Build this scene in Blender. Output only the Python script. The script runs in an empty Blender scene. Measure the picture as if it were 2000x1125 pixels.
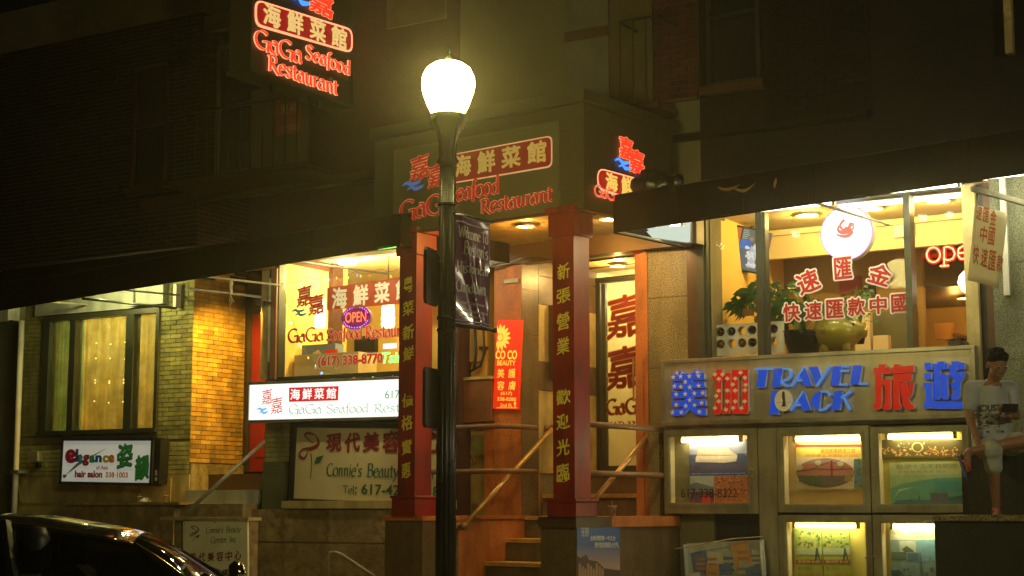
import bpy, math, random
from mathutils import Vector as V3, Matrix
random.seed(7)
R = math.radians
SC = bpy.context.scene
COL = SC.collection

# ------------------------------------------------------------------ camera, sky, exposure
CAM = V3((0.0, -16.2, 1.5))
FPX = 3100.0
TILT = R(7.85); YAW = R(30.8)
cd = bpy.data.cameras.new('camera'); cam = bpy.data.objects.new('camera', cd); COL.objects.link(cam)
cam.location = CAM; cam.rotation_euler = (R(90) + TILT, 0, YAW)
cd.sensor_width = 36; cd.lens = 36 * FPX / 2000; cd.clip_end = 400; cd.clip_start = 0.1
SC.camera = cam
w = bpy.data.worlds.new('World'); SC.world = w; w.use_nodes = True
nt = w.node_tree; bg = nt.nodes['Background']
sky = nt.nodes.new('ShaderNodeTexSky'); sky.sky_type = 'NISHITA'; sky.sun_disc = False
sky.sun_elevation = R(-4); sky.sun_rotation = R(200)
nt.links.new(sky.outputs[0], bg.inputs[0]); bg.inputs[1].default_value = 0.02
SC.view_settings.view_transform = 'Standard'; SC.view_settings.look = 'None'
SC.view_settings.exposure = 0.1; SC.view_settings.gamma = 1.0; SC.view_settings.use_curve_mapping = False
cy = SC.cycles
cy.use_denoising = True
cy.max_bounces = 7; cy.diffuse_bounces = 3; cy.glossy_bounces = 3; cy.transmission_bounces = 6; cy.transparent_max_bounces = 12
cy.volume_bounces = 0; cy.sample_clamp_indirect = 3; cy.caustics_reflective = False; cy.caustics_refractive = False
cy.volume_step_rate = 4; cy.volume_max_steps = 64

# ------------------------------------------------------------------ frames: planes in the world
h = V3((-math.sin(YAW), math.cos(YAW), 0)); RT = V3((math.cos(YAW), math.sin(YAW), 0))
FW = h * math.cos(TILT) + V3((0, 0, math.sin(TILT))); UPV = RT.cross(FW)
def ray(px, py): return FW + RT * ((px - 1000) / FPX) + UPV * ((562.5 - py) / FPX)
class Fr:
    """A plane in the world: x runs along U, w outwards along N, z up along V."""
    def __init__(s, O, U, N, V=None):
        s.O = V3(O); s.U = V3(U).normalized(); s.N = V3(N).normalized()
        s.V = V3(V).normalized() if V is not None else s.U.cross(-s.N).normalized()
    def P(s, x, w, z): return s.O + s.U * x + s.N * w + s.V * z
    def px(s, px, py, w=0.0):
        d = ray(px, py); o = s.O + s.N * w
        t = (o - CAM).dot(s.N) / d.dot(s.N); p = CAM + d * t - o
        return p.dot(s.U), p.dot(s.V)
    def X(s, px, py=990, w=0.0): return s.px(px, py, w)[0]
    def Z(s, px, py, w=0.0): return s.px(px, py, w)[1]
    def M(s, x=0, w=0, z=0):
        m = Matrix.Identity(4); p = s.P(x, w, z)
        for i in range(3): m[i][0] = s.U[i]; m[i][1] = -s.N[i]; m[i][2] = s.V[i]; m[i][3] = p[i]
        return m
    def at(s, x, w, z): return Fr(s.P(x, w, z), s.U, s.N, s.V)
    def side(s, x, w=0):          # the plane facing +U, its x running into the building
        return Fr(s.P(x, w, 0), -s.N, s.U)
    def rot(s, x, w, a):          # turned about the vertical at x
        c, k = math.cos(a), math.sin(a)
        return Fr(s.P(x, w, 0), s.U * c + s.N * k, s.N * c - s.U * k)
def quad(fr, TL, TR, BR, BL, w=0.0):
    """A sign's own frame from its four corners on a plane: origin in its middle; returns frame, width, height."""
    pts = [fr.P(*(lambda q: (q[0], w, q[1]))(fr.px(p[0], p[1], w))) for p in (TL, TR, BR, BL)]
    U = ((pts[1] - pts[0]) + (pts[2] - pts[3])).normalized()
    f = Fr(sum(pts, V3()) / 4, U, fr.N)
    W = ((pts[1] - pts[0]).length + (pts[2] - pts[3]).length) / 2
    H = abs((pts[0] - pts[3]).dot(f.V) + (pts[1] - pts[2]).dot(f.V)) / 2
    return f, W, H

F = Fr((0, 0, 0), (1, 0, 0), (0, -1, 0))
x1140 = F.X(1140, 990, 1.95)
B = F.rot(x1140, 1.95, R(6.7))            # the porch: its front plane, a little skewed to the street front

# ------------------------------------------------------------------ scene tree helpers
MW = {}
def put(o, world, parent=None):
    MW[o.name] = world
    if parent is None: o.matrix_world = world
    else:
        o.parent = parent; o.matrix_basis = MW[parent.name].inverted() @ world
def tag(o, label=None, cat=None, group=None, kind=None):
    for k, v in (('label', label), ('category', cat), ('group', group), ('kind', kind)):
        if v: o[k] = v
    return o
def thing(name, label, cat, fr, x, w, z, group=None):
    o = bpy.data.objects.new(name, None); COL.objects.link(o); o.empty_display_size = .2
    put(o, fr.M(x, w, z)); return tag(o, label, cat, group)
class MB:
    def __init__(s): s.v = []; s.f = []; s.mi = []; s.m = 0; s.cuts = []
    def add(s, vs, fs):
        b = len(s.v); s.v += [tuple(v) for v in vs]
        for f in fs: s.f.append([b + i for i in f]); s.mi.append(s.m)
        return s
    def box(s, x0, x1, w0, w1, z0, z1, bev=0):
        x0, x1 = min(x0, x1), max(x0, x1); w0, w1 = min(w0, w1), max(w0, w1); z0, z1 = min(z0, z1), max(z0, z1)
        if bev:
            return s.prism([(x0 + bev, z0), (x1 - bev, z0), (x1, z0 + bev), (x1, z1 - bev), (x1 - bev, z1), (x0 + bev, z1), (x0, z1 - bev), (x0, z0 + bev)], w0, w1)
        v = [(x, -w, z) for z in (z0, z1) for w in (w1, w0) for x in (x0, x1)]
        return s.add(v, [(0, 1, 5, 4), (1, 3, 7, 5), (3, 2, 6, 7), (2, 0, 4, 6), (4, 5, 7, 6), (0, 2, 3, 1)])
    def prism(s, pts, w0, w1):
        a = sum(p[0] * q[1] - q[0] * p[1] for p, q in zip(pts, pts[1:] + pts[:1]))
        if a < 0: pts = pts[::-1]
        n = len(pts); w0, w1 = min(w0, w1), max(w0, w1)
        v = [(x, -w1, z) for x, z in pts] + [(x, -w0, z) for x, z in pts]
        return s.add(v, [list(range(n)), list(range(2 * n - 1, n - 1, -1))] + [(i, i + n, (i + 1) % n + n, (i + 1) % n) for i in range(n)])
    def flat(s, pts, w):
        a = sum(p[0] * q[1] - q[0] * p[1] for p, q in zip(pts, pts[1:] + pts[:1]))
        if a < 0: pts = pts[::-1]
        return s.add([(x, -w, z) for x, z in pts], [list(range(len(pts)))])
    def rect(s, x0, x1, z0, z1, w): return s.flat([(x0, z0), (x1, z0), (x1, z1), (x0, z1)], w)
    def disc(s, x, z, r, w, n=24, rz=None, r2=None):
        return s.flat([(x + r * math.cos(6.2832 * i / n), z + (rz or r) * math.sin(6.2832 * i / n)) for i in range(n)], w)
    def tube(s, pts, r, n=8, caps=True):
        pts = [V3((p[0], -p[1], p[2])) for p in pts]; vs = []; k = len(pts)
        rs = r if isinstance(r, (list, tuple)) else [r] * k
        up = None
        for i, p in enumerate(pts):
            d = (pts[min(i + 1, k - 1)] - pts[max(i - 1, 0)]).normalized()
            if up is None: up = V3((0, 0, 1)) if abs(d.z) < .9 else V3((1, 0, 0))
            a = d.cross(up).normalized(); b = a.cross(d).normalized(); up = b
            vs += [p + (a * math.cos(6.2832 * j / n) + b * math.sin(6.2832 * j / n)) * rs[i] for j in range(n)]
        fs = [(i * n + j, i * n + (j + 1) % n, (i + 1) * n + (j + 1) % n, (i + 1) * n + j) for i in range(k - 1) for j in range(n)]
        if caps: fs += [list(range(n - 1, -1, -1)), list(range((k - 1) * n, k * n))]
        return s.add(vs, fs)
    def lathe(s, prof, c, n=24, axis='z', flute=0, fd=0):
        vs = []
        for r, t in prof:
            for j in range(n):
                a = 6.2832 * j / n; rr = r
                if flute and fd: rr = r - fd * (0.5 - 0.5 * math.cos(a * flute))
                u, v = rr * math.cos(a), rr * math.sin(a)
                if axis == 'z': vs.append((c[0] + u, -c[1] + v, c[2] + t))
                elif axis == 'w': vs.append((c[0] + u, -(c[1] + t), c[2] + v))
                else: vs.append((c[0] + t, -c[1] + u, c[2] + v))
        k = len(prof)
        fs = [(i * n + j, i * n + (j + 1) % n, (i + 1) * n + (j + 1) % n, (i + 1) * n + j) for i in range(k - 1) for j in range(n)]
        if prof[0][0] > 1e-4: fs.append(list(range(n - 1, -1, -1)))
        if prof[-1][0] > 1e-4: fs.append(list(range((k - 1) * n, k * n)))
        return s.add(vs, fs)
    def build(s, name, mats, parent=None, fr=F, smooth=False, bevel=0, fix=False, **kw):
        if not s.v: return None
        if len(s.cuts) > 1 and name.split('_')[0] in ('letter', 'lettering', 'characters', 'character', 'logo'):   # each word or character its own part
            if name == 'characters': name = 'character'
            o = None; ends = s.cuts[1:] + [(len(s.v), len(s.f))]
            for (v0, f0), (v1, f1) in zip([(0, 0)] + s.cuts[1:], ends):
                m = MB(); m.v = s.v[v0:v1]; m.f = [[i - v0 for i in f] for f in s.f[f0:f1]]; m.mi = s.mi[f0:f1]
                if m.v: o = m.build(name, mats, parent, fr, smooth, bevel, fix, **kw)
            return o
        c = [(min(v[i] for v in s.v) + max(v[i] for v in s.v)) / 2 for i in range(3)]
        c[2] = min(v[2] for v in s.v)
        me = bpy.data.meshes.new(name)
        me.from_pydata([(v[0] - c[0], v[1] - c[1], v[2] - c[2]) for v in s.v], [], s.f)
        if not isinstance(mats, (list, tuple)): mats = [mats]
        for m in mats: me.materials.append(m)
        if len(mats) > 1: me.polygons.foreach_set('material_index', s.mi)
        if smooth: me.polygons.foreach_set('use_smooth', [True] * len(me.polygons))
        if fix:
            import bmesh
            bm = bmesh.new(); bm.from_mesh(me); bmesh.ops.recalc_face_normals(bm, faces=bm.faces); bm.to_mesh(me); bm.free()
        me.update(); me.validate()
        o = bpy.data.objects.new(name, me); COL.objects.link(o)
        put(o, fr.M(c[0], -c[1], c[2]), parent)
        if bevel:
            b = o.modifiers.new('bevel', 'BEVEL'); b.width = bevel; b.segments = 2; b.limit_method = 'ANGLE'
        return tag(o, **kw) if kw else o
def mbox(*a, **k): return MB().box(*a, **k)
def clone(o, world, parent):
    c = o.copy(); COL.objects.link(c); put(c, world, parent); return c

# ------------------------------------------------------------------ materials
def mat(name, col, rough=.6, metal=0, var=.25, vs=3.0, bump=0, bs=40, emit=None, es=1, spec=.5, rnd=0, speck=None, coat=0, speck_scale=90, streak=0, chips=None):
    m = bpy.data.materials.new(name); m.use_nodes = True; t = m.node_tree; n = t.nodes; p = n['Principled BSDF']
    p.inputs['Roughness'].default_value = rough; p.inputs['Metallic'].default_value = metal
    p.inputs['Specular IOR Level'].default_value = spec; p.inputs['Coat Weight'].default_value = coat
    c = (*col, 1)
    tc = n.new('ShaderNodeTexCoord'); out = None; geo = n.new('ShaderNodeNewGeometry'); POS = geo.outputs['Position']
    if var or speck or rnd:
        no = n.new('ShaderNodeTexNoise'); no.inputs['Scale'].default_value = vs; no.inputs['Detail'].default_value = 8; no.inputs['Roughness'].default_value = .65
        t.links.new(POS, no.inputs['Vector'])
        mr = n.new('ShaderNodeMapRange'); mr.inputs[1].default_value = .3; mr.inputs[2].default_value = .7
        mr.inputs[3].default_value = 1 - var; mr.inputs[4].default_value = 1 + var * .6
        t.links.new(no.outputs[0], mr.inputs[0])
        mx = n.new('ShaderNodeMix'); mx.data_type = 'RGBA'; mx.blend_type = 'MULTIPLY'; mx.inputs[0].default_value = 1
        mx.inputs[6].default_value = c; t.links.new(mr.outputs[0], mx.inputs[7]); out = mx.outputs[2]
        if rnd:
            oi = n.new('ShaderNodeObjectInfo'); m2 = n.new('ShaderNodeMapRange'); m2.inputs[3].default_value = 1 - rnd; m2.inputs[4].default_value = 1 + rnd
            t.links.new(oi.outputs['Random'], m2.inputs[0])
            mx2 = n.new('ShaderNodeMix'); mx2.data_type = 'RGBA'; mx2.blend_type = 'MULTIPLY'; mx2.inputs[0].default_value = 1
            t.links.new(out, mx2.inputs[6]); t.links.new(m2.outputs[0], mx2.inputs[7]); out = mx2.outputs[2]
        if speck:
            vo = n.new('ShaderNodeTexNoise'); vo.inputs['Scale'].default_value = speck_scale; vo.inputs['Detail'].default_value = 3
            t.links.new(POS, vo.inputs['Vector'])
            rp = n.new('ShaderNodeMapRange'); rp.inputs[1].default_value = .45; rp.inputs[2].default_value = .6
            t.links.new(vo.outputs[0], rp.inputs[0])
            m3 = n.new('ShaderNodeMix'); m3.data_type = 'RGBA'; t.links.new(rp.outputs[0], m3.inputs[0]); t.links.new(out, m3.inputs[6])
            m3.inputs[7].default_value = (*speck, 1); out = m3.outputs[2]
        if streak:      # grime washed down in uneven streaks
            mp = n.new('ShaderNodeMapping'); mp.inputs['Scale'].default_value = (4, 4, 1.3); sn = n.new('ShaderNodeTexNoise'); sn.inputs['Scale'].default_value = 1.4; sn.inputs['Detail'].default_value = 7
            t.links.new(POS, mp.inputs[0]); t.links.new(mp.outputs[0], sn.inputs['Vector'])
            sr = n.new('ShaderNodeMapRange'); sr.inputs[1].default_value = .42; sr.inputs[2].default_value = .66; sr.inputs[3].default_value = 1; sr.inputs[4].default_value = 1 - streak
            t.links.new(sn.outputs[0], sr.inputs[0]); m4 = n.new('ShaderNodeMix'); m4.data_type = 'RGBA'; m4.blend_type = 'MULTIPLY'; m4.inputs[0].default_value = 1
            t.links.new(out, m4.inputs[6]); t.links.new(sr.outputs[0], m4.inputs[7]); out = m4.outputs[2]
        if chips:       # flaked spots showing what is under the paint
            cn = n.new('ShaderNodeTexNoise'); cn.inputs['Scale'].default_value = 16; cn.inputs['Detail'].default_value = 6; cn.inputs['Roughness'].default_value = .7; t.links.new(POS, cn.inputs['Vector'])
            cr = n.new('ShaderNodeMapRange'); cr.inputs[1].default_value = .66; cr.inputs[2].default_value = .69; t.links.new(cn.outputs[0], cr.inputs[0])
            m5 = n.new('ShaderNodeMix'); m5.data_type = 'RGBA'; t.links.new(cr.outputs[0], m5.inputs[0]); t.links.new(out, m5.inputs[6]); m5.inputs[7].default_value = (*chips, 1); out = m5.outputs[2]
        t.links.new(out, p.inputs['Base Color'])
        rr = n.new('ShaderNodeMapRange'); rr.inputs[3].default_value = max(.03, rough - .12); rr.inputs[4].default_value = min(1, rough + .12)
        t.links.new(no.outputs[0], rr.inputs[0]); t.links.new(rr.outputs[0], p.inputs['Roughness'])
    else: p.inputs['Base Color'].default_value = c
    if bump:
        bn = n.new('ShaderNodeTexNoise'); bn.inputs['Scale'].default_value = bs; bn.inputs['Detail'].default_value = 5
        t.links.new(tc.outputs['Object'], bn.inputs['Vector'])
        bp = n.new('ShaderNodeBump'); bp.inputs['Strength'].default_value = bump; bp.inputs['Distance'].default_value = .02
        t.links.new(bn.outputs[0], bp.inputs['Height']); t.links.new(bp.outputs[0], p.inputs['Normal'])
    if emit:
        p.inputs['Emission Color'].default_value = (*emit, 1); p.inputs['Emission Strength'].default_value = es
    return m
def glow(name, col, s):
    m = bpy.data.materials.new(name); m.use_nodes = True; n = m.node_tree.nodes; n.remove(n['Principled BSDF'])
    e = n.new('ShaderNodeEmission'); e.inputs[0].default_value = (*col, 1); e.inputs[1].default_value = s
    m.node_tree.links.new(e.outputs[0], n['Material Output'].inputs[0]); return m
def glass(name, tint=(.95, .95, .92), refl=.09, rough=.02, cloud=0, cloudcol=(.5, .5, .45)):
    m = bpy.data.materials.new(name); m.use_nodes = True; t = m.node_tree; n = t.nodes; n.remove(n['Principled BSDF'])
    a = n.new('ShaderNodeBsdfTransparent'); a.inputs[0].default_value = (*tint, 1)
    g = n.new('ShaderNodeBsdfGlossy'); g.inputs['Roughness'].default_value = rough
    x = n.new('ShaderNodeMixShader'); x.inputs[0].default_value = refl
    t.links.new(a.outputs[0], x.inputs[1]); t.links.new(g.outputs[0], x.inputs[2]); o = x.outputs[0]
    if cloud:
        tc = n.new('ShaderNodeTexCoord'); no = n.new('ShaderNodeTexNoise'); no.inputs['Scale'].default_value = 2.5; no.inputs['Detail'].default_value = 8
        t.links.new(tc.outputs['Object'], no.inputs['Vector'])
        mr = n.new('ShaderNodeMapRange'); mr.inputs[1].default_value = .35; mr.inputs[2].default_value = .75; mr.inputs[4].default_value = cloud
        t.links.new(no.outputs[0], mr.inputs[0])
        d = n.new('ShaderNodeBsdfDiffuse'); d.inputs[0].default_value = (*cloudcol, 1)
        y = n.new('ShaderNodeMixShader'); t.links.new(mr.outputs[0], y.inputs[0]); t.links.new(o, y.inputs[1]); t.links.new(d.outputs[0], y.inputs[2]); o = y.outputs[0]
    t.links.new(o, n['Material Output'].inputs[0]); return m

# ------------------------------------------------------------------ lettering
def glyphs(s, bold=0.0, shear=0.0, brush=0.0, res=3, space=1.0, hand=0.0):
    """The outline of a line of writing as vertices and faces, spanning 0..1 in both directions."""
    key = (s, bold, shear, brush, space, hand)
    if key in glyphs.c: return glyphs.c[key]
    c = bpy.data.curves.new('writing', 'FONT'); c.body = s; c.resolution_u = res; c.offset = bold; c.shear = shear; c.space_character = space
    c.fill_mode = 'FRONT'
    o = bpy.data.objects.new('writing', c); COL.objects.link(o)
    dg = bpy.context.evaluated_depsgraph_get(); me = bpy.data.meshes.new_from_object(o.evaluated_get(dg))
    vs = [[v.co.x, v.co.y] for v in me.vertices]; fs = [list(p.vertices) for p in me.polygons]
    bpy.data.objects.remove(o); bpy.data.curves.remove(c); bpy.data.meshes.remove(me)
    if brush:
        for v in vs:
            x, y = v
            v[1] += brush * x + brush * .16 * math.sin(x * 9 + y * 7)
            v[0] += brush * .16 * math.sin(y * 11 + x * 3)
    if hand:
        for v in vs: v[1] += hand * math.sin(v[0] * 2.1)
    x0, x1 = min(v[0] for v in vs), max(v[0] for v in vs); z0, z1 = min(v[1] for v in vs), max(v[1] for v in vs)
    vs = [((x - x0) / (x1 - x0), (y - z0) / (z1 - z0)) for x, y in vs]
    glyphs.c[key] = (vs, fs); return vs, fs
glyphs.c = {}
def write(mb, s, x0, x1, z0, z1, w, depth=0.0, slope=0.0, **k):
    if k.get('bold', 0) > .012 and any(ord(c) > 0x2E80 for c in s):   # heavy characters: the thin one laid side by side with itself
        r = k['bold'] * .85; k = dict(k, bold=0.0); rx, rz = r * (x1 - x0) / max(1, len(s)), r * (z1 - z0)
        for i in range(9):
            a = i * .785; c, q = (0, 0) if i == 8 else (math.cos(a), math.sin(a))
            write(mb, s, x0 + rx * (1 + c) * .9, x1 - rx * (1 - c) * .9, z0 + rz * (1 + q) * .9, z1 - rz * (1 - q) * .9, w + .0002 * i, depth, slope, **k)
        return mb
    vs, fs = glyphs(s, **k)
    P = [(x0 + a * (x1 - x0), z0 + b * (z1 - z0) + slope * a * (x1 - x0)) for a, b in vs]
    mb.add([(x, -w, z) for x, z in P], fs)
    if depth:
        from collections import Counter
        cnt = Counter(); n = len(P)
        for f in fs:
            for a, b in zip(f, f[1:] + f[:1]): cnt[(a, b)] += 1
        sd = [(b, a, a + n, b + n) for (a, b) in cnt if (b, a) not in cnt]
        base = len(mb.v) - n
        mb.v += [(x, -(w - depth), z) for x, z in P]
        for f in sd: mb.f.append([base + i for i in f]); mb.mi.append(mb.m)
    return mb
def wpx(mb, fr, s, L, T, Rr, Bt, w, depth=0.0, **k):
    """Writing put where the four pixel numbers (left, top, right, bottom) fall on the plane fr."""
    my = (T + Bt) / 2; mx = (L + Rr) / 2; mb.cuts.append((len(mb.v), len(mb.f)))
    return write(mb, s, fr.X(L, my, w), fr.X(Rr, my, w), fr.Z(mx, Bt, w), fr.Z(mx, T, w), w, depth, **k)

# a broad-pen hand for the signs: strokes as centre lines in an em whose x-height is 1 and cap height 1.5
def arc(cx, cy, rx, ry, a0, a1, n=9): return [(cx + rx * math.cos(R(a0 + (a1 - a0) * i / n)), cy + ry * math.sin(R(a0 + (a1 - a0) * i / n))) for i in range(n + 1)]
PEN = {
 'G': (1.25, [arc(.68, .75, .6, .75, 50, 330, 16), [(1.16, .75), (1.12, .35), (1.14, -.12)], [(.72, .66), (.98, .72), (1.3, .68)]]),
 'C': (1.1, [arc(.62, .75, .55, .75, 55, 320, 16)]),
 'a': (.82, [arc(.36, .38, .3, .38, 60, 300, 12), [(.3, .98), (.55, .95), (.64, .7), (.64, .25), (.76, .02)]]),
 'S': (.95, [[(.84, 1.28), (.66, 1.48), (.36, 1.48), (.17, 1.25), (.25, .98), (.5, .8), (.76, .6), (.84, .35), (.68, .08), (.36, 0), (.08, .2)]]),
 'e': (.8, [[(.1, .52), (.42, .58), (.7, .66), (.62, .92), (.4, 1.0), (.16, .82), (.08, .46), (.2, .1), (.44, 0), (.74, .18)]]),
 'f': (.55, [[(.66, 1.5), (.48, 1.6), (.32, 1.4), (.28, .8), (.26, -.35)], [(.05, .95), (.55, .98)]]),
 'o': (.85, [arc(.42, .5, .36, .5, 90, 450, 16)]),
 'd': (.88, [arc(.36, .42, .3, .42, 60, 320, 14), [(.68, 1.6), (.66, .8), (.68, .1), (.8, .02)]]),
 'R': (1.1, [[(.24, 1.5), (.26, .8), (.22, 0)], [(.02, 1.38), (.4, 1.52), (.78, 1.4), (.8, 1.02), (.58, .82), (.3, .76)], [(.42, .78), (.74, .3), (1.14, -.12)]]),
 's': (.66, [[(.58, .84), (.42, 1), (.2, .92), (.14, .72), (.34, .54), (.54, .36), (.5, .1), (.3, 0), (.06, .14)]]),
 't': (.55, [[(.27, 1.35), (.26, .6), (.3, .1), (.52, .04)], [(.02, .96), (.54, 1.0)]]),
 'u': (.88, [[(.06, .98), (.18, .9), (.18, .3), (.32, .02), (.52, .08), (.66, .35)], [(.66, 1), (.66, .25), (.8, .02)]]),
 'r': (.62, [[(.06, .95), (.2, .85), (.2, 0)], [(.2, .6), (.36, .95), (.58, .96)]]),
 'n': (.9, [[(.06, .95), (.2, .85), (.2, 0)], [(.2, .55), (.38, .95), (.58, .95), (.68, .7), (.68, .2), (.8, .02)]]),
 'm': (1.3, [[(.2, 1), (.2, 0)], [(.2, .6), (.4, .98), (.58, .9), (.62, 0)], [(.62, .6), (.84, .98), (1.04, .9), (1.08, 0)]]),
 'h': (.9, [[(.2, 1.6), (.2, 0)], [(.2, .55), (.4, .95), (.6, .9), (.68, .6), (.68, 0)]]),
 'b': (.88, [[(.2, 1.6), (.2, .02)], arc(.46, .46, .3, .48, 150, -150, 14)]),
 'c': (.75, [arc(.42, .5, .34, .5, 50, 310, 12)]),
 'i': (.4, [[(.2, 1), (.2, 0)], [(.2, 1.36), (.22, 1.42)]]),
 'l': (.4, [[(.2, 1.6), (.2, 0)]]),
 'y': (.85, [[(.1, 1), (.42, .05)], [(.76, 1), (.42, .05), (.2, -.4), (.04, -.42)]]),
 'w': (1.2, [[(.08, 1), (.34, 0)], [(.34, 0), (.6, .95)], [(.6, .95), (.86, 0)], [(.86, 0), (1.12, 1)]]),
 'g': (.85, [arc(.4, .5, .3, .46, 40, 320, 12), [(.66, .98), (.68, -.2), (.42, -.45), (.12, -.3)]]),
 'B': (1.0, [[(.2, 1.5), (.2, 0)], [(.06, 1.48), (.6, 1.5), (.8, 1.14), (.6, .82), (.22, .8)], [(.5, .8), (.88, .62), (.86, .2), (.5, 0), (.06, .02)]]),
 'T': (1.05, [[(.52, 1.5), (.52, 0)], [(.04, 1.34), (.08, 1.48), (.96, 1.48), (1.0, 1.34)]]),
 'H': (1.2, [[(.22, 1.5), (.22, 0)], [(.98, 1.5), (.98, 0)], [(.22, .78), (.98, .78)]]),
 'W': (1.6, [[(.06, 1.5), (.44, 0)], [(.44, 0), (.8, 1.4)], [(.8, 1.4), (1.14, 0)], [(1.14, 0), (1.52, 1.5)]]),
 'I': (.5, [[(.25, 1.5), (.25, 0)]]),
 "'": (.3, [[(.14, 1.6), (.1, 1.25)]]), '.': (.35, [[(.15, .04), (.17, .1)]]), ',': (.35, [[(.18, .1), (.1, -.2)]]), ' ': (.45, []),
}
def smooth_line(p, k=4):
    if len(p) < 3: return p
    out = []
    for i in range(len(p) - 1):
        p0, p1, p2, p3 = p[max(i - 1, 0)], p[i], p[i + 1], p[min(i + 2, len(p) - 1)]
        for j in range(k):
            t = j / k
            out.append(tuple(.5 * ((2 * p1[a]) + (-p0[a] + p2[a]) * t + (2 * p0[a] - 5 * p1[a] + 4 * p2[a] - p3[a]) * t * t + (-p0[a] + 3 * p1[a] - 3 * p2[a] + p3[a]) * t ** 3) for a in (0, 1)))
    return out + [p[-1]]
def stroke(mb, line, wf, w, depth=0.0):
    n = len(line); L = []; Rr = []
    for i, p in enumerate(line):
        a, b = line[max(i - 1, 0)], line[min(i + 1, n - 1)]
        dx, dz = b[0] - a[0], b[1] - a[1]; l = math.hypot(dx, dz) or 1
        t = wf(dx / l, dz / l, i / max(1, n - 1)) / 2
        L.append((p[0] - dz / l * t, p[1] + dx / l * t)); Rr.append((p[0] + dz / l * t, p[1] - dx / l * t))
    if depth:
        fs = []; vs = []
        for w_ in (w, w - depth): vs += [(x, -w_, z) for x, z in L] + [(x, -w_, z) for x, z in Rr]
        for i in range(n - 1):
            fs += [(n + i, n + i + 1, i + 1, i), (i, i + 1, 2 * n + i + 1, 2 * n + i), (n + i + 1, n + i, 3 * n + i, 3 * n + i + 1)]
        fs += [(0, 2 * n, 3 * n, n), (n - 1, 2 * n - 1, 4 * n - 1, 3 * n - 1)]
        mb.add(vs, fs)
    else: mb.add([(x, -w, z) for x, z in L] + [(x, -w, z) for x, z in Rr], [(n + i, n + i + 1, i + 1, i) for i in range(n - 1)])
def pen(mb, s, x0, x1, z0, xh, w, thick=.2, thin=.07, depth=0.0, grow=0.0, shear=0.0, slope=0.0, serif=0.0, caps=1.0):
    """One line in the broad-pen hand, from x0 to x1 on baseline z0, lower-case letters xh high."""
    tot = sum(PEN[c][0] for c in s); sx = (x1 - x0) / tot; x = 0
    for c in s:
        adv, st = PEN[c]; k = caps if c.isupper() else 1
        for q, ln in enumerate(st):
            pts = smooth_line(ln)
            pts = [(x0 + (x + a) * sx + shear * b * xh, z0 + b * xh * k + slope * (x + a) * sx) for a, b in pts]
            def wf(dx, dz, t):
                q_ = abs(dx * math.sin(R(25)) - dz * math.cos(R(25)))
                return (thin + (thick - thin) * q_ ** 1.3) * xh + grow
            stroke(mb, pts, wf, w + .0006 * q, depth)
            if serif and len(ln) < 6:
                for (a, b) in (ln[0], ln[-1]):
                    if abs(ln[0][0] - ln[-1][0]) > .5 and len(ln) > 2: continue
                    px_, pz = x0 + (x + a) * sx + shear * b * xh, z0 + b * xh * k + slope * (x + a) * sx
                    stroke(mb, [(px_ - serif * sx, pz), (px_ + serif * sx, pz)], lambda dx, dz, t: thin * xh, w + .0012 + .0003 * q, depth)
        x += adv
    return mb
def penpx(mb, fr, s, L, Rr, base, xtop, w, **k):
    mx = (L + Rr) / 2; mb.cuts.append((len(mb.v), len(mb.f)))
    z0 = fr.Z(mx, base, w)
    return pen(mb, s, fr.X(L, base, w), fr.X(Rr, base, w), z0, fr.Z(mx, xtop, w) - z0, w, **k)
# ------------------------------------------------------------------ shared materials
M_ = {}
M_['amber_wall'] = mat('amber_wall', (.34, .21, .05), .8, var=.15)
M_['mortar'] = mat('mortar', (.20, .17, .08), .9, bump=.3)
M_['buff'] = mat('buff_brick', (.32, .31, .10), .75, var=.4, vs=5, rnd=.3, bump=.3, streak=.35, chips=(.2, .17, .07))
M_['cream_brick'] = mat('painted_brick', (.52, .49, .17), .7, var=.35, vs=5, rnd=.08, bump=.25, streak=.4, chips=(.25, .2, .08))
M_['lit_return_brick'] = mat('lit_return_brick', (.60, .35, .06), .75, var=.4, vs=4, rnd=.32, bump=.3, streak=.4, chips=(.25, .12, .03))  # return wall brick, the orange lamplight on it put into the colour
M_['black_brick'] = mat('night_black_brick', (.004, .0022, .0014), .9, var=.4, vs=6, rnd=.3, bump=.4)  # night darkness of the upper walls put into the colour
M_['dim_board'] = mat('dim_board', (.10, .075, .03), .8, var=.3, vs=3)  # dim tones: weak night light put into the upper-storey colours
M_['dim_panel'] = mat('dim_panel', (.13, .13, .09), .7, var=.3, vs=3)
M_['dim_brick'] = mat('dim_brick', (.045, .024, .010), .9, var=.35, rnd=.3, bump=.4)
M_['night_dark'] = mat('night_dark_mortar', (.007, .004, .0025), .9)  # near black, upper-wall night shade put into the colour
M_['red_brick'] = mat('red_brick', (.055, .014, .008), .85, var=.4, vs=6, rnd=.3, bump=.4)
M_['pale_mortar'] = mat('pale_mortar', (.10, .055, .025), .9)
M_['stone'] = mat('sandstone', (.40, .31, .14), .85, var=.5, vs=2.4, bump=.4, bs=25, speck=(.26, .19, .08), speck_scale=9, streak=.3, chips=(.12, .08, .04))
M_['granite_dark'] = mat('dark_granite', (.19, .13, .06), .35, var=.35, vs=4, speck=(.09, .06, .03), bump=.05, streak=.3)
M_['granite_lit'] = mat('orange_lit_granite', (.60, .20, .045), .5, var=.3, vs=2, speck=(.42, .12, .025), bump=.05, speck_scale=70, streak=.35)  # orange of the porch lamps put into the granite colour
M_['granite_gold'] = mat('gold_granite', (.33, .27, .11), .5, var=.25, vs=2, speck=(.06, .05, .02), speck_scale=85, streak=.25)
M_['granite_grey'] = mat('grey_granite', (.22, .24, .14), .6, var=.3, vs=2, speck=(.07, .075, .045), speck_scale=80, streak=.25)
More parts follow.
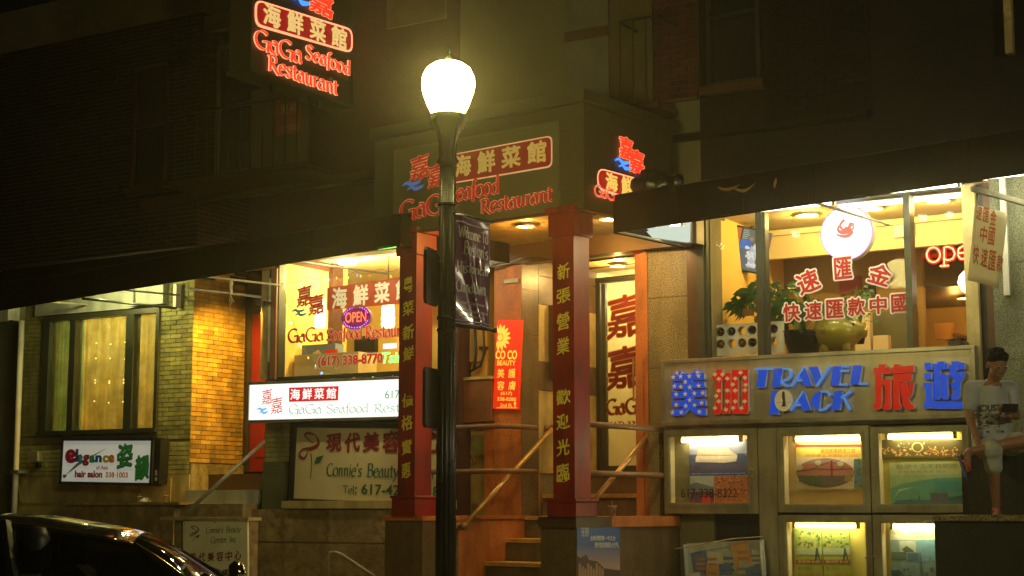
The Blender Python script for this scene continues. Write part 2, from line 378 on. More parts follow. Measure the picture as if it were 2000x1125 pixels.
M_['cream'] = mat('cream_stone', (.55, .45, .18), .6, var=.3, streak=.35)
M_['white'] = mat('white_paint', (.72, .72, .62), .5, var=.2, streak=.3)
M_['pale_panel'] = mat('pale_grey_panel', (.42, .46, .40), .55, var=.3, vs=2, streak=.35)
M_['dark_frame'] = mat('dark_bronze_frame', (.05, .055, .035), .4, metal=.3, var=.3)
M_['black'] = mat('black_paint', (.02, .02, .018), .45, var=.3)
M_['black_gloss'] = mat('glossy_black_paint', (.016, .018, .015), .22, var=.2, bump=.1, bs=30)
M_['alu'] = mat('brushed_aluminium', (.45, .43, .32), .34, metal=.7, var=.25, vs=2, streak=.25)
M_['steel'] = mat('stainless_sheet', (.52, .48, .32), .33, metal=.5, var=.25, vs=1.2, streak=.2)
M_['brass'] = mat('brass_pipe', (.55, .33, .10), .35, metal=.6, var=.3, vs=8)
M_['pipe_grey'] = mat('grey_pipe', (.34, .33, .24), .5, metal=.3, var=.3, vs=8)
M_['pipe_brown'] = mat('brown_pipe', (.22, .12, .05), .5, metal=.3, var=.3, vs=8)
M_['awning'] = mat('maroon_canvas', (.005, .0018, .0012), .75, var=.3, vs=3, bump=.3, bs=6, spec=.04)
M_['red_paint'] = mat('red_pillar_paint', (.27, .010, .005), .42, var=.3, vs=3, bump=.12, bs=20, streak=.4, chips=(.12, .03, .02))
M_['gold'] = mat('gold_paint', (.85, .70, .08), .45, var=.2)
M_['red_door'] = mat('red_door_paint', (.22, .008, .004), .45, var=.2)
M_['olive'] = mat('olive_sign_panel', (.06, .052, .022), .5, var=.12, vs=1.5)
M_['olive_light'] = mat('grey_green_sign_face', (.12, .115, .055), .5, var=.12, vs=1.5)
M_['beige'] = mat('beige_soffit', (.46, .37, .15), .65, var=.25, streak=.25, chips=(.3, .2, .08))
M_['brown'] = mat('brown_beam', (.07, .035, .015), .4, var=.3)
M_['wood'] = mat('brown_board', (.20, .08, .03), .5, var=.35, vs=5)
M_['yellow_wall'] = mat('warm_yellow_wall', (.80, .55, .13), .8, var=.08)
M_['orange_wall'] = mat('orange_wall', (.78, .36, .05), .8, var=.1)
M_['cream_wall'] = mat('cream_wall', (.72, .62, .36), .8, var=.08)
M_['glass'] = glass('window_glass', refl=.04)
M_['clear'] = glass('clean_glass', refl=.004)
M_['glass_dull'] = glass('steamy_glass', (.75, .75, .62), .12, .12, .45, (.45, .42, .2))
M_['leaf'] = mat('leaf_green', (.045, .13, .03), .45, var=.4, vs=6)
M_['concrete'] = mat('concrete', (.30, .27, .20), .85, var=.3, bump=.2)
M_['asphalt'] = mat('asphalt', (.05, .05, .05), .85, var=.3, bump=.5, bs=80)

def lamp_pt(name, fr, x, w, z, col, power, r=.05, parent=None, spot=None):
    l = bpy.data.lights.new(name, 'SPOT' if spot else 'POINT'); l.energy = power; l.color = col; l.shadow_soft_size = r
    o = bpy.data.objects.new(name, l); COL.objects.link(o)
    m = fr.M(x, w, z)
    if spot: l.spot_size = R(spot); l.spot_blend = .6
    put(o, Matrix.Translation(m.translation), parent); return o
def lamp_area(name, fr, x, w, z, col, power, sx, sy, parent=None, down=True):
    l = bpy.data.lights.new(name, 'AREA'); l.energy = power; l.color = col; l.shape = 'RECTANGLE'; l.size = sx; l.size_y = sy
    o = bpy.data.objects.new(name, l); COL.objects.link(o)
    put(o, Matrix.Translation(fr.P(x, w, z)) @ Matrix.Rotation(math.atan2(fr.U.y, fr.U.x), 4, 'Z'), parent); return o
# ------------------------------------------------------------------ ground
gx = (-60, 40)
MB().box(gx[0], gx[1], 7.2, 40, -.3, -.12).build('road', M_['asphalt'], kind='structure')
MB().box(gx[0], gx[1], -3, 7.05, -.3, 0).build('sidewalk', M_['concrete'], kind='structure')
MB().box(gx[0], gx[1], 7.05, 7.2, -.3, 0.01).build('kerb', M_['granite_grey'], kind='structure')

# ------------------------------------------------------------------ bricks
def bricks(fr, parent, x0, x1, z0, z1, w, m, holes=(), single=True, bw=.205, bh=.0625, j=.009, d=.014, mats2=None, zsplit=None, budget=None):
    """Running bond; single bricks as parts while the budget lasts, the rest one joined part."""
    rest = MB(); rest2 = MB(); base = {}
    nr = int((z1 - z0) / bh)
    for r in range(nr):
        z = z0 + r * bh; x = x0 - (bw / 2 if r % 2 else 0)
        while x < x1 - .02:
            a, b = max(x, x0) + j / 2, min(x + bw, x1) - j / 2; x += bw
            if b - a < .025: continue
            segs = [(a, b)]
            for (hx0, hx1, hz0, hz1) in holes:
                if z + bh > hz0 and z < hz1:
                    segs = [q for (p, e) in segs for q in ((p, min(e, hx0)), (max(p, hx1), e)) if q[1] - q[0] > .02]
            for a, b in segs:
                dd = random.uniform(-.002, .003); mm = m if (zsplit is None or z > zsplit) else mats2
                if single and budget and budget[0] > 0:
                    budget[0] -= 1
                    if mm.name not in base:
                        base[mm.name] = MB().box(-.5, .5, 0, d, 0, bh - j, 0).build('brick', mm, parent, fr.at(a, w - d, z))
                        base[mm.name].data.transform(Matrix.Identity(4)); o = base[mm.name]
                        me = o.data; c0 = None
                    else: o = clone(base[mm.name], Matrix(), parent)
                    ctr = fr.at((a + b) / 2, w - d / 2 + dd, z + j / 2).M()
                    put(o, ctr @ Matrix.Diagonal(((b - a), 1, 1, 1)), parent)
                else:
                    (rest if mm is m else rest2).box(a, b, w - d, w + dd, z + j / 2, z + bh - j / 2)
    rest.build('brick_courses', m, parent, fr, kind='stuff')
    if rest2.v: rest2.build('painted_brick_courses', mats2, parent, fr, kind='stuff')

# ------------------------------------------------------------------ salon building (left)
xc = F.X(368); S = F.side(xc)
x40 = F.X(40); xw0, xw1 = F.X(84, 730), F.X(309, 725); zw1 = F.Z(190, 611); zw0 = F.Z(190, 848)
ztop = 9.0; zpaint = F.Z(330, 843); zstone = F.Z(200, 928)
salon = thing('salon_building', 'yellow brick hair salon with a three-light steamy window and return wall coloured as lamplit orange', 'building', F, x40, 0, 0)
core = MB()
xl = F.X(-80)
for a in ((xl, xw0, 0, ztop), (xw1, xc, 0, ztop), (xw0, xw1, 0, zw0), (xw0, xw1, zw1, ztop)):
    core.box(a[0], min(a[1], xc - .016), -.3, -.012, a[2], a[3])
core.box(xc - .3, xc - .016, -1.2, -.3, 0, ztop)
core.build('wall', M_['mortar'], salon)
bud = [210]
bricks(S, salon, 0.0, 1.08, S.Z(420, 905), S.Z(400, 520), 0, M_['lit_return_brick'], budget=bud)
bud = [90]
bricks(F, salon, xw1, xc - .002, zw0 - .1, 4.6, 0, M_['buff'], budget=bud)
bricks(F, salon, x40 - .1, xw0, zw0, 4.6, 0, M_['buff'], single=False)
bricks(F, salon, x40 - .1, xc - .002, zstone, zw0 - .1, 0, M_['cream_brick'], single=False, zsplit=None)
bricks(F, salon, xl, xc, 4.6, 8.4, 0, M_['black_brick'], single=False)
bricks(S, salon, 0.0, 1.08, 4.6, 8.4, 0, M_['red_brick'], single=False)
MB().box(x40 - .1, xc + .02, -.01, .02, 1.2, zstone - .005).box(x40, xc - .3, .02, .03, 1.55, zstone - .05).build('stone_plinth', M_['cream'], salon)
S_ = MB().box(.0, 1.1, -.01, .03, .9, S.Z(420, 907)); S_.build('stone_plinth', M_['stone'], salon, S)
# window: frame, three panes, curtain
win = MB()
mull = [(84, 97), (137, 148), (247, 262), (305, 311)]
for a, b in mull: win.box(F.X(a, 730), F.X(b, 730), -.10, .04, zw0, zw1)
win.box(xw0, xw1, -.10, .045, zw1 - .07, zw1); win.box(xw0 - .03, xw1 + .03, -.10, .07, zw0, zw0 + .06)
win = win.build('window', M_['dark_frame'], salon)
panes = []
for a, b in ((97, 137), (148, 247), (262, 305)):
    MB().box(F.X(a, 730), F.X(b, 730), -.055, -.045, zw0 + .06, zw1 - .07).build('pane', M_['glass_dull'], win)
# patterned curtain hanging behind the panes, with folds
def curtain(a, b, m, amp=.02):
    cb = MB(); x0, x1 = F.X(a, 730), F.X(b, 730); n = 60; vs = []
    for i in range(n + 1):
        x = x0 + (x1 - x0) * i / n; y = .22 + amp * math.sin(i * .9) + amp * .5 * math.sin(i * 2.3)
        vs += [(x, y, zw0), (x, y, zw1)]
    cb.add(vs, [(2 * i, 2 * i + 2, 2 * i + 3, 2 * i + 1) for i in range(n)])
    return cb.build('curtain', m, win, smooth=True)
def curtain_mat(nm, c1, c2):
    m = mat(nm, c1, .9, var=.2); t = m.node_tree; n = t.nodes; p = n['Principled BSDF']
    tc = n.new('ShaderNodeTexCoord'); mp = n.new('ShaderNodeMapping'); mp.inputs['Scale'].default_value = (6, 1, 1.3)
    no = n.new('ShaderNodeTexNoise'); no.inputs['Scale'].default_value = 1.6; no.inputs['Detail'].default_value = 6
    t.links.new(tc.outputs['Object'], mp.inputs[0]); t.links.new(mp.outputs[0], no.inputs['Vector'])
    r = n.new('ShaderNodeValToRGB'); r.color_ramp.elements[0].position = .4; r.color_ramp.elements[1].position = .6
    r.color_ramp.elements[0].color = (*c1, 1); r.color_ramp.elements[1].color = (*c2, 1)
    t.links.new(no.outputs[0], r.inputs[0]); t.links.new(r.outputs[0], p.inputs['Base Color'])
    tl = n.new('ShaderNodeBsdfTranslucent'); t.links.new(r.outputs[0], tl.inputs[0])
    mx = n.new('ShaderNodeMixShader'); mx.inputs[0].default_value = .55
    t.links.new(p.outputs[0], mx.inputs[1]); t.links.new(tl.outputs[0], mx.inputs[2]); t.links.new(mx.outputs[0], n['Material Output'].inputs[0]); return m
curtain(86, 140, curtain_mat('pale_green_curtain', (.42, .80, .80), (.55, .85, .85)))
curtain(143, 307, curtain_mat('gold_curtain', (.60, .56, .24), (.8, .80, .52)))
# the room behind it
MB().box(xw0 - .4, xw1 + .2, -2.5, -2.4, 1.8, 4.6).box(xw0 - .4, xw0 - .3, -2.4, -.3, 1.8, 4.6).box(xw1 + .1, xw1 + .2, -2.4, -.3, 1.8, 4.6)\
    .box(xw0 - .4, xw1 + .2, -2.5, -.3, 4.5, 4.6).box(xw0 - .4, xw1 + .2, -2.5, -.3, 1.8, 1.9).build('room_wall', M_['yellow_wall'], salon)
sl_t = thing('salon_fill_lamp', 'added warm lamp inside the hair salon lighting the gold curtain from behind', 'light', F, (xw0 + xw1) / 2, -1.2, 4.44)  # added lamp, unseen, to light the curtain from behind
MB().lathe([(0, 0), (.12, .01), (.15, .05)], ((xw0 + xw1) / 2, -1.2, 4.44), 16).build('lamp_body', M_['white'], sl_t)
lamp_pt('salon_lamp', F, (xw0 + xw1) / 2, -1.2, 4.3, (1, .80, .30), 150, .1, sl_t)
# little lights hung in rows in front of the curtain
gl = glow('star_light', (1, .8, .3), 7)
sl = MB(); wire = MB()
for px_ in (173, 201, 229):
    x = F.X(px_, 730); wire.tube([(x, -.13, zw1 - .08), (x, -.13, zw0 + .1)], .0015, 4)
    for py in (668, 700, 742, 750, 785):
        z = F.Z(px_, py + random.uniform(-4, 4)); sl.lathe([(0, -.012), (.012, 0), (0, .012)], (x, -.13, z), 6)
wire.build('light_string', M_['black'], win); sl.build('star_light', gl, win)
# white panel over the window, electric box, pipes
MB().box(F.X(74, 600), F.X(330, 590), .0, .05, zw1 + .015, F.Z(200, 560)).build('lintel_panel', M_['pale_panel'], salon)
MB().box(F.X(265, 580), F.X(330, 580), .06, .12, F.Z(300, 597), F.Z(300, 560)).build('shutter_box', M_['pale_panel'], salon)
gp = MB().box(F.X(-80), F.X(34), .0, .10, 0, 4.6); gp.build('granite_panel', M_['granite_grey'], salon)
MB().box(F.X(-80), F.X(49, 615), .10, .32, F.Z(20, 631), F.Z(20, 592)).box(F.X(-80), F.X(51, 615), .32, .335, F.Z(20, 634), F.Z(20, 628)).build('roller_box', M_['white'], salon)
dp = thing('downspout', 'white painted drainpipe running down the wall between grey granite and yellow brick', 'drainpipe', F, F.X(36), .18, 0)
MB().tube([(F.X(42, 630, .17), .17, F.Z(40, 630)), (F.X(36, 800, .17), .17, 2.2), (F.X(36, 800, .17), .17, .1)], .042, 12).build('pipe', M_['white'], dp, smooth=True)
MB().box(F.X(26, 925, .17), F.X(41, 925, .17), .03, .225, F.Z(33, 925), F.Z(33, 919)).build('pipe_clamp', M_['pipe_grey'], dp)
em = thing('electric_meter', 'small grey meter box with a bent conduit low on the salon wall', 'meter', F, F.X(75), 0, F.Z(75, 900))
MB().box(F.X(64, 890), F.X(83, 890), .0, .10, F.Z(75, 903), F.Z(75, 882), .01).build('meter_box', M_['pipe_grey'], em)
MB().lathe([(0, .0), (.04, 0), (.045, .05), (.0, .055)], (F.X(84, 908), .06, F.Z(84, 910)), 12, 'w').build('meter_dial', M_['black'], em)
MB().tube([(F.X(86, 905), .05, F.Z(86, 915)), (F.X(60, 905), .05, F.Z(60, 904)), (F.X(45, 905), .05, F.Z(45, 912)), (F.X(40, 930), .05, F.Z(40, 930)), (F.X(46, 950), .05, F.Z(44, 978))], .012, 8).build('conduit', M_['cream'], em, smooth=True)

# added fill tube, hung out of sight under an awning
def fill_tube(label, fr, px0, px1, z, w, col, e, name='fill_tube'):
    x0, x1 = fr.X(px0, 700, w), fr.X(px1, 700, w)
    t = thing(name, label, 'light', fr, (x0 + x1) / 2, w, z)
    MB().box(x0, x1, w - .04, w + .04, z + .03, z + .07).build('housing', M_['white'], t, fr)
    MB().tube([(x0 + .03, w, z), (x1 - .03, w, z)], .018, 8).build('tube', glow('tube_glow', col, e), t, fr)
    MB().box(x0, x0 + .03, w - .025, w + .025, z - .025, z + .03).box(x1 - .03, x1, w - .025, w + .025, z - .025, z + .03).build('end_cap', M_['white'], t, fr)
    return t

# ------------------------------------------------------------------ salon signboard
sf, W, H = quad(F, (121, 858), (296, 858), (296, 946), (119, 943), .22)
sg = thing('salon_lightbox', 'black framed white lightbox with rainbow script and green characters under the salon window', 'sign', F, F.X(208), .0, F.Z(208, 945))
MB().box(-W/2, W/2, -.2, -.012, -H/2, H/2).build('case', M_['black'], sg, sf)
fm = MB()
for q in ((-W/2 - .015, W/2 + .015, H/2 - .02, H/2 + .02), (-W/2 - .015, W/2 + .015, -H/2 - .02, -H/2 + .02), (-W/2 - .015, -W/2 + .02, -H/2 - .02, H/2 + .02), (W/2 - .02, W/2 + .015, -H/2 - .02, H/2 + .02)):
    fm.box(q[0], q[1], -.22, .01, q[2], q[3])
fm.build('frame', M_['black'], sg, sf)
MB().rect(-W/2 + .02, W/2 - .02, -H/2 + .02, H/2 - .02, -.005).build('sign_face', mat('salon_sign_white', (.82, .80, .74), .35, var=.1, emit=(.9, .95, .85), es=.22), sg, sf)  # weak glow added to brighten the face
MB().box(W/2 + .02, W/2 + .12, -.2, -.03, -H/2, H/2).build('side_box', M_['black'], sg, sf)
def lcol(n, c): return mat(n, c, .5, var=0)
cols = {'crimson': (.55, .02, .12), 'violet': (.2, .1, .5), 'sky': (.05, .35, .75), 'dred': (.5, .03, .03), 'teal': (.05, .4, .25), 'navy': (.05, .1, .5), 'yel': (.7, .6, .03), 'org': (.8, .3, .03), 'green': (.03, .42, .08)}
CM = {k: lcol('paint_' + k, v) for k, v in cols.items()}
for ch, c, x0, x1, t, b in (('e', 'crimson', 127, 149, 877, 905), ('l', 'violet', 147, 153, 877, 902), ('e', 'sky', 151, 162, 887, 904), ('g', 'dred', 161, 174, 888, 910), ('a', 'teal', 174, 186, 889, 904), ('n', 'navy', 186, 199, 889, 903), ('c', 'yel', 200, 212, 889, 904), ('e', 'org', 211, 224, 888, 904)):
    m = MB(); wpx(m, sf, ch, x0, t, x1, b, .004, bold=.06); m.build('lettering', CM[c], sg, sf)
m = MB(); wpx(m, sf, 'of Asia', 188, 909, 211, 917, .004, bold=.02); wpx(m, sf, 'hair salon', 146, 919, 200, 933, .004, bold=.05); m.build('lettering', CM['dred'], sg, sf)
m = MB(); wpx(m, sf, '338·1003', 206, 922, 250, 933, .004, bold=.035); m.build('lettering', CM['org'], sg, sf)
m = MB(); wpx(m, sf, '姿', 228, 866, 260, 917, .006, bold=.06, brush=.1); wpx(m, sf, '韻', 263, 888, 292, 940, .006, bold=.06, brush=.1); m.build('lettering', M_['black'], sg, sf)
m = MB(); wpx(m, sf, '姿', 229, 867, 259, 915, .009, bold=.035, brush=.1); wpx(m, sf, '韻', 264, 889, 291, 938, .009, bold=.035, brush=.1); m.build('lettering', CM['green'], sg, sf)
q = lambda a, b: (sf.X(a, b, .003), sf.Z(a, b, .003))
MB().flat([q(126, 930), q(150, 905), q(212, 873), q(155, 908)], .003).flat([q(124, 926), q(131, 928), q(127, 934), q(122, 932)], .0035).build('comb_drawing', M_['pipe_grey'], sg, sf)
m = MB(); wpx(m, sf, '7', 306, 915, 310, 920, -.02); 
bx = (-W/2)
MB().box(W/2 + .045, W/2 + .08, -.03, -.028, -H*.3, -H*.18).box(W/2 + .045, W/2 + .08, -.03, -.028, -H*.42, -H*.34).build('sticker', M_['white'], sg, sf)

# ------------------------------------------------------------------ ledges, steps and small posts under the salon
g = MB().box(F.X(128, 985, .5), F.X(340, 985, .5), .03, .5, .9, F.Z(250, 986, .5)); g.box(F.X(128, 985, .55), F.X(350, 985, .55), .03, .55, F.Z(250, 986, .5), F.Z(250, 981, .5))
tag(g.build('stone_ledge', M_['stone']), 'long sandstone ledge under the hair salon sign where drink cups stand', 'ledge')
MB().box(F.X(-80), F.X(345), .0, .5, 0, .88).build('basement_wall', M_['black'], kind='structure')
# steps up to the red door in the recess
st = thing('salon_steps', 'three stone steps rising to the recessed red door beside the salon', 'steps', F, F.X(430), .2, .9)
for k, (a, y1, y0, w) in enumerate(((392, 957, 985, .35), (420, 957, 930, -.05), (452, 925, 905, -.5))):
    pass
MB().box(xc + .02, F.X(512), .0, .38, .9, F.Z(450, 984, .38)).build('step', M_['stone'], st)
MB().box(xc + .03, F.X(512), -.35, .1, .95, F.Z(450, 957, .1)).build('step', M_['pale_panel'], st)
MB().box(xc + .03, F.X(520), -1.05, -.35, .95, F.Z(460, 926, -.35)).build('step', M_['brown'], st)
# recess back wall with red door
zr = F.Z(460, 922, -1.05)
dr = thing('red_door', 'tall red door at the back of the dark recess between salon and restaurant', 'door', F, F.X(505, 800, -1.05), -1.0, zr)
MB().box(F.X(494, 780, -1.05), F.X(535, 780, -1.05), -1.06, -1.0, zr, F.Z(505, 612, -1.0)).build('door_leaf', M_['red_door'], dr)
MB().box(F.X(499, 780, -1.0), F.X(530, 780, -1.0), -1.0, -.985, zr + .2, zr + .9).box(F.X(499, 780, -1.0), F.X(530, 780, -1.0), -1.0, -.985, zr + 1.05, F.Z(505, 625, -1.0)).build('door_panel', M_['red_door'], dr)
MB().box(F.X(487, 780, -1.05), F.X(494, 780, -1.05), -1.06, -.97, zr, F.Z(505, 605, -1.0)).box(F.X(487, 780, -1.0), F.X(540, 780, -1.0), -1.06, -.97, F.Z(505, 612, -1.0) + .003, F.Z(505, 600, -1.0)).build('door_frame', M_['dark_frame'], dr)

# ------------------------------------------------------------------ restaurant building (middle)
rest = thing('restaurant_building', 'dark brick restaurant building with lit yellow window, recessed stepped entrance and upper bay', 'building', F, F.X(650), 0, 0)
xr0, xr1 = F.X(512), F.X(1290)
xa, xb = F.X(545, 640), F.X(868, 640); za, zb = F.Z(650, 735), 4.72
wl = MB()
wl.box(xc, F.X(545), -1.3, -1.07, 0, ztop)                                  # recess back
wl.box(F.X(528), xa - .101, -1.07, -.02, 1.0, 4.7); wl.box(F.X(528), xa, -1.07, -.02, 4.7, ztop)                                # restaurant's left end wall
wl.box(xa, xb, -.3, -.02, zb, ztop); wl.box(xb, F.X(893), -.3, -.02, 0, ztop)
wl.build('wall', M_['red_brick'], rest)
MB().box(F.X(528), xb, -.3, -.02, 0, za).build('lower_wall', M_['stone'], rest)
MB().box(F.X(893), F.X(1385), -.6, -.02, 4.78, ztop).build('upper_wall', M_['olive_light'], rest)
MB().box(xc, F.X(893), -.3, -.02, ztop, ztop + .4).build('parapet', M_['brown'], rest)
# end pilaster: brown edge, white tube strip, dark core, green-lit lower post
MB().box(F.X(513, 700), F.X(529, 700), -.3, .05, F.Z(520, 742), 4.6).build('pilaster', M_['stone'], rest)
MB().box(F.X(529, 700), F.X(535, 700), -.1, .07, F.Z(530, 708), F.Z(530, 545)).build('white_strip', M_['white'], rest)
MB().box(F.X(535.5, 700), F.X(546, 700), -.1, .09, F.Z(540, 742), 4.6).build('window_jamb', M_['wood'], rest)
bricks(F, rest, F.X(517, 880), F.X(566, 880), F.Z(540, 902), F.Z(540, 742), .0, M_['cream_brick'], single=False)
MB().box(F.X(513), F.X(566), -.3, -.014, 0, F.Z(540, 742)).build('pilaster_base', M_['mortar'], rest)
MB().box(F.X(512, 950, .12), F.X(549, 950, .12), -.1, .12, F.Z(530, 1001), F.Z(530, 903)).build('stone_post', mat('green_lit_stone', (.10, .12, .05), .8, var=.4, bump=.3), rest)  # green light on the post put into its colour
# window: frame, pane, lettering, room
wn = MB().box(xa, xb, -.1, .05, za - .03, za + .02).box(xa, xa + .03, -.1, .05, za + .02, zb).box(xb - .04, xb, -.1, .05, za + .02, zb).build('window', M_['dark_frame'], rest)
MB().box(xa + .03, xb - .04, -.03, -.02, za + .02, zb).build('pane', M_['glass'], wn)
MB().box(xa - 3.2, xb + .1, -3.2, -3.1, 1.6, zb + .2).build('room_wall', M_['yellow_wall'], rest)
MB().box(xa - 3.2, xa - .1, -1.5, -1.42, 1.6, zb + .2).box(xa - 3.2, xa - 3.1, -3.1, -1.5, 1.6, zb + .2).build('room_wall', M_['yellow_wall'], rest)
MB().box(xa - .1, xa - .02, -1.5, -.1, 1.6, zb + .2).build('room_wall', M_['yellow_wall'], rest)
MB().box(xb + .05, xb + .1, -3.1, -.3, 1.6, zb + .2).build('room_wall', M_['yellow_wall'], rest)
MB().box(xa - 3.2, xb + .1, -3.1, -.3, zb + .1, zb + .2).build('room_ceiling', M_['cream_wall'], rest)
MB().box(xa - 3.2, xb + .1, -3.1, -.3, 1.6, 1.7).build('room_floor', M_['wood'], rest)
MB().box(F.X(575, 700, -.3), F.X(700, 700, -.3), -.7, -.3, 2.3, F.Z(640, 690, -.3)).build('counter', M_['cream_wall'], rest)
RW = .0
redw = mat('window_red_vinyl', (.80, .02, .015), .5, var=0)
whitew = mat('window_white_vinyl', (.85, .83, .75), .5, var=0)
bluew = mat('window_blue_vinyl', (.1, .35, .75), .5, var=0)
def wave(mb, fr, L, T, Rr, Bt, w):
    """Two small ripples, the swirl under the double character."""
    x0, x1 = fr.X(L, (T + Bt) / 2, w), fr.X(Rr, (T + Bt) / 2, w); z0, z1 = fr.Z((L + Rr) / 2, Bt, w), fr.Z((L + Rr) / 2, T, w)
    X_ = lambda u: x0 + u * (x1 - x0); Z_ = lambda v: z0 + v * (z1 - z0)
    for k, (du, dv) in enumerate(((.08, .42), (-.0, 0))):
        ln = smooth_line([(X_(du + .02 + k * .28), Z_(dv + .18)), (X_(du + .22 + k * .28), Z_(dv + .42)), (X_(du + .45 + k * .2), Z_(dv + .22)), (X_(du + .72 + k * .2), Z_(dv + .34)), (X_(min(.98, du + .8 + k * .2)), Z_(dv + .5))])
        stroke(mb, ln, lambda dx, dz, t: (z1 - z0) * .30 * math.sin(math.pi * min(.98, t + .02)) + .002, w + k * .001)
def logo(parent, fr, p1, p2, pw, w, mr, mw, mblue, brush=.12, out=.045):
    a = MB(); b = MB(); c = MB()
    for p in (p1, p2):
        wpx(a, fr, '嘉', *p, w, bold=.014, brush=brush)
        g_ = 1.0
        wpx(b, fr, '嘉', p[0] - g_, p[1] - g_, p[2] + g_, p[3] + g_, w - .005, bold=out, brush=brush)
    wave(c, fr, *pw, w + .001)
    if mw: b.build('logo_outline', mw, parent, fr)
    a.build('logo_character', mr, parent, fr); c.build('logo_wave', mblue, parent, fr)
logo(wn, F, (580, 558, 608, 600), (603, 575, 632, 616), (565, 602, 600, 620), .004, redw, whitew, bluew)
rp = MB(); a, b, c, d = [(F.X(x, y), F.Z(x, y)) for x, y in ((639, 562), (868, 529), (868, 586), (639, 606))]
MB().flat([a, d, c, b], .004).build('red_band', mat('window_red_film', (.42, .05, .015), .5, var=.1), wn)
m = MB()
for i, ch in enumerate('海鮮菜館'):
    L = 648 + i * 41.5; T = 561 - i * 5.2; wpx(m, F, ch, L, T, L + 30, T + 42 - i * .5, .008, bold=.045)
m.build('lettering', whitew, wn)
m = MB(); m2 = MB()
for (s, L, Rr, base, xt, kw) in (('GaGa', 562, 632, 667, 652, dict(thick=.26, thin=.1, caps=1.15)), ('Seafood', 637, 708, 663, 648, dict(thick=.26, thin=.1)), ('Restaurant', 713, 812, 658, 642, dict(thick=.26, thin=.1))):
    penpx(m2, F, s, L, Rr, base, xt, .003, grow=.012, **kw); penpx(m, F, s, L, Rr, base, xt, .010, **kw)
wpx(m2, F, '(617) 338-8770', 619, 690.5, 749, 719, .003, bold=.06); wpx(m, F, '(617) 338-8770', 621, 693, 747, 717, .012, bold=.025)
m2.build('lettering_outline', whitew, wn); m.build('lettering', redw, wn)
# string of coloured fairy lights round the pane
cable = MB(); pts = []
for i, (px_, py) in enumerate([(549, 548), (560, 590), (570, 625), (585, 665), (598, 690), (615, 710), (625, 722), (650, 728), (690, 730), (730, 729), (770, 726)]): pts.append((F.X(px_, py), -.008, F.Z(px_, py)))
cable.tube(pts, .003, 4)
pts2 = []
for i in range(34):
    t = i / 33; px_ = 549 + t * 228; py = 545 - t * 25 + 7 * abs(math.sin(t * 15)) * 1.2; pts2.append((F.X(px_, py), -.008, F.Z(px_, py)))
cable.tube(pts2, .003, 4)
fl = tag(cable.build('fairy_lights', mat('light_cable', (.08, .12, .04), .5, var=0)), 'string of coloured fairy lights looped inside the yellow restaurant window', 'string lights')
bc = [glow('bulb_red', (1, .1, .02), 3), glow('bulb_green', (.1, 1, .4), 2.5), glow('bulb_blue', (.15, .15, 1), 4), glow('bulb_amber', (1, .5, .05), 3)]
bb = None
for i, p in enumerate(pts2[1:-1:2] + pts + pts[:-1]):
    jx, jz = random.uniform(-.04, .04), random.uniform(-.06, -.02)
    m = MB().lathe([(.002, -.022), (.007, -.012), (.006, .006), (.0, .01)], (p[0] + jx, -.008, p[2] + jz), 6); m.build('bulb', bc[i % 4], fl)
# pendant lanterns
for k, (px_, t, b, r) in enumerate(((626, 583, 640, 10), (758, 582, 640, 12))):
    w = -.45; x = F.X(px_, 610, w); z0, z1 = F.Z(px_, b, w), F.Z(px_, t, w); rr = F.X(px_ + r, 610, w) - x
    l = thing('pendant_lantern', ('ribbed white pendant lantern glowing behind the double red character', 'ribbed white pendant lantern glowing near the red pillar')[k], 'lantern', F, x, w, z0, 'pendant lanterns in the restaurant window')
    MB().lathe([(rr * .8, 0), (rr * .95, .05), (rr * .85, .08), (rr * .95, .12), (rr * .85, .16), (rr * .9, .2), (rr * .7, z1 - z0)], (x, w, z0), 14).build('lamp_shade', glow('lantern_glow', (1, .85, .5), 5), l, smooth=True)
    MB().tube([(x, w, z1), (x, w, zb + .1)], .006, 5).build('cord', M_['black'], l)
# oval OPEN board of small lamps
x, z, w = F.X(695, 620, -.25), F.Z(695, 620, -.25), -.25
rx, rz = F.X(724, 620, -.25) - x, .155
ob = thing('open_sign', 'oval lamp-studded board spelling OPEN behind the restaurant pane', 'sign', F, x, w, z - rz)
MB().prism([(x + rx * math.cos(6.283 * i / 32), z + rz * math.sin(6.283 * i / 32)) for i in range(32)], w - .04, w).build('board', mat('open_board', (.10, .01, .09), .4, var=0, emit=(.25, .0, .12), es=.6), ob)
m = MB()
for i in range(30):
    a = 6.283 * i / 30
    if abs(math.sin(a)) > .35: m.lathe([(.009, 0), (0, .008)], (x + rx * .86 * math.cos(a), w, z + rz * .86 * math.sin(a)), 6, 'w')
m.build('blue_lamps', glow('led_blue', (.2, .08, 1), 6), ob)
m = MB(); write(m, 'OPEN', x - rx * .7, x + rx * .7, z - .062, z + .07, w + .004, bold=-.0)
m.build('lettering', glow('led_red', (1, .12, .03), 3.5), ob)
# green neon at the right of the pane
ng = thing('green_neon_sign', 'green neon script with a small white label glowing low in the restaurant window', 'sign', F, F.X(765, 700, -.2), -.2, F.Z(765, 715, -.2))
m = MB(); wpx(m, F, 'Tsing', 746, 687, 800, 715, -.2, bold=.02, shear=.2); m.build('lettering', glow('neon_green', (.12, 1, .12), 5), ng)
m = MB(); m.box(F.X(749, 675, -.2), F.X(775, 675, -.2), -.2, -.19, F.Z(760, 681, -.2), F.Z(760, 671, -.2)); m.build('label_plate', glow('label_white', (.9, .95, 1), 1.6), ng)
m = MB(); a0 = []
for i in range(8):
    a = i * .8; r_ = .10 if i % 2 else .06; a0.append((F.X(786, 670, -.2) + r_ * math.cos(a), -.2, F.Z(786, 670, -.2) + r_ * math.sin(a)))
m.tube(a0, .008, 5); m.build('neon_tube', glow('neon_orange', (1, .15, .03), 4), ng)
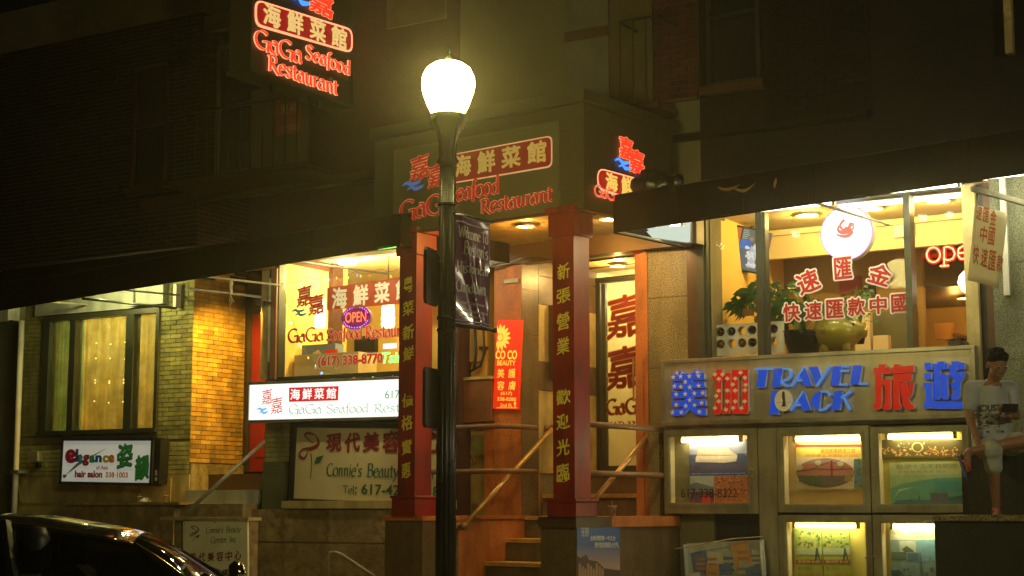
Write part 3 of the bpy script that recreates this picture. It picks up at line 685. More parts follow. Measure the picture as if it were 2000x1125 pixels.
# boxes on the counter
cb = thing('takeaway_boxes', 'blue and red cardboard carton standing open on the counter inside the yellow window', 'carton', F, F.X(625, 685, -.5), -.5, F.Z(640, 690, -.3))
zc = F.Z(640, 690, -.3)
MB().box(F.X(597, 685, -.5), F.X(662, 685, -.5), -.6, -.42, zc, zc + .14).build('box_body', mat('blue_carton', (.12, .18, .30), .7), cb)
MB().box(F.X(635, 685, -.42), F.X(660, 685, -.42), -.42, -.415, zc + .01, zc + .06).build('red_label', redw, cb)
MB().prism([(F.X(606, 685, -.42), zc), (F.X(630, 685, -.42), zc), (F.X(622, 685, -.42), zc + .07)], -.42, -.41).build('paper_fan', M_['cream_wall'], cb)
wd = tag(mbox(F.X(684, 680, -2.9), F.X(724, 680, -2.9), -3.09, -3.0, F.Z(700, 687, -2.9), F.Z(700, 655, -2.9)).build('picture_frame', M_['black']), 'dark framed picture on the back wall of the restaurant below the oval sign', 'picture')

for k, (px_, py) in enumerate(((660, 520), (740, 505))):  # added lamps, hidden above the awning edge, to brighten the room
    x = xa + (.5, 1.5)[k]; t = thing('room_fill_lamp', ('added round lamp brightening the room of the yellow window near its left end', 'added round lamp brightening the room of the yellow window near the red pillar')[k], 'light', F, x, -.8, 4.72, 'added lamps brightening the restaurant room')
    MB().lathe([(0, -.05), (.12, -.04), (.16, 0), (.16, .03)], (x, -.8, 4.77), 18).build('lamp_body', glow('ceiling_glow', (1, .8, .4), 6), t, smooth=True)
    lamp_pt('room_fill_light', F, x, -.8, 4.60, (1, .76, .26), 130, .12, t)
# floodlight on the pilaster shining at the return wall
x, z_ = F.X(507, 592, .16), F.Z(507, 592, .16)
t = thing('floodlight', 'tiny bright floodlight on the pilaster shining at the brick return wall', 'light', F, x, .16, z_)
MB().box(x - .04, x + .06, .10, .2, z_ - .03, z_ + .03).box(x + .06, x + .12, .06, .14, z_ - .015, z_ + .015).build('housing', M_['black'], t)
MB().box(x - .046, x - .041, .11, .19, z_ - .02, z_ + .02).build('lens', glow('flood_lens', (1, .9, .6), 10), t)
fl_ = lamp_pt('floodlight_lamp', F, x - .07, .16, z_, (1, .60, .08), 300, .04, t, spot=100)
tgt = S.P(.55, 0, S.Z(415, 800)); dv = (tgt - F.P(x, .16, z_)); mm_ = dv.to_track_quat('-Z', 'Y').to_matrix().to_4x4(); mm_.translation = F.P(x - .07, .16, z_); put(fl_, mm_, t)

# ------------------------------------------------------------------ restaurant lightbox and the beauty signs
def framed(name, label, cat, corners, w, depth, fmat, face, fw=.03, fr=F):
    sf, W, H = quad(fr, *corners, w)
    t = thing(name, label, cat, sf, 0, 0, -H/2)
    MB().box(-W/2, W/2, -depth, -.012, -H/2, H/2).build('case', fmat, t, sf)
    m = MB().box(-W/2 - .005, W/2 + .005, -depth - .002, .012, H/2 - fw, H/2 + .005).box(-W/2 - .005, W/2 + .005, -depth - .002, .012, -H/2 - .005, -H/2 + fw)
    m.box(-W/2 - .005, -W/2 + fw, -depth - .002, .012, -H/2 + fw, H/2 - fw).box(W/2 - fw, W/2 + .005, -depth - .002, .012, -H/2 + fw, H/2 - fw)
    m.build('frame', fmat, t, sf, bevel=.003)
    MB().rect(-W/2 + fw, W/2 - fw, -H/2 + fw, H/2 - fw, -.008).build('sign_face', face, t, sf)
    return t, sf, W, H
t, sf, W, H = framed('restaurant_lightbox', 'long glowing white lightbox with red characters and green lettering beneath the yellow window', 'sign', ((483, 747), (868, 733), (868, 815), (483, 826)), .25, .2, M_['alu'], glow('lightbox_white', (1, .98, .88), 1.15))
m = MB()
redg = glow('lightbox_red', (.85, .02, .02), .8); greeng = glow('lightbox_green', (.03, .5, .2), .7); blueg = glow('lightbox_blue', (.2, .55, .9), .9)
for L, T, Rr, Bt in ((511, 760, 531, 791), (529, 776, 551, 809)): wpx(m, sf, '嘉', L, T, Rr, Bt, -.004, bold=.0, brush=.12)
m.build('logo_character', redg, t, sf)
m = MB(); wave(m, sf, 498, 795, 524, 810, -.004); m.build('logo_wave', blueg, t, sf)
m = MB(); a = [(sf.X(x, y), sf.Z(x, y)) for x, y in ((564, 757), (661, 754), (660, 782), (564, 785))]; m.flat(a, -.004); m.build('red_band', redg, t, sf)
m = MB()
for i, ch in enumerate('海鮮菜館'): wpx(m, sf, ch, 567 + i * 23.5, 759.5 - i * .7, 586 + i * 23.5, 781 - i * .7, -.001, bold=.03)
m.build('lettering', glow('lightbox_letter_white', (1, .97, .9), 1.1), t, sf)
m = MB()
for (s, L, Rr, b, x_) in (('GaGa', 564, 628, 808, 796), ('Seafood', 637, 720, 806, 795), ('Restaurant', 730, 858, 804, 793)): penpx(m, sf, s, L, Rr, b, x_, -.003, thick=.16, thin=.06)
wpx(m, sf, '617 338-8770', 752, 761, 862, 777, -.003)
m.build('lettering', greeng, t, sf)

def flower(t, fr, pts_r, stem, leaf, w, wd, mr, mg):
    m = MB()
    ln = smooth_line([(fr.X(a, b, w), fr.Z(a, b, w)) for a, b in pts_r], 5); stroke(m, ln, lambda dx, dz, t_: wd * (.35 + 1.0 * math.sin(math.pi * t_) * abs(math.sin(t_ * 9))), w, .004); m.build('flower_emblem', mr, t, fr)
    m = MB(); ln = smooth_line([(fr.X(a, b, w), fr.Z(a, b, w)) for a, b in stem]); stroke(m, ln, lambda dx, dz, t_: wd * .35, w)
    m.flat([(fr.X(a, b, w), fr.Z(a, b, w)) for a, b in leaf], w + .001); m.build('leaf_emblem', mg, t, fr)
cface = mat('cream_sign_face', (.70, .64, .38), .4, var=.15, vs=1.5)
maroon = mat('maroon_lettering', (.26, .02, .03), .5, var=0); dkgreen = mat('dark_green_lettering', (.02, .13, .06), .5, var=0)
t, sf, W, H = framed('beauty_signboard', 'black framed cream signboard with maroon characters and green lettering below the lightbox', 'sign', ((570, 826), (868, 829), (868, 994), (569, 982)), .16, .12, M_['black'], cface, .055)
flower(t, sf, [(612, 866), (596, 852), (600, 846), (615, 850), (622, 866), (610, 875), (590, 878), (585, 890), (594, 895), (601, 883)], [(607, 886), (609, 905), (606, 935)], [(614, 906), (618, 893), (633, 889), (624, 904)], .0, .035, maroon, dkgreen)
m = MB()
for i, (L, T, Rr, Bt) in enumerate(((637, 845, 667, 883), (673, 844, 703, 884), (709, 843, 741, 884), (747, 841, 781, 885), (788, 841, 822, 885), (829, 841, 862, 885))): wpx(m, sf, '現代美容中心'[i], L, T, Rr, Bt, .0, .006, bold=.04, brush=.1)
m.build('lettering', maroon, t, sf)
m = MB(); penpx(m, sf, "Connie's", 637, 706, 930, 914, 0.0, thick=.2, thin=.09, shear=.06, serif=.06); penpx(m, sf, "Beauty", 716, 778, 932, 915, 0.0, thick=.2, thin=.09, shear=.06, serif=.06); penpx(m, sf, "Center", 788, 850, 934, 917, 0.0, thick=.2, thin=.09, shear=.06)
penpx(m, sf, 'Tel', 669, 692, 964, 954, 0.0, thick=.24, thin=.1, serif=.06); wpx(m, sf, ': 617-423-8838', 693, 947, 858, 968, 0.0, bold=.015); m.build('lettering', dkgreen, t, sf)

# small sign on the stone gatepost (nearer the street)
sp_w = 1.3
gpz = F.Z(400, 1010, sp_w)
gp = thing('stone_gatepost', 'squat sandstone gatepost with a flat cap beside the basement steps', 'gatepost', F, F.X(400, 1010, sp_w), sp_w - .3, 0)
MB().box(F.X(340, 1050, sp_w), F.X(487, 1050, sp_w), sp_w - .16, sp_w, 0, gpz - .04).build('post', M_['stone'], gp)
MB().box(F.X(316, 1050, sp_w), F.X(489, 1050, sp_w), sp_w - .2, sp_w + .05, gpz - .04, gpz).build('cap', M_['cream'], gp)
sf, W, H = quad(F, (357, 1019), (483, 1012), (484, 1160), (358, 1160), sp_w + .03)
t = thing('small_beauty_sign', 'cream screwed-on board with flower emblem and red characters fixed to the stone gatepost', 'sign', sf, 0, 0, -H/2)
MB().box(-W/2, W/2, -.03, 0, -H/2, H/2).build('board', mat('small_sign_white', (.92, .90, .62), .5, var=.15), t, sf)
flower(t, sf, [(385, 1037), (376, 1032), (374, 1029), (381, 1028), (388, 1034), (382, 1040), (372, 1043), (372, 1047), (379, 1044), (386, 1041)], [(380, 1046), (378, 1058)], [(382, 1051), (384, 1046), (391, 1045), (387, 1050)], .004, .012, maroon, dkgreen)
m = MB(); penpx(m, sf, "Connie's", 402, 436, 1041, 1033, .004, thick=.17, thin=.08, shear=.15); penpx(m, sf, "Beauty", 441, 470, 1040, 1032, .004, thick=.17, thin=.08, shear=.15)
penpx(m, sf, "Center, Inc.", 411, 464, 1060, 1052, .004, thick=.17, thin=.08, shear=.15); m.build('lettering', dkgreen, t, sf)
m = MB()
for i in range(6): wpx(m, sf, '現代美容中心'[i], 370 + i * 17.6, 1080 - i * .9, 383 + i * 17.6, 1099 - i * .9, .004, bold=.02, brush=.1)
for i in range(4): wpx(m, sf, '美容護理'[i], 398 + i * 18, 1111, 410 + i * 18, 1123, .004, bold=.01, brush=.1)
m.build('lettering', maroon, t, sf)
m = MB()
for a, b in ((361, 1023), (420, 1020), (479, 1017)): m.lathe([(.008, 0), (.006, .006), (0, .007)], (sf.X(a, b), .0, sf.Z(a, b)), 8, 'w')
m.build('screws', M_['black'], t, sf)
# rendered basement wall from the gatepost to the porch
zb2 = F.Z(600, 993, .35)
bw = thing('basement_front_wall', 'stained sandstone block wall below the beauty signboard', 'wall', F, F.X(620), .35, 0)
MB().box(F.X(470, 1050, .2), F.X(830, 1050, .2), -.02, .19, 0, zb2 - .01).build('wall_core', M_['mortar'], bw)
xs = [F.X(p, 1050, .2) for p in (470, 556, 640, 752, 860)]
for i in range(4):
    for j_, (q0, q1) in enumerate(((zb2 - .42, zb2 - .01), (zb2 - 1.0, zb2 - .43))):
        MB().box(xs[i] + .004, xs[i + 1] - .004, .17, .2 + random.uniform(0, .006), q0 + .004, q1 - .004, .006).build('stone_block', M_['stone'], bw)
MB().box(F.X(548, 1000, .25), F.X(868, 1000, .25), -.02, .24, zb2, F.Z(600, 978, .25)).build('stone_coping', M_['cream'], bw)
# handrail up to the red door, and the bent one at the basement stair
tag(MB().tube([(F.X(357, 1008, 1.0), 1.0, F.Z(357, 1008, 1.0)), (F.X(517, 862, .2), .2, F.Z(517, 862, .2))], .025, 10).build('handrail', M_['pipe_grey'], smooth=True), 'straight grey steel handrail slanting up from the gatepost to the red door', 'handrail')
pb = []
for a, b, w in ((641, 1160, 1.2), (641, 1088, 1.2), (645, 1080, 1.2), (655, 1079, 1.2), (668, 1084, 1.2), (725, 1122, 1.2), (760, 1150, 1.2)): pb.append((F.X(a, b, w), w, F.Z(a, b, w)))
tag(MB().tube(pb, .022, 10).build('handrail', M_['pipe_grey'], smooth=True), 'bent round-topped pipe handrail at the basement stair below the cream signboard', 'handrail')

# ------------------------------------------------------------------ porch: platform, stairs, walls (frame B, s = depth behind its front = -w)
def BX(px_, py, w=0): return B.X(px_, py, w)
zled = B.Z(830, 1008)                      # top of the low porch walls
xL = BX(825, 1050); xR = BX(1125, 1050)    # faces of the two low walls towards +x
LS = B.side(xL); RS = B.side(xR)
porch = thing('entrance_porch', 'granite porch with chequer-edged steps climbing between two low walls to the glass door', 'porch', B, (xL + xR) / 2, -1, 0)
xpl = BX(752, 1050); xpr = BX(1056, 1050)
MB().box(xpl, xL, -.62, 0, 0, zled - .05).build('pedestal', M_['granite_dark'], porch, B)
MB().box(xpl - .03, xL + .012, -.65, .02, zled - .05, zled).build('pedestal_cap', M_['granite_lit'], porch, B)
MB().box(xL - .35, xL, -2.0, -.62, 0, zled - .04).build('low_wall', M_['granite_lit'], porch, B)
MB().box(xL - .38, xL + .02, -1.95, -.653, zled - .04, zled).build('coping', M_['granite_lit'], porch, B)
MB().box(xpr, xR, -.62, 0, 0, zled - .11).build('pedestal', M_['granite_dark'], porch, B)
MB().box(xpr - .02, xR + .015, -.62, .02, zled - .11, zled).build('pedestal_cap', M_['brown'], porch, B)
MB().box(xR - .3, xR, -1.98, -.62, 0, zled - .11).build('low_wall', M_['granite_dark'], porch, B)
MB().box(xR - .33, xR + .02, -1.98, -.622, zled - .11, zled).build('coping', M_['granite_lit'], porch, B)
tread = mat('chequer_edge', (.70, .46, .14), .55, metal=.2, var=.3, vs=5); riser = mat('stone_riser', (.15, .11, .06), .8, var=.5, vs=4, bump=.3)
for k in range(5):
    s0 = 1.09 + .367 * k; zt = .88 + .257 * k; s1 = 3.6 if k == 4 else s0 + .40
    MB().box(xL, xR - .3, -s1, -s0 - .02, zt - .257, zt - .045).build('step_riser', riser, porch, B)
    MB().box(xL + .002, xR - .302, -s1 + .01, -s0, zt - .045, zt).build('step_tread', tread, porch, B)
    m = MB()                                     # raised chequer pattern along the nosing
    x = xL + .05; i = 0
    while x < xR - .35:
        m.add([(x, s0 - .004, zt - .04), (x + .03, s0 - .004, zt - .024), (x + .026, s0 - .004, zt - .018), (x - .004, s0 - .004, zt - .034)] if i % 2 else [(x, s0 - .004, zt - .006), (x + .03, s0 - .004, zt - .022), (x + .026, s0 - .004, zt - .028), (x - .004, s0 - .004, zt - .012)], [(0, 1, 2, 3)]); x += .028; i += 1
    m.build('chequer_nosing', M_['brass'], porch, B, kind='stuff')
# entry walls
ew = thing('entrance_wall', 'orange lit granite entrance wall with dark tiled return and cream panels', 'wall', B, xL, -1.9, zled)
zbeam0 = 4.42; 
xp0 = B.X(965, 800, -1.82)
MB().box(B.X(842, 800, -2.0), B.X(950, 800, -2.0), -2.2, -2.0, 1.3, 5.0).build('back_panel', M_['yellow_wall'], ew, B)
# the pilaster carrying the red sign, its return wall of dark tiles
xq = B.X(1018, 800, -1.82)
zc0 = B.Z(990, 740, -1.82)
MB().box(xp0, xq, -2.2, -1.82, zled, 4.72).box(B.X(946, 900, -1.84), xp0 - .002, -2.0, -1.84, zled, B.Z(950, 738, -1.84)).build('granite_pilaster', M_['granite_lit'], ew, B)
QS = B.side(xq)
xs_ = [1.822, 2.215, 3.46]
zz = [zled, 1.9, 2.45, 3.0, 3.55, 4.1, 4.72]
for i in range(6):
    MB().box(1.822, 2.16, -.02, .006, zz[i] + .004, zz[i + 1] - .004, .004).build('granite_tile', M_['granite_dark'], ew, QS)
MB().box(1.822, 3.46, -.05, -.021, 1.3, 4.72).build('tile_backing', M_['mortar'], ew, QS)
tones = [M_['cream'], M_['granite_dark'], M_['cream'], M_['granite_dark'], M_['granite_dark']]
cz = [1.9, 2.9, 3.25, 3.95, 4.3, 4.72]
for i in range(5):
    for (a, b) in ((2.168, 2.8), (2.808, 3.42)):
        MB().box(a, b, -.02, .006, cz[i] + .004, cz[i + 1] - .004, .004).build('wall_tile', tones[i], ew, QS)
tag(mbox(2.36, 2.62, .012, .09, 3.05, 3.95).build('notice_cabinet', M_['brown'], None, QS), 'slim dark cabinet hung on the cream entrance wall beside the front red pillar', 'cabinet')
# ceilings, beams
MB().box(B.X(730, 470) + .035, B.X(1141, 405) - .035, -1.78, -.035, 4.63, 4.655).build('porch_ceiling', M_['beige'], rest, B)
MB().box(B.X(893, 480, -1.85), xR + .4, -1.95, -1.785, 4.40, 4.72).build('ceiling_beam', M_['brown'], rest, B)
MB().box(xq - .5, xR + .1, -3.45, -1.955, 4.48, 4.60).build('corridor_ceiling', M_['beige'], rest, B)
for s_ in (2.5, 3.0): MB().box(xq + .01, xR + .08, -s_ - .012, -s_, 4.462, 4.479).build('ceiling_batten', M_['brown'], rest, B)
MB().box(B.X(842, 800, -2.0), B.X(893, 800, -2.0), -2.2, -1.99, 4.4, 4.72).build('ceiling_trim', M_['brown'], rest, B)
for k, (px_, py, w) in enumerate(((1026, 447, -.7), (1188, 470, -.9))):
    x = B.X(px_, py, w)
    d = thing('downlight', ('round orange glowing downlight in the porch ceiling above the banner', 'small orange downlight in the porch ceiling beyond the right pillar')[k], 'light', B, x, w, 4.61, 'porch downlights')
    MB().lathe([(.10, 0), (.10, .02), (.075, .02)], (x, w, 4.60), 20).build('trim_ring', M_['white'], d, B)
    MB().lathe([(.0, 0), (.072, 0), (.072, .006)], (x, w, 4.603), 16).build('lens', glow('sodium_lens', (1, .55, .15), 14), d, B)
    lamp_pt('downlight_lamp', B, x, w, 4.585, (1, .42, .06), (66, 36)[k], .03, d)
# corridor lamp over the door, the light seen on the walls there
x = B.X(1215, 480, -3.0)
d = thing('corridor_light', 'shallow ceiling lamp in front of the glass restaurant door', 'light', B, x, -2.9, 4.44)
MB().lathe([(.09, 0), (.11, .04)], (x, -2.9, 4.44), 16).build('lamp_body', M_['white'], d, B); lamp_pt('corridor_lamp', B, x, -2.9, 4.38, (1, .60, .18), 42, .03, d)
# glass door
dw = -3.42
dx0, dx1 = B.X(1168, 750, dw), B.X(1300, 750, dw); dz0, dz1 = 1.91, B.Z(1200, 548, dw)
dd_ = thing('entrance_door', 'black framed glass restaurant door with two large maroon characters', 'door', B, (dx0 + dx1) / 2, dw, dz0)
MB().box(dx0, dx0 + .05, dw - .05, dw + .04, dz0, dz1 + .05).box(dx0 + .05, dx1, dw - .05, dw + .04, dz1 - .02, dz1 + .05).box(dx1 - .06, dx1, dw - .05, dw + .04, dz0, dz1 - .02).build('door_frame', M_['black'], dd_, B)
lx0, lx1 = B.X(1177, 750, dw), B.X(1290, 750, dw)
MB().box(lx0, B.X(1185, 750, dw), dw - .03, dw + .02, dz0 + .02, dz1 - .03).box(lx0, lx1, dw - .03, dw + .02, dz0 + .01, dz0 + .1).build('door_leaf', M_['dark_frame'], dd_, B)
MB().box(B.X(1185, 750, dw), lx1, dw - .01, dw, dz0 + .1, dz1 - .03).build('pane', M_['glass'], dd_, B)
hz = B.Z(1235, 745, dw)
MB().tube([(B.X(1240, 750, dw), dw + .03, hz - .25), (B.X(1240, 750, dw), dw + .03, hz + .3)], .014, 8).build('handle', M_['brass'], dd_, B)
maroon2 = mat('door_vinyl_maroon', (.18, .01, .015), .5, var=0); goldv = mat('door_vinyl_gold', (.6, .45, .12), .5, var=0)
m = MB(); m2 = MB()
for (L, T, Rr, Bt) in ((1184, 573, 1258, 662), (1184, 674, 1258, 762)):
    wpx(m2, B, '嘉', L - 2, T - 2, Rr + 2, Bt + 2, dw + .003, bold=.04, brush=.14); wpx(m, B, '嘉', L, T, Rr, Bt, dw + .008, bold=.020, brush=.14)
for s_, L, Rr, b, xt in (('GaGa', 1184, 1260, 808, 789),):
    penpx(m2, B, s_, L, Rr, b, xt, dw + .003, thick=.3, thin=.12, grow=.02); penpx(m, B, s_, L, Rr, b, xt, dw + .006, thick=.3, thin=.12)
wpx(m, B, '(617) 338-8770', 1184, 822, 1290, 831, dw + .006, bold=.03)
m2.build('lettering_outline', goldv, dd_, B); m.build('lettering', maroon2, dd_, B)
# lobby behind the door
rw = MB().box(dx0 - .3, dx1 + .4, dw - 2.0, dw - 1.9, 1.8, 4.6).box(dx0 - .3, dx0 - .2, dw - 1.9, dw - .06, 1.8, 4.6).box(dx1 + .3, dx1 + .4, dw - 1.9, dw - .06, 1.8, 4.6).box(dx0 - .3, dx1 + .4, dw - 2, dw - .06, 4.55, 4.65)
rw.build('lobby_wall', M_['cream_wall'], rest, B)
MB().box(dx0 - .3, dx1 + .4, dw - 2, dw - .06, 1.7, 1.8).build('lobby_floor', M_['wood'], rest, B)
MB().box(dx0 - .19, B.X(1224, 880, dw - 1.88), dw - 1.89, dw - 1.87, 1.81, B.Z(1205, 880, dw - 1.88)).build('lobby_dado', M_['granite_grey'], rest, B)
pd = MB().box(B.X(1222, 700, dw - 1.85), B.X(1229, 700, dw - 1.85), dw - 1.86, dw - 1.82, 1.81, B.Z(1225, 565, dw - 1.84)); pd.box(B.X(1222, 700, dw - 1.85), B.X(1262, 700, dw - 1.85), dw - 1.86, dw - 1.82, B.Z(1225, 568, dw - 1.84), B.Z(1225, 560, dw - 1.84))
pd.build('inner_door_frame', M_['wood'], rest, B)
MB().box(B.X(1229.5, 700, dw - 1.85), B.X(1262, 700, dw - 1.85), dw - 1.87, dw - 1.84, 1.81, B.Z(1225, 568, dw - 1.84)).build('inner_door', M_['orange_wall'], rest, B)
tag(mbox(B.X(1234, 680, dw - 1.83), B.X(1241, 680, dw - 1.83), dw - 1.835, dw - 1.82, B.Z(1237, 706, dw - 1.83), B.Z(1237, 694, dw - 1.83)).build('wall_notice', M_['black'], None, B), 'tiny dark notice on the orange inner door behind the glass', 'notice')
lamp_pt('lobby_lamp', B, (lx0 + lx1) / 2 + .1, dw - .9, 4.3, (1, .86, .42), 52, .1, dd_)
# two sets of rails on the low walls, stair handrails
rl = thing('entry_rail', 'pair of level brown pipe rails with turned-down ends left of the entrance steps', 'rail', B, B.X(930, 900, -1.2), -1.2, zled)
for y0, y1 in ((835, 832), (922, 919)):
    z = B.Z(940, (y0 + y1) / 2, -1.25)
    MB().tube([(B.X(842, y0, -1.25), -1.25, z), (B.X(978, y0, -1.25), -1.25, z), (B.X(985, y0, -1.25), -1.29, z), (B.X(987, y0, -1.25), -1.4, z), (B.X(987, y0, -1.25), -1.84, z)], .032, 12).build('rail', M_['pipe_brown'], rl, B, smooth=True)
rl = thing('entry_rail', 'pair of level brown pipe rails running back from the right pillar to granite', 'rail', B, xR - .1, -1.2, zled)
RL = B.side(xR - .12)
for ya in (832, 926):
    z = RL.Z(1200, ya)
    MB().tube([(.15, 0, z), (1.95, 0, z)], .032, 12).build('rail', M_['pipe_brown'], rl, RL, smooth=True)
hr = thing('stair_handrail', 'brass coloured handrail climbing the steps with ball ends on wall brackets', 'handrail', LS, 1.5, .1, 1.8)
w = .09
a = (LS.X(906, 1028, w), w, LS.Z(906, 1028, w)); b = (LS.X(1080, 836, w), w, LS.Z(1080, 836, w))
MB().tube([a, b], .03, 12).build('rail', M_['brass'], hr, LS, smooth=True)
for p in (a, b): MB().lathe([(0, -.045), (.03, -.035), (.045, 0), (.03, .035), (0, .045)], p, 12).tube([p, (p[0], -.2 if p is b else 0, p[2])], .018, 8).lathe([(.05, 0), (.05, .015), (.0, .02)], (p[0], 0, p[2]), 12, 'w').build('bracket', M_['pipe_brown'], hr, LS, smooth=True)
hr = thing('stair_handrail', 'brass coloured handrail slanting up behind the right red pillar', 'handrail', RS, 1.5, -.32, 1.8)
w = -.34
MB().tube([(RS.X(1150, 990, w), w, RS.Z(1150, 990, w)), (RS.X(1290, 822, w), w, RS.Z(1290, 822, w))], .03, 12).build('rail', M_['brass'], hr, RS, smooth=True)
# things on the entry wall: meter, gas pipe, wooden box, cream brick opening
z = lambda a, b, w: B.Z(a, b, w); xx = lambda a, b, w: B.X(a, b, w)
gm = thing('gas_meter', 'cream utility box with black looping pipes on the orange entrance wall', 'meter', B, xx(915, 680, -1.98), -1.98, z(915, 705, -1.98))
MB().box(xx(898, 680, -1.9), xx(932, 680, -1.9), -2.0, -1.88, z(915, 707, -1.9), z(915, 640, -1.9), .01).build('meter_box', M_['cream_wall'], gm, B)
MB().box(xx(895, 680, -1.9), xx(944, 680, -1.9), -2.0, -1.93, z(915, 684, -1.9), z(915, 678, -1.9)).build('bracket', M_['brown'], gm, B)
pts = [(xx(929, a_, -1.85), -1.85, z(929, a_, -1.85)) for a_ in (630,)] + [(xx(a_, b_, -1.85), -1.85, z(a_, b_, -1.85)) for a_, b_ in ((944, 640), (946, 690), (938, 715), (920, 725), (893, 724))]
MB().tube(pts, .016, 8).build('pipe', M_['black'], gm, B, smooth=True)
MB().tube([(xx(a_, b_, -1.83), -1.83, z(a_, b_, -1.83)) for a_, b_ in ((928, 640), (930, 690), (926, 722))], .018, 8).build('pipe', M_['black'], gm, B, smooth=True)
wb = thing('wooden_box', 'brown wooden box with a pale worn top edge mounted under the gas meter', 'box', B, xx(925, 780, -1.9), -1.9, z(925, 824, -1.9))
MB().box(xx(885, 780, -1.75), xx(958, 780, -1.75), -1.98, -1.76, z(925, 824, -1.75), z(925, 742, -1.75), .008).build('box_body', M_['wood'], wb, B)
MB().box(xx(885, 780, -1.74), xx(959, 780, -1.74), -1.98, -1.74, z(925, 742, -1.75) + .002, z(925, 736, -1.75)).build('box_lid', M_['cream'], wb, B)
bo = MB(); 
bricks(B, ew, xx(893, 900, -1.96), xx(948, 900, -1.96), z(920, 905, -1.96), z(920, 850, -1.96), -1.96, M_['cream_brick'], single=True, budget=[40], bw=.2, bh=.09)
MB().box(xx(893, 900, -1.98), xx(948, 900, -1.98), -1.996, -1.975, zled, z(920, 850, -1.96)).build('recess_panel', M_['cream'], ew, B)
tag(MB().tube([(xx(a_, b_, -1.9), -1.9, z(a_, b_, -1.9)) for a_, b_ in ((904, 845), (912, 870), (926, 903))], .012, 6).build('thin_pipe', M_['pipe_brown'], None, B), 'thin dark pipe leaning inside the cream brick opening by the rails', 'pipe')
# sagging cable under the porch ceiling
cab = [(xx(a_, b_, -1.7), -1.7, z(a_, b_, -1.7)) for a_, b_ in ((890, 524), (915, 527), (950, 522), (985, 512), (1015, 500), (1050, 500), (1085, 506))]
tag(MB().tube(cab, .012, 6).build('cable', M_['brown'], None, B, smooth=True), 'sagging brown cable strung along the entrance under the porch ceiling', 'cable')
tag(mbox(xx(986, 548, -1.81), xx(1013, 548, -1.81), -1.815, -1.79, z(1000, 553, -1.81), z(1000, 545, -1.81)).build('name_plate', M_['pipe_grey'], None, B), 'small pale metal plate high on the granite pilaster above the red sign', 'plate')
# red beauty sign on the pilaster
sf, W, H = quad(B, (965, 625), (1013, 626), (1016, 799), (968, 799), -1.78)
rs = thing('red_beauty_sign', 'tall glowing red sign with a yellow daisy and vertical characters on the pilaster', 'sign', sf, 0, 0, -H/2)
MB().box(-W/2, W/2, -.04, 0, -H/2, H/2).build('board', mat('red_sign_face', (.75, .04, .01), .5, var=.05, emit=(1, .03, .003), es=.42), rs, sf)
yel = mat('sign_yellow', (.90, .60, .10), .5, var=0, emit=(1, .52, .06), es=.8)
m = MB(); cx_, cz_ = sf.X(977, 659), sf.Z(977, 659)
for i in range(15):
    a = R(-100 + i * 24); 
    r0, r1, hw = .045, .165, .022
    P = [(cx_ + r * math.cos(a) - t_ * math.sin(a), cz_ + r * math.sin(a) + t_ * math.cos(a)) for r, t_ in ((r0, -.008), (r0 + .05, -hw), (r1 - .03, -hw * .8), (r1, 0), (r1 - .03, hw * .8), (r0 + .05, hw), (r0, .008))]
    P = [(max(p[0], -W/2 + .01), p[1]) for p in P]
    if min(p[0] for p in P) > -W/2 + .011 or abs(math.sin(a)) > .7: m.flat(P, .002)
m.disc(cx_, cz_, .04, .003); m.build('daisy_emblem', yel, rs, sf)
m = MB(); wpx(m, sf, 'CO CO', 968, 684, 1010, 702, .003, bold=.035); wpx(m, sf, 'BEAUTY', 971, 704, 1007, 714, .003, bold=.02)
for ch, L, T in (('美', 971, 720), ('護', 993, 720), ('容', 971, 744), ('膚', 993, 744)): wpx(m, sf, ch, L, T, L + 14, T + 18, .003, bold=.01)
wpx(m, sf, '(617)', 978, 765, 1000, 773, .003, bold=.015); wpx(m, sf, '338-8285', 971, 776, 1008, 783, .003, bold=.015); wpx(m, sf, '2nd FL', 977, 788, 1001, 795, .003, bold=.01)
m.flat([(sf.X(a_, b_), sf.Z(a_, b_)) for a_, b_ in ((1005, 795), (1007, 795), (1007, 789), (1009, 789), (1006, 783), (1003, 789), (1005, 789))], .003)
m.flat([(sf.X(a_, b_), sf.Z(a_, b_)) for a_, b_ in ((970, 797), (1011, 797), (1011, 796), (970, 796))], .003)
m.build('lettering', yel, rs, sf)

# ------------------------------------------------------------------ red pillars
def pillar(lab, x0, x1, side_px, txt, rows, base_top, zt, sel):
    a, b = B.X(x0, 800), B.X(x1, 800); dpt = .28
    t = thing('red_pillar', lab, 'pillar', B, (a + b) / 2, -dpt / 2, zled, 'red porch pillars')
    MB().box(a, b, -dpt, 0, base_top, zt, .004).build('shaft', M_['red_paint'], t, B)
    MB().box(a - .045, b + .045, -dpt - .045, .045, zled, base_top - .03, .006).build('base_block', M_['red_paint'], t, B)
    MB().box(a - .06, b + .06, -dpt - .06, .06, base_top - .03, base_top, .008).build('base_moulding', M_['red_paint'], t, B)
    MB().box(a - .03, b + .03, -dpt - .03, .03, zt, zt + .24).build('capital', M_['red_paint'], t, B)
    MB().box(a - .06, b + .06, -dpt - .06, .06, zt + .24, zt + .30, .008).build('capital_moulding', M_['red_paint'], t, B)
    m = MB()
    for ch, (L, T, Rr, Bt) in zip(txt, rows): wpx(m, B, ch, L, T, Rr, Bt, .004, .004, bold=.012, brush=.16)
    m.build('lettering', M_['gold'], t, B)
    return t
zt_ = B.Z(1100, 460)
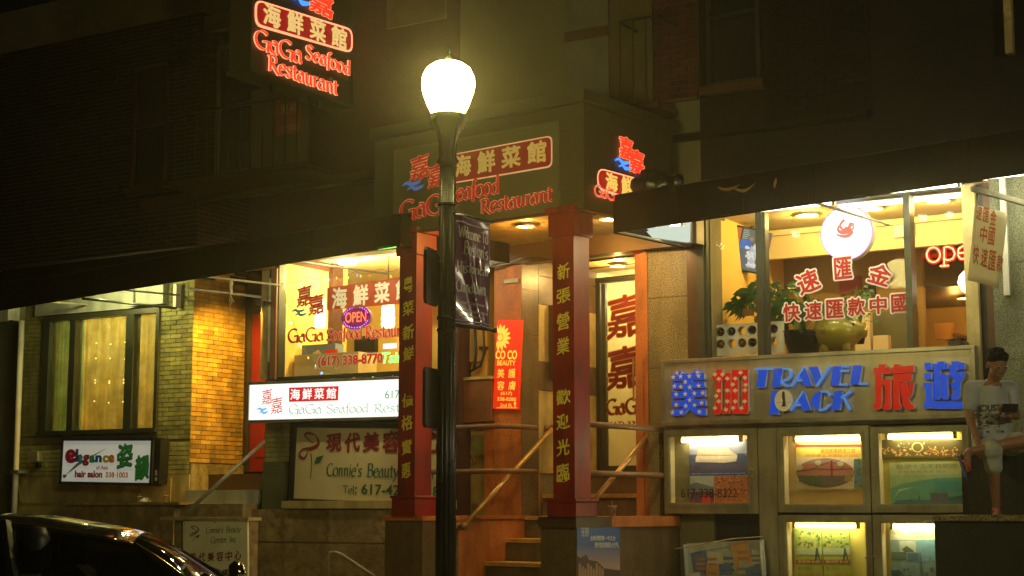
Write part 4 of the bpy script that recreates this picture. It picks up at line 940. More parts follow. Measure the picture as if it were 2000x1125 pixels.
pillar('right red porch pillar with gold characters from top to foot', 1080, 1122, 1153, '新張營業歡迎光臨',
       [(1088, 513, 1112, 546), (1087, 561, 1114, 593), (1087, 609, 1112, 646), (1087, 658, 1112, 693), (1086, 760, 1114, 791), (1086, 807, 1113, 840), (1087, 857, 1112, 892), (1087, 905, 1112, 942)], B.Z(1090, 975), zt_, 0)
pillar('left red porch pillar with gold characters beside the yellow window', 778, 811, 845, '粵菜新鮮價格實惠',
       [(788, 540, 806, 571), (786, 587, 808, 617), (786, 633, 808, 664), (787, 675, 808, 706), (785, 766, 807, 796), (784, 811, 806, 841), (784, 858, 804, 889), (784, 902, 802, 934)], B.Z(800, 968), zt_, 0)

# ------------------------------------------------------------------ restaurant sign box over the porch
zb0 = B.Z(1090, 411); ztp = B.Z(1140, 200)
bx0, bx1 = B.X(730, 470), B.X(1141, 405)
sb = thing('porch_sign_box', 'big olive sign box over the porch with red channel letters front and side', 'sign', B, (bx0 + bx1) / 2, -.5, zb0)
MB().box(bx0, bx1, -1.75, 0, zb0 + .09, ztp).box(bx0, bx1, -.03, 0, zb0, zb0 + .09).box(bx1 - .03, bx1, -1.75, -.03, zb0, zb0 + .09).box(bx0, bx0 + .03, -1.75, -.03, zb0, zb0 + .09).build('box_body', M_['olive'], sb, B)
MB().box(bx0 - .02, bx1 + .02, -.05, .02, zb0 - .03, zb0 - .003).box(bx1 - .05, bx1 + .02, -1.75, -.051, zb0 - .03, zb0 - .003).box(bx0 - .02, bx0 + .05, -1.75, -.051, zb0 - .03, zb0 - .003).build('bottom_trim', M_['brown'], sb, B)
MB().box(bx0 - .04, bx1 + .05, -1.8, .06, ztp + .002, ztp + .14, .02).build('cornice', M_['olive'], sb, B)
p0, p1 = B.X(771, 400, .02), B.X(1089, 330, .02); q0, q1 = B.Z(930, 430, .02), B.Z(930, 268, .02)
MB().box(p0, p1, .004, .02, q0, q1).build('sign_panel', M_['olive_light'], sb, B)
m = MB().box(p0 - .02, p1 + .02, .004, .028, q1, q1 + .02).box(p0 - .02, p1 + .02, .004, .028, q0 - .02, q0).box(p0 - .02, p0, .004, .028, q0, q1).box(p1, p1 + .02, .004, .028, q0, q1); m.build('panel_frame', M_['olive_light'], sb, B)
L_red = mat('channel_red', (.40, .02, .01), .5, var=0, emit=(1, .03, .01), es=.16)
L_gold = mat('channel_gold', (.70, .55, .20), .45, var=0, emit=(1, .7, .2), es=.12)
L_band = mat('channel_band', (.30, .03, .02), .45, var=0, emit=(1, .05, .03), es=.05)
L_blue = mat('channel_blue', (.08, .2, .55), .45, var=0, emit=(.1, .3, 1), es=.2)
L_pale = mat('channel_edge', (.75, .5, .3), .4, var=0, emit=(1, .5, .25), es=.35)  # lamp-lit letter sides put in as a pale, faintly glowing edge
N_red = glow('neon_face_red', (.9, .03, .01), 1.3); N_edge = glow('neon_edge', (1, .30, .14), 1.8); N_blue = glow('neon_face_blue', (.05, .25, 1), 1.6); N_band = mat('lit_band', (.35, .02, .02), .5, var=0, emit=(.5, .01, .01), es=.5)
def chan(mb_f, mb_e, fr, s, L, T, Rr, Bt, w, bold=.013, grow=.03, **k):
    g_ = .5
    wpx(mb_e, fr, s, L - g_, T - g_, Rr + g_, Bt + g_, w, .02, bold=bold + .022, **k); wpx(mb_f, fr, s, L, T, Rr, Bt, w + .02, .018, bold=bold, **k)
WB = .03
f = MB(); e = MB()
for (L, T, Rr, Bt) in ((800, 303, 836, 352), (835, 320, 870, 366)): chan(f, e, B, '嘉', L, T, Rr, Bt, WB, brush=.12)
f2 = MB(); wave(f2, B, 780, 352, 828, 375, WB + .01); f2.build('logo_wave', L_blue, sb, B)
for (s, L, Rr, b, xt) in (('GaGa', 780, 884, 424, 397), ('Seafood', 874, 975, 388, 366), ('Restaurant', 937, 1078, 408, 388)):
    k = dict(thick=.22, thin=.08, caps=.92, slope=.035)
    penpx(e, B, s, L, Rr, b, xt, WB, grow=.010, depth=.02, **k); penpx(f, B, s, L, Rr, b, xt, WB + .02, depth=.018, **k)
e.build('letter_edge', L_pale, sb, B); f.build('lettering', L_red, sb, B)
def round_band(mb, fr, corners, w, d, r=.06):
    P = [(fr.X(*c, w), fr.Z(*c, w)) for c in corners]; out = []
    n = len(P)
    for i in range(n):
        a, b, c = V3((*P[i - 1], 0)), V3((*P[i], 0)), V3((*P[(i + 1) % n], 0))
        u = b + (a - b).normalized() * r; v = b + (c - b).normalized() * r
        for t_ in (0, .25, .5, .75, 1):
            q_ = u.lerp(b, t_).lerp(b.lerp(v, t_), t_); out.append((q_.x, q_.y))
    mb.prism(out, w - d, w)
m = MB(); round_band(m, B, [(860, 308), (1075, 267), (1075, 323), (860, 360)], WB + .02, .02); m.build('red_band', L_band, sb, B)
m = MB(); round_band(m, B, [(857, 306), (1078, 264), (1078, 326), (857, 363)], WB + .008, .008, .07); m.build('band_edge', L_pale, sb, B)
m = MB()
for ch, (L, T, Rr, Bt) in zip('海鮮菜館', ((888, 302, 919, 344), (932, 294, 966, 337), (979, 285, 1016, 327), (1029, 275, 1066, 318))): wpx(m, B, ch, L, T, Rr, Bt, WB + .03, .01, bold=.035)
m.build('characters', L_gold, sb, B)
# side face
BS = B.side(bx1)
f = MB(); e = MB()
for (L, T, Rr, Bt) in ((1212, 268, 1237, 312), (1232, 293, 1259, 340)): chan(f, e, BS, '嘉', L, T, Rr, Bt, .02, brush=-.05)
penpx(e, BS, 'GaGa', 1161, 1210, 388, 374, .02, thick=.22, thin=.1, grow=.008); penpx(f, BS, 'GaGa', 1161, 1210, 388, 374, .04, thick=.26, thin=.1)
penpx(e, BS, 'Seafood', 1216, 1300, 412, 398, .02, thick=.26, thin=.1, grow=.008); penpx(f, BS, 'Seafood', 1216, 1300, 412, 398, .04, thick=.26, thin=.1)
e.build('letter_edge', N_edge, sb, BS); f.build('lettering', N_red, sb, BS)
m = MB(); wave(m, BS, 1197, 309, 1234, 332, .03); m.build('logo_wave', N_blue, sb, BS)
m = MB(); round_band(m, BS, [(1170, 330), (1300, 366), (1300, 408), (1170, 366)], .02, .02, .1); m.build('red_band', N_band, sb, BS)
m = MB(); round_band(m, BS, [(1168, 327), (1303, 364), (1303, 412), (1168, 370)], .01, .01, .12); m.build('band_edge', N_edge, sb, BS)
m = MB()
for ch, (L, T, Rr, Bt) in zip('海鮮菜', ((1184, 338, 1207, 373), (1215, 345, 1236, 382), (1245, 354, 1266, 390))): wpx(m, BS, ch, L, T, Rr, Bt, .03, .01, bold=.03)
m.build('characters', glow('lit_gold', (1, .62, .12), .9), sb, BS)
m = MB(); bnd = [(BS.X(a_, b_, .01), BS.Z(a_, b_, .01)) for a_, b_ in ((1225, 400), (1240, 350), (1246, 346), (1238, 370), (1236, 398))]
# green lit corner of the soffit
gz = thing('green_corner_light', 'small green tube glowing under the left corner of the big sign box', 'light', B, B.X(755, 480, -.15), -.15, zb0 - .1)
MB().tube([(B.X(733, 478, -.2), -.25, zb0 - .10), (B.X(778, 472, -.2), -.25, zb0 - .10)], .012, 6).build('tube', glow('green_tube', (.2, 1, .1), 3), gz, B)
MB().box(B.X(731, 478, -.2), B.X(780, 472, -.2), -.3, -.2, zb0 - .085, zb0 - .063).build('housing', M_['white'], gz, B)

# ------------------------------------------------------------------ blade sign on the upper wall, its face towards the right
xbl = F.X(690, 100); K = F.side(xbl)
k0, k1 = K.X(490, 100), 0.0; kz0 = K.Z(495, 144); kz0 = K.Z(600, 172)
bl = thing('blade_sign', 'projecting olive blade sign with glowing red neon letters on the upper wall', 'sign', K, (k0) / 2, 0, kz0)
MB().box(k0, k1, -.34, -.0, kz0, kz0 + 2.6).build('box_body', M_['olive'], bl, K)
MB().box(k0 - .02, k1, -.36, .02, kz0 - .05, kz0 - .002).build('bottom_trim', M_['olive'], bl, K)
for a_, b_ in ((.3, 0), (.75, 0)):
    MB().box(k0 + (k1 - k0) * a_ - .02, k0 + (k1 - k0) * a_ + .02, -.2, -.14, kz0 - .14, kz0 - .051).build('hanger', M_['black'], bl, K)
f = MB(); e = MB()
for (s, L, Rr, b, xt, sl_) in (('GaGa', 498, 592, 107, 84, -.0), ('Seafood', 598, 686, 130, 112, 0), ('Restaurant', 524, 661, 161, 141, 0)):
    k = dict(thick=.19, thin=.07, caps=1.0)
    penpx(e, K, s, L, Rr, b, xt, .03, grow=.007, depth=.03, **k); penpx(f, K, s, L, Rr, b, xt, .045, depth=.014, **k)
chan(f, e, K, '嘉', 606, -12, 652, 30, .03, brush=-.05); chan(f, e, K, '嘉', 566, -62, 606, -14, .03, brush=-.05)
e.build('letter_edge', N_edge, bl, K); f.build('lettering', N_red, bl, K)
m = MB(); wave(m, K, 560, -24, 606, 10, .04); m.build('logo_wave', N_blue, bl, K)
m = MB(); round_band(m, K, [(503, 2), (686, 60), (686, 100), (503, 46)], .03, .02, .1); m.build('red_band', N_band, bl, K)
m = MB(); round_band(m, K, [(500, -2), (689, 57), (689, 104), (500, 50)], .02, .02, .12); m.build('band_edge', N_edge, bl, K)
m = MB()
for ch, (L, T, Rr, Bt) in zip('海鮮菜館', ((515, 8, 549, 52), (562, 23, 593, 66), (606, 38, 637, 80), (648, 52, 678, 94))): wpx(m, K, ch, L, T, Rr, Bt, .04, .01, bold=.03)
m.build('characters', glow('lit_gold2', (1, .68, .22), .8), bl, K)

# ------------------------------------------------------------------ street lamp and banner
lp_d = 12.4
def at_depth(px_, py, d): return CAM + ray(px_, py) * d
c = at_depth(873, 600, lp_d); c.z = 0
Lf = Fr((c.x, c.y, 0), (math.cos(YAW), math.sin(YAW), 0), (math.sin(YAW), -math.cos(YAW), 0))
zg0 = Lf.Z(875, 225); 
sl_ = thing('street_lamp', 'black fluted cast iron street lamp with a blazing white acorn globe', 'street lamp', Lf, 0, 0, 0)
MB().lathe([(.26, 0), (.26, .12), (.22, .16), (.20, .55), (.16, .62), (.12, .75), (.10, .85)], (0, 0, 0), 24).build('base', M_['black_gloss'], sl_, Lf, smooth=True)
MB().lathe([(.082, .8), (.078, 1.5), (.064, zg0 - .42)], (0, 0, 0), 96, flute=12, fd=.012).build('pole', M_['black_gloss'], sl_, Lf, smooth=True)
for zz_ in (Lf.Z(873, 622), Lf.Z(873, 645), Lf.Z(873, 400)): MB().lathe([(.068, -.016), (.08, -.012), (.08, .012), (.068, .016)], (0, 0, zz_), 24).build('collar', M_['black_gloss'], sl_, Lf, smooth=True)
MB().lathe([(.064, -.42), (.085, -.38), (.07, -.34), (.075, -.2), (.10, -.13), (.13, -.10), (.145, -.05), (.15, 0), (.12, .01)], (0, 0, zg0), 24).build('lamp_holder', M_['black_gloss'], sl_, Lf, smooth=True)
gr = .21
MB().lathe([(.13, 0), (.165, .07), (.20, .17), (.212, .23), (.205, .30), (.175, .365), (.12, .405), (.05, .425), (0, .43)], (0, 0, zg0 + .012), 24).build('globe', glow('street_globe', (1, .83, .27), 120), sl_, Lf, smooth=True)
MB().lathe([(.03, 0), (.035, .03), (.012, .05), (.02, .09), (0, .12)], (0, 0, zg0 + .44), 12).build('finial', M_['black_gloss'], sl_, Lf, smooth=True)
# an added twin, out of the picture to the right, as fill light
o2 = sl_.copy(); COL.objects.link(o2); put(o2, Matrix.Translation((3.2, -8.2, 0)) @ Matrix.Rotation(.6, 4, 'Z')); o2['label'] = 'added unseen street lamp with a white globe giving fill from the right'
for ch in list(sl_.children):
    c_ = ch.copy(); COL.objects.link(c_); put(c_, MW[o2.name] @ MW[sl_.name].inverted() @ MW[ch.name], o2)
    if c_.name.startswith('globe'):
        c_.data = c_.data.copy(); c_.data.materials[0] = glow('fill_globe', (1, .86, .50), 330)
# parking signs seen nearly edge on, left of the post
for k, (px0, px1, y0, y1, lab) in enumerate(((836, 853, 492, 600, 'upper black plate sign on the lamp post seen nearly edge on'), (834, 853, 722, 838, 'lower black plate sign on the lamp post seen nearly edge on'))):
    P0 = Lf.P(Lf.X(854, 600), .0, 0); G = Fr((P0.x, P0.y, 0), (-math.cos(YAW + R(76)), -math.sin(YAW + R(76)), 0), (-math.sin(YAW + R(76)), math.cos(YAW + R(76)), 0))
    z0, z1 = Lf.Z(843, y1), Lf.Z(843, y0); 
    wdt = .30
    t = thing('parking_sign', lab, 'sign', Lf, Lf.X(845, 600), 0, z0, 'plate signs on the lamp post')
    G = Lf.rot(Lf.X(854, 600), 0.0, R(-74))
    MB().box(-wdt, -.01, -.012, .012, z0, z1, .03).build('plate', M_['black'], t, G)
    MB().box(-wdt * .95, -.03, -.018, -.0125, z0 + .03, z1 - .03).build('sign_face', M_['white'], t, G)
    for q_ in (z0 + .06, z1 - .06): MB().box(Lf.X(848, 600), Lf.X(870, 600), -.012, .03, q_ - .012, q_ + .012).build('bracket', M_['black'], t, Lf)
# banner
nf = Lf.rot(Lf.X(889, 500), .05, R(-22))
bz1, bz0 = nf.Z(925, 418), nf.Z(925, 636)
bxr = nf.X(957, 420)
ban = thing('street_banner', 'shiny purple vinyl banner welcoming visitors, hung on rods from the lamp post', 'banner', nf, 0, 0, bz0)
bm_ = mat('banner_vinyl', (.22, .07, .17), .22, var=.1, spec=.8, coat=.6)
def bsurf(u, v):      # u across, v up; soft folds pulled diagonally
    x = bxr * u * (1 - .06 * (1 - v) * 0); drop = .10 * u
    fold = .035 * math.exp(-((u - .15 - .55 * (1 - v)) / .09) ** 2) * min(1, v * 4) + .02 * math.exp(-((u - .75 + .1 * v) / .1) ** 2) * (1 - v) + .012 * math.sin(v * 9 + u * 3)
    return x, fold, bz0 + (bz1 - bz0) * v - drop * (.55 if v > .5 else .3)
m = MB(); nu, nv = 28, 60; vs = []
for j in range(nv + 1):
    for i in range(nu + 1):
        x, y, z_ = bsurf(i / nu, j / nv); vs.append((x, -y, z_))
m.add(vs, [(j * (nu + 1) + i, j * (nu + 1) + i + 1, (j + 1) * (nu + 1) + i + 1, (j + 1) * (nu + 1) + i) for j in range(nv) for i in range(nu)])
bo = m.build('cloth', bm_, ban, nf, smooth=True); sd_ = bo.modifiers.new('thick', 'SOLIDIFY'); sd_.thickness = .003
def bwrite(mb, s, u0, u1, v0, v1, **k):
    base = len(mb.v); write(mb, s, u0, u1, v0, v1, 0, **k)
    for i in range(base, len(mb.v)):
        x, _, z_ = mb.v[i]; X_, Y_, Z_ = bsurf(x, z_); mb.v[i] = (X_, -Y_ - .005, Z_)
def bpen(mb, s, u0, u1, v0, vx):
    t_ = MB(); asp = (bxr) / (bz1 - bz0)
    pen(t_, s, u0, u1, v0 / asp, vx / asp * .9, 0, thick=.15, thin=.055, serif=.07)
    mb.add([( *(lambda q: (q[0], -q[1] - .006 - abs(v[1]), q[2]))(bsurf(v[0], v[2] * asp)),) for v in t_.v], t_.f)
m = MB()
for s, u0, u1, v0, vx in (('Welcome To', .08, .95, .79, .075), ("Boston's", .22, .93, .645, .085), ('Historical', .06, .93, .475, .08), ('Chinatown', .04, .88, .30, .08)): bpen(m, s, u0, u1, v0, vx)
for s, u0, u1, v0, v1 in (('Boston Chinatown', .06, .86, .195, .225), ('Business Association', .02, .95, .125, .155), ('MAYOR MARTIN J. WALSH', .12, .84, .078, .10)): bwrite(m, s, u0, u1, v0, v1, bold=.01)
m.build('lettering', mat('banner_print', (.8, .78, .7), .4, var=0), ban, nf)
m = MB()
for v in (.985, .925, .045, .02): 
    L_ = []; 
    pts = [bsurf(i / 12, v) for i in range(13)]
    m.tube([(p[0], p[1] + .006, p[2]) for p in pts], .005, 5)
m.build('hem', mat('banner_hem', (.5, .48, .62), .25, var=0, spec=.8), ban, nf)
for v, nm in ((1.0, 'top_rod'), (.0, 'bottom_rod')):
    a_ = bsurf(0, v); b_ = bsurf(1, v)
    m = MB().tube([(a_[0] - .02, -.0, a_[2]), (b_[0] + .03, b_[1], b_[2])], .012, 8)
    if v == 0: m.lathe([(0, -.02), (.018, -.015), (.018, .015), (0, .02)], (b_[0] + .04, b_[1], b_[2]), 10, 'x')
    m.build('rod', M_['black'], ban, nf, smooth=True)

# ------------------------------------------------------------------ travel agency (right)
trav = thing('travel_agency_building', 'gold flecked granite shopfront with a tall lit window above a steel fascia', 'building', F, F.X(1640), 0, 0)
xg0, xg1 = F.X(1247), F.X(1350)
MB().box(xg0, F.X(1271), -.4, .03, zled - .3, 4.78).box(xg0 - .0, F.X(1262), -.4, .045, zled - .3, F.Z(1260, 700)).build('granite_edge', M_['granite_lit'], trav)
gz_ = [zled, 2.42, 3.05, 3.85, 4.78]
for i in range(4): MB().box(F.X(1271.3), F.X(1294) if i == 0 else xg1, -.05, .012, gz_[i] + .003, gz_[i + 1] - .003).build('granite_slab', M_['granite_gold'], trav)
MB().box(F.X(1271.3), F.X(1390), -.4, -.052, 0, 4.78).build('wall_core', M_['mortar'], trav)
MB().box(xg1 + .004, F.X(1371), -.1, .03, F.Z(1360, 705), 4.78).build('dark_strip', M_['brown'], trav)
wz0, wz1 = F.Z(1640, 690), 4.75
tw = MB()
tw.box(F.X(1371.5), F.X(1386), -.12, .06, wz0, wz1).box(F.X(1386), F.X(1390), -.08, .03, wz0, wz1)
tw.box(F.X(1490), F.X(1503), -.12, .05, wz0, wz1).box(F.X(1503), F.X(1508), -.08, .03, wz0, wz1)
tw.box(F.X(1786), F.X(1799), -.12, .05, wz0, wz1).box(F.X(1390), F.X(1905), -.12, .02, wz0 - .03, wz0 + .01)
tw.box(F.X(1371.5), F.X(1905), -.12, .05, wz1, wz1 + .06)
tw = tw.build('window', M_['dark_frame'], trav)
for a, b in ((1390, 1490), (1508, 1786), (1799, 1905)): MB().box(F.X(a), F.X(b), -.05, -.04, wz0 + .01, wz1).build('pane', M_['clear'], tw)
MB().box(F.X(1905.3), F.X(1931), -.12, .07, .9, 4.78).build('cream_column', M_['cream'], trav)
MB().box(F.X(1931.3), F.X(1946), -.2, .0, .9, 4.78).build('dark_window_strip', M_['black'], trav)
MB().box(F.X(1946.3), F.X(1960), -.1, .05, .9, 4.78).build('brown_strip', M_['brown'], trav)
for i in range(4): MB().box(F.X(1960.5), F.X(2140), -.1, .06, 1.0 + i * .98 + .003, 1.0 + (i + 1) * .98 - .003).build('granite_slab', M_['granite_grey'], trav)
MB().box(F.X(1984), F.X(1996), .061, .12, 3.6, 4.9).build('white_strip', M_['white'], trav)
MB().box(F.X(1350), F.X(2140), -.5, -.3, 4.84, ztop).box(F.X(1931), F.X(2140), -.5, -.21, 0, 4.84).build('wall_core', M_['night_dark'], trav)
MB().box(F.X(1290), F.X(2140), -.3, -.121, 0, wz0 - .035).build('wall_core', M_['mortar'], trav)
# room
rx0, rx1, rd = F.X(1380), F.X(1935), 4.6
MB().box(rx0 - .1, rx0, -rd, -.31, 2.0, 5.0).build('room_wall', M_['yellow_wall'], trav)
MB().box(rx1, rx1 + .1, -rd, -.21, 2.0, 5.0).build('room_wall', M_['orange_wall'], trav)
MB().box(rx0 - .1, rx1 + .1, -rd - .1, -rd, 2.0, 5.0).build('room_wall', M_['amber_wall'], trav)
MB().box(rx0 - .1, rx1 + .1, -rd, -.13, 4.82, 4.83).build('room_ceiling', M_['cream_wall'], trav)
MB().box(rx0 - .1, rx1 + .1, -rd, -.13, 1.9, 2.0).build('room_floor', M_['wood'], trav)
MB().box(rx0, rx1, -1.75, -1.65, F.Z(1700, 490, -1.65), 4.81).box(rx0, rx1, -1.64, -1.60, F.Z(1700, 443, -1.6), F.Z(1700, 436, -1.6)).build('ceiling_bulkhead', M_['cream_wall'], trav)
MB().box(rx0, F.X(1800, 500, -2.5), -2.6, -2.5, 2.0, F.Z(1600, 470, -2.5)).build('partition_wall', M_['amber_wall'], trav)
MB().box(rx0, rx1, -.75, -.13, 2.0, wz0 - .03).build('window_shelf', M_['wood'], trav)
MB().box(F.X(1745, 400, -1.64), F.X(1786, 400, -1.64), -1.645, -1.62, F.Z(1760, 464, -1.64), F.Z(1760, 435, -1.64)).build('air_vent', mat('pale_blue_vent', (.45, .60, .66), .6), trav)
MB().box(F.X(1668, 640, -2.4), F.X(1790, 640, -2.4), -2.48, -2.4, 2.0, F.Z(1730, 610, -2.4)).build('desk_screen', mat('olive_desk_screen', (.13, .13, .06), .35), trav)
MB().box(F.X(1655, 660, -1.9), F.X(1700, 660, -1.9), -2.0, -1.9, 2.0, F.Z(1680, 610, -1.9)).box(F.X(1705, 660, -1.9), F.X(1735, 660, -1.9), -2.0, -1.9, 2.0, F.Z(1720, 655, -1.9)).build('pale_cabinet', M_['cream_wall'], trav)
ps = tag(mbox(F.X(1639, 560, -2.45), F.X(1682, 560, -2.45), -2.49, -2.45, F.Z(1660, 572, -2.45), F.Z(1660, 540, -2.45)).build('wall_poster', mat('red_wall_poster', (.30, .04, .03), .5)), 'dark red poster on the yellow wall behind the potted plants', 'poster')
tag(mbox(F.X(1688, 585, -2.45), F.X(1710, 585, -2.45), -2.49, -2.45, F.Z(1700, 592, -2.45), F.Z(1700, 558, -2.45)).build('wall_mirror', M_['black']), 'small dark framed mirror on the wall between poster and desk', 'mirror')
tag(mbox(F.X(1738, 600, -2.45), F.X(1775, 600, -2.45), -2.49, -2.42, F.Z(1756, 612, -2.45), F.Z(1756, 572, -2.45), .01).build('picture_frame', M_['wood']), 'dark wooden frame leaning behind the low desk screen', 'picture')
# fluorescent strip at the top of the window
w = -.45; zt_2 = 4.79
t = thing('ceiling_strip_light', 'long white fluorescent strip along the top of the travel shop window', 'light', F, F.X(1700, 390, w), w, zt_2)
x0, x1 = F.X(1640, 400, w), F.X(1898, 372, w)
MB().box(x0, x1, w - .05, w + .05, zt_2 - .03, zt_2).build('tube', glow('cool_tube', (.90, .96, 1), 7), t)
MB().box(x0 - .03, x1 + .03, w - .08, w + .08, zt_2 + .003, zt_2 + .06).build('housing', M_['white'], t)
# ceiling downlights
for k, (px_, py, wd_, lab) in enumerate(((1576, 422, -1.0, 'ceiling downlight left of the round logo sign'), (1702, 409, -1.0, 'ceiling downlight right of the round logo sign'), (1832, 394, -1.0, 'ceiling downlight above the red open sign'))):
    zc_ = 4.80; x = F.X(px_, py, wd_)
    # slide back until it meets the ceiling
    d0 = ray(px_, py); tt = (zc_ - CAM.z) / d0.z; p = CAM + d0 * tt; x, wd_ = p.x, -p.y
    t = thing('ceiling_downlight', lab, 'light', F, x, wd_, 4.80, 'travel shop ceiling downlights')
    MB().lathe([(.13, 0), (.13, .015), (.10, .015)], (x, wd_, 4.80), 24).build('trim_ring', M_['white'], t)
    MB().lathe([(0, .0), (.10, 0), (.1, .004)], (x, wd_, 4.803), 20).build('lens', glow('warm_lens', (1, .72, .36), 5), t)
    lamp_pt('downlight_lamp', F, x, wd_, 4.77, (1, .68, .18), 36, .02, t)
for k, (px_, py, lab) in enumerate(((1772, 554, 'low rear downlight beside the middle window mullion'), (1890, 583, 'low rear downlight above the orange side wall'))):
    w = -3.2 if k == 0 else -3.6; x, z_ = F.X(px_, py, w), F.Z(px_, py, w)
    t = thing('rear_downlight', lab, 'light', F, x, w, z_, 'rear room downlights')
    MB().lathe([(.13, .0), (.13, .02), (.10, .02)], (x, w, z_), 20).build('trim_ring', M_['white'], t)
    MB().lathe([(0, 0), (.1, 0)], (x, w, z_ + .004), 16).build('lens', glow('warm_lens2', (1, .62, .22), 6), t)
    lamp_pt('rear_lamp', F, x, w, z_ - .015, (1, .55, .10), 26, .02, t)
MB().box(rx0, rx1, -rd, -2.61, F.Z(1890, 583, -3.6) + .03, F.Z(1890, 583, -3.6) + .06).build('rear_ceiling', M_['brown'], trav)
t = thing('globe_light', 'bright white bulb hanging behind the edge of the paper banner', 'light', F, F.X(1888, 552, -1.4), -1.4, F.Z(1888, 570, -1.4))
MB().lathe([(0, -.12), (.08, -.09), (.12, 0), (.10, .08), (.05, .13), (0, .14)], (F.X(1892, 552, -1.4), -1.4, F.Z(1892, 552, -1.4)), 18).build('globe', glow('bulb_white', (1, .9, .65), 6), t, smooth=True)
MB().tube([(F.X(1892, 552, -1.4), -1.4, F.Z(1892, 545, -1.4)), (F.X(1892, 552, -1.4), -1.4, 4.8)], .008, 6).build('cord', M_['black'], t)
wsc = thing('wall_sconce', 'small square sconce throwing orange light on the side wall', 'light', F, F.X(1842, 640, -3.2), -3.2, F.Z(1842, 655, -3.2))
x, z_ = F.X(1842, 645, -3.2), F.Z(1842, 645, -3.2)
MB().prism([(x - .12, z_ + .09), (x + .12, z_ + .09), (x + .08, z_ - .12), (x - .10, z_ - .1)], -3.3, -3.2).build('shade', M_['orange_wall'], wsc)
MB().box(x - .02, x + .02, -rd + .003, -3.31, z_ - .02, z_ + .02).build('arm', M_['brown'], wsc)
lamp_pt('sconce_lamp', F, x + .05, -3.6, z_ + .25, (1, .55, .12), 9, .05, wsc)
# television
w = -1.1
T_ = Fr(F.P(F.X(1464, 480, w), w, F.Z(1464, 480, w)), (.95, .30, 0), (.30, -.93, -.20))
sf, W, H = quad(T_, (1432, 441), (1491, 453), (1485, 533), (1424, 522), 0)
tv = thing('wall_television', 'tilted wall television showing a colourful programme above the plant', 'television', sf, 0, -.05, -H/2)
MB().box(-W/2 - .02, W/2 + .02, -.06, -.004, -H/2 - .02, H/2 + .02).build('case', M_['black'], tv, sf)
MB().tube([(0, -.05, 0), (0, -.25, .1), (0, -.3, .5)], .025, 8).build('bracket', M_['black'], tv, sf)
def emr(c, s=1.0): return glow('screen_' + str(len(bpy.data.materials)), c, s)
scr = [((-.5, -.26), (-.5, .5), (.9, .24, .05)), ((-.5, -.22), (-.5, .1), (.75, .04, .02)), ((-.22, .2), (-.5, .5), (.22, .25, .18)), ((.2, .72), (-.5, .5), (.25, .22, .2)), ((-.24, -.02), (.02, .22), (.12, .28, .8)), ((-.3, .1), (-.5, -.02), (.22, .22, .24)), ((.1, .34), (-.42, .1), (.75, .75, .72)), ((.34, .7), (-.3, .35), (.6, .1, .08))]
m = MB()
for i, ((u0, u1), (v0, v1), c) in enumerate(scr):
    MB().rect(u0 * W, u1 * W, v0 * H, v1 * H, -.003 + .0006 * i).build('screen_picture', emr(c, .7), tv, sf)
m = MB()
for i in range(26): m.disc(random.uniform(.0, .36) * W, random.uniform(-.45, .15) * H, random.uniform(.01, .025), .004 + i * .0002, 6)
m.build('screen_figures', emr((.85, .85, .8), .9), tv, sf)
m = MB()
for i in range(5): m.rect(-.2 * W, (-.2 + random.uniform(.12, .3)) * W, (.44 - i * .045) * H, (.455 - i * .045) * H, .0028)
for i in range(3): m.rect(.24 * W, .46 * W, (.42 - i * .05) * H, (.435 - i * .05) * H, .0034)
m.build('screen_caption', emr((.6, .65, .55), .8), tv, sf)
m = MB().disc(-.34 * W, -.12 * H, .03, .003, 10).disc(.1 * W, .27 * H, .026, .0032, 10).disc(.42 * W, .02 * H, .028, .0032, 10); m.build('screen_face', emr((.55, .28, .15), .8), tv, sf)
m = MB().rect(-.4 * W, -.29 * W, -.4 * H, -.16 * H, .0031).rect(.36 * W, .48 * W, -.25 * H, -.03 * H, .0033); m.build('screen_body', emr((.12, .02, .02), .8), tv, sf)
MB().rect(-.03 * W, .12 * W, .0, .25 * H, .003).build('screen_figures', emr((.1, .2, .6), .8), tv, sf)
# round backlit logo sign
w = -.28; x, z_ = F.X(1653, 455, w), F.Z(1653, 455, w); rr = F.X(1705, 455, w) - x; rzz = F.Z(1653, 402, w) - z_
ls = thing('round_logo_sign', 'round white backlit sign with a red curl glowing in the travel shop window', 'sign', F, x, w, z_ - rzz)
MB().prism([(x + rr * math.cos(6.283 * i / 48), z_ + rzz * math.sin(6.283 * i / 48)) for i in range(48)], w - .10, w - .002).build('case', M_['white'], ls)
MB().disc(x, z_, rr * .985, w, 48, rzz * .985).build('rim', glow('rim_violet', (.75, .3, .9), 1.6), ls)
MB().disc(x, z_, rr * .95, w + .002, 48, rzz * .95).build('sign_face', glow('round_white', (.90, .93, 1), 2.4), ls)
m = MB()
ln = smooth_line([(x + a_ * rr, z_ + b_ * rzz) for a_, b_ in ((-.28, .30), (-.30, .12), (-.12, .02), (.1, .1), (.2, .30), (.24, .15), (.12, -.08), (-.12, -.12), (-.38, -.02))])
stroke(m, ln, lambda dx, dz, t_: rr * .14 * (.4 + math.sin(math.pi * t_)), w + .004); 
stroke(m, smooth_line([(x - .05 * rr, z_ + .5 * rzz), (x - .22 * rr, z_ + .3 * rzz), (x - .1 * rr, z_ + .12 * rzz), (x + .05 * rr, z_ + .22 * rzz)]), lambda dx, dz, t_: rr * .1, w + .006)
m.build('curl_emblem', glow('curl_red', (1, .28, .2), 1.0), ls)
m = MB(); wpx(m, F, '速匯金', 1684, 431, 1700, 449, w + .005, bold=.0, shear=-.3, slope=-.6); m.build('lettering', glow('curl_blue', (.2, .35, .7), 1), ls)
MB().tube([(x, w - .05, z_ + rzz), (x, w - .05, 4.8)], .006, 5).build('cord', M_['black'], ls)
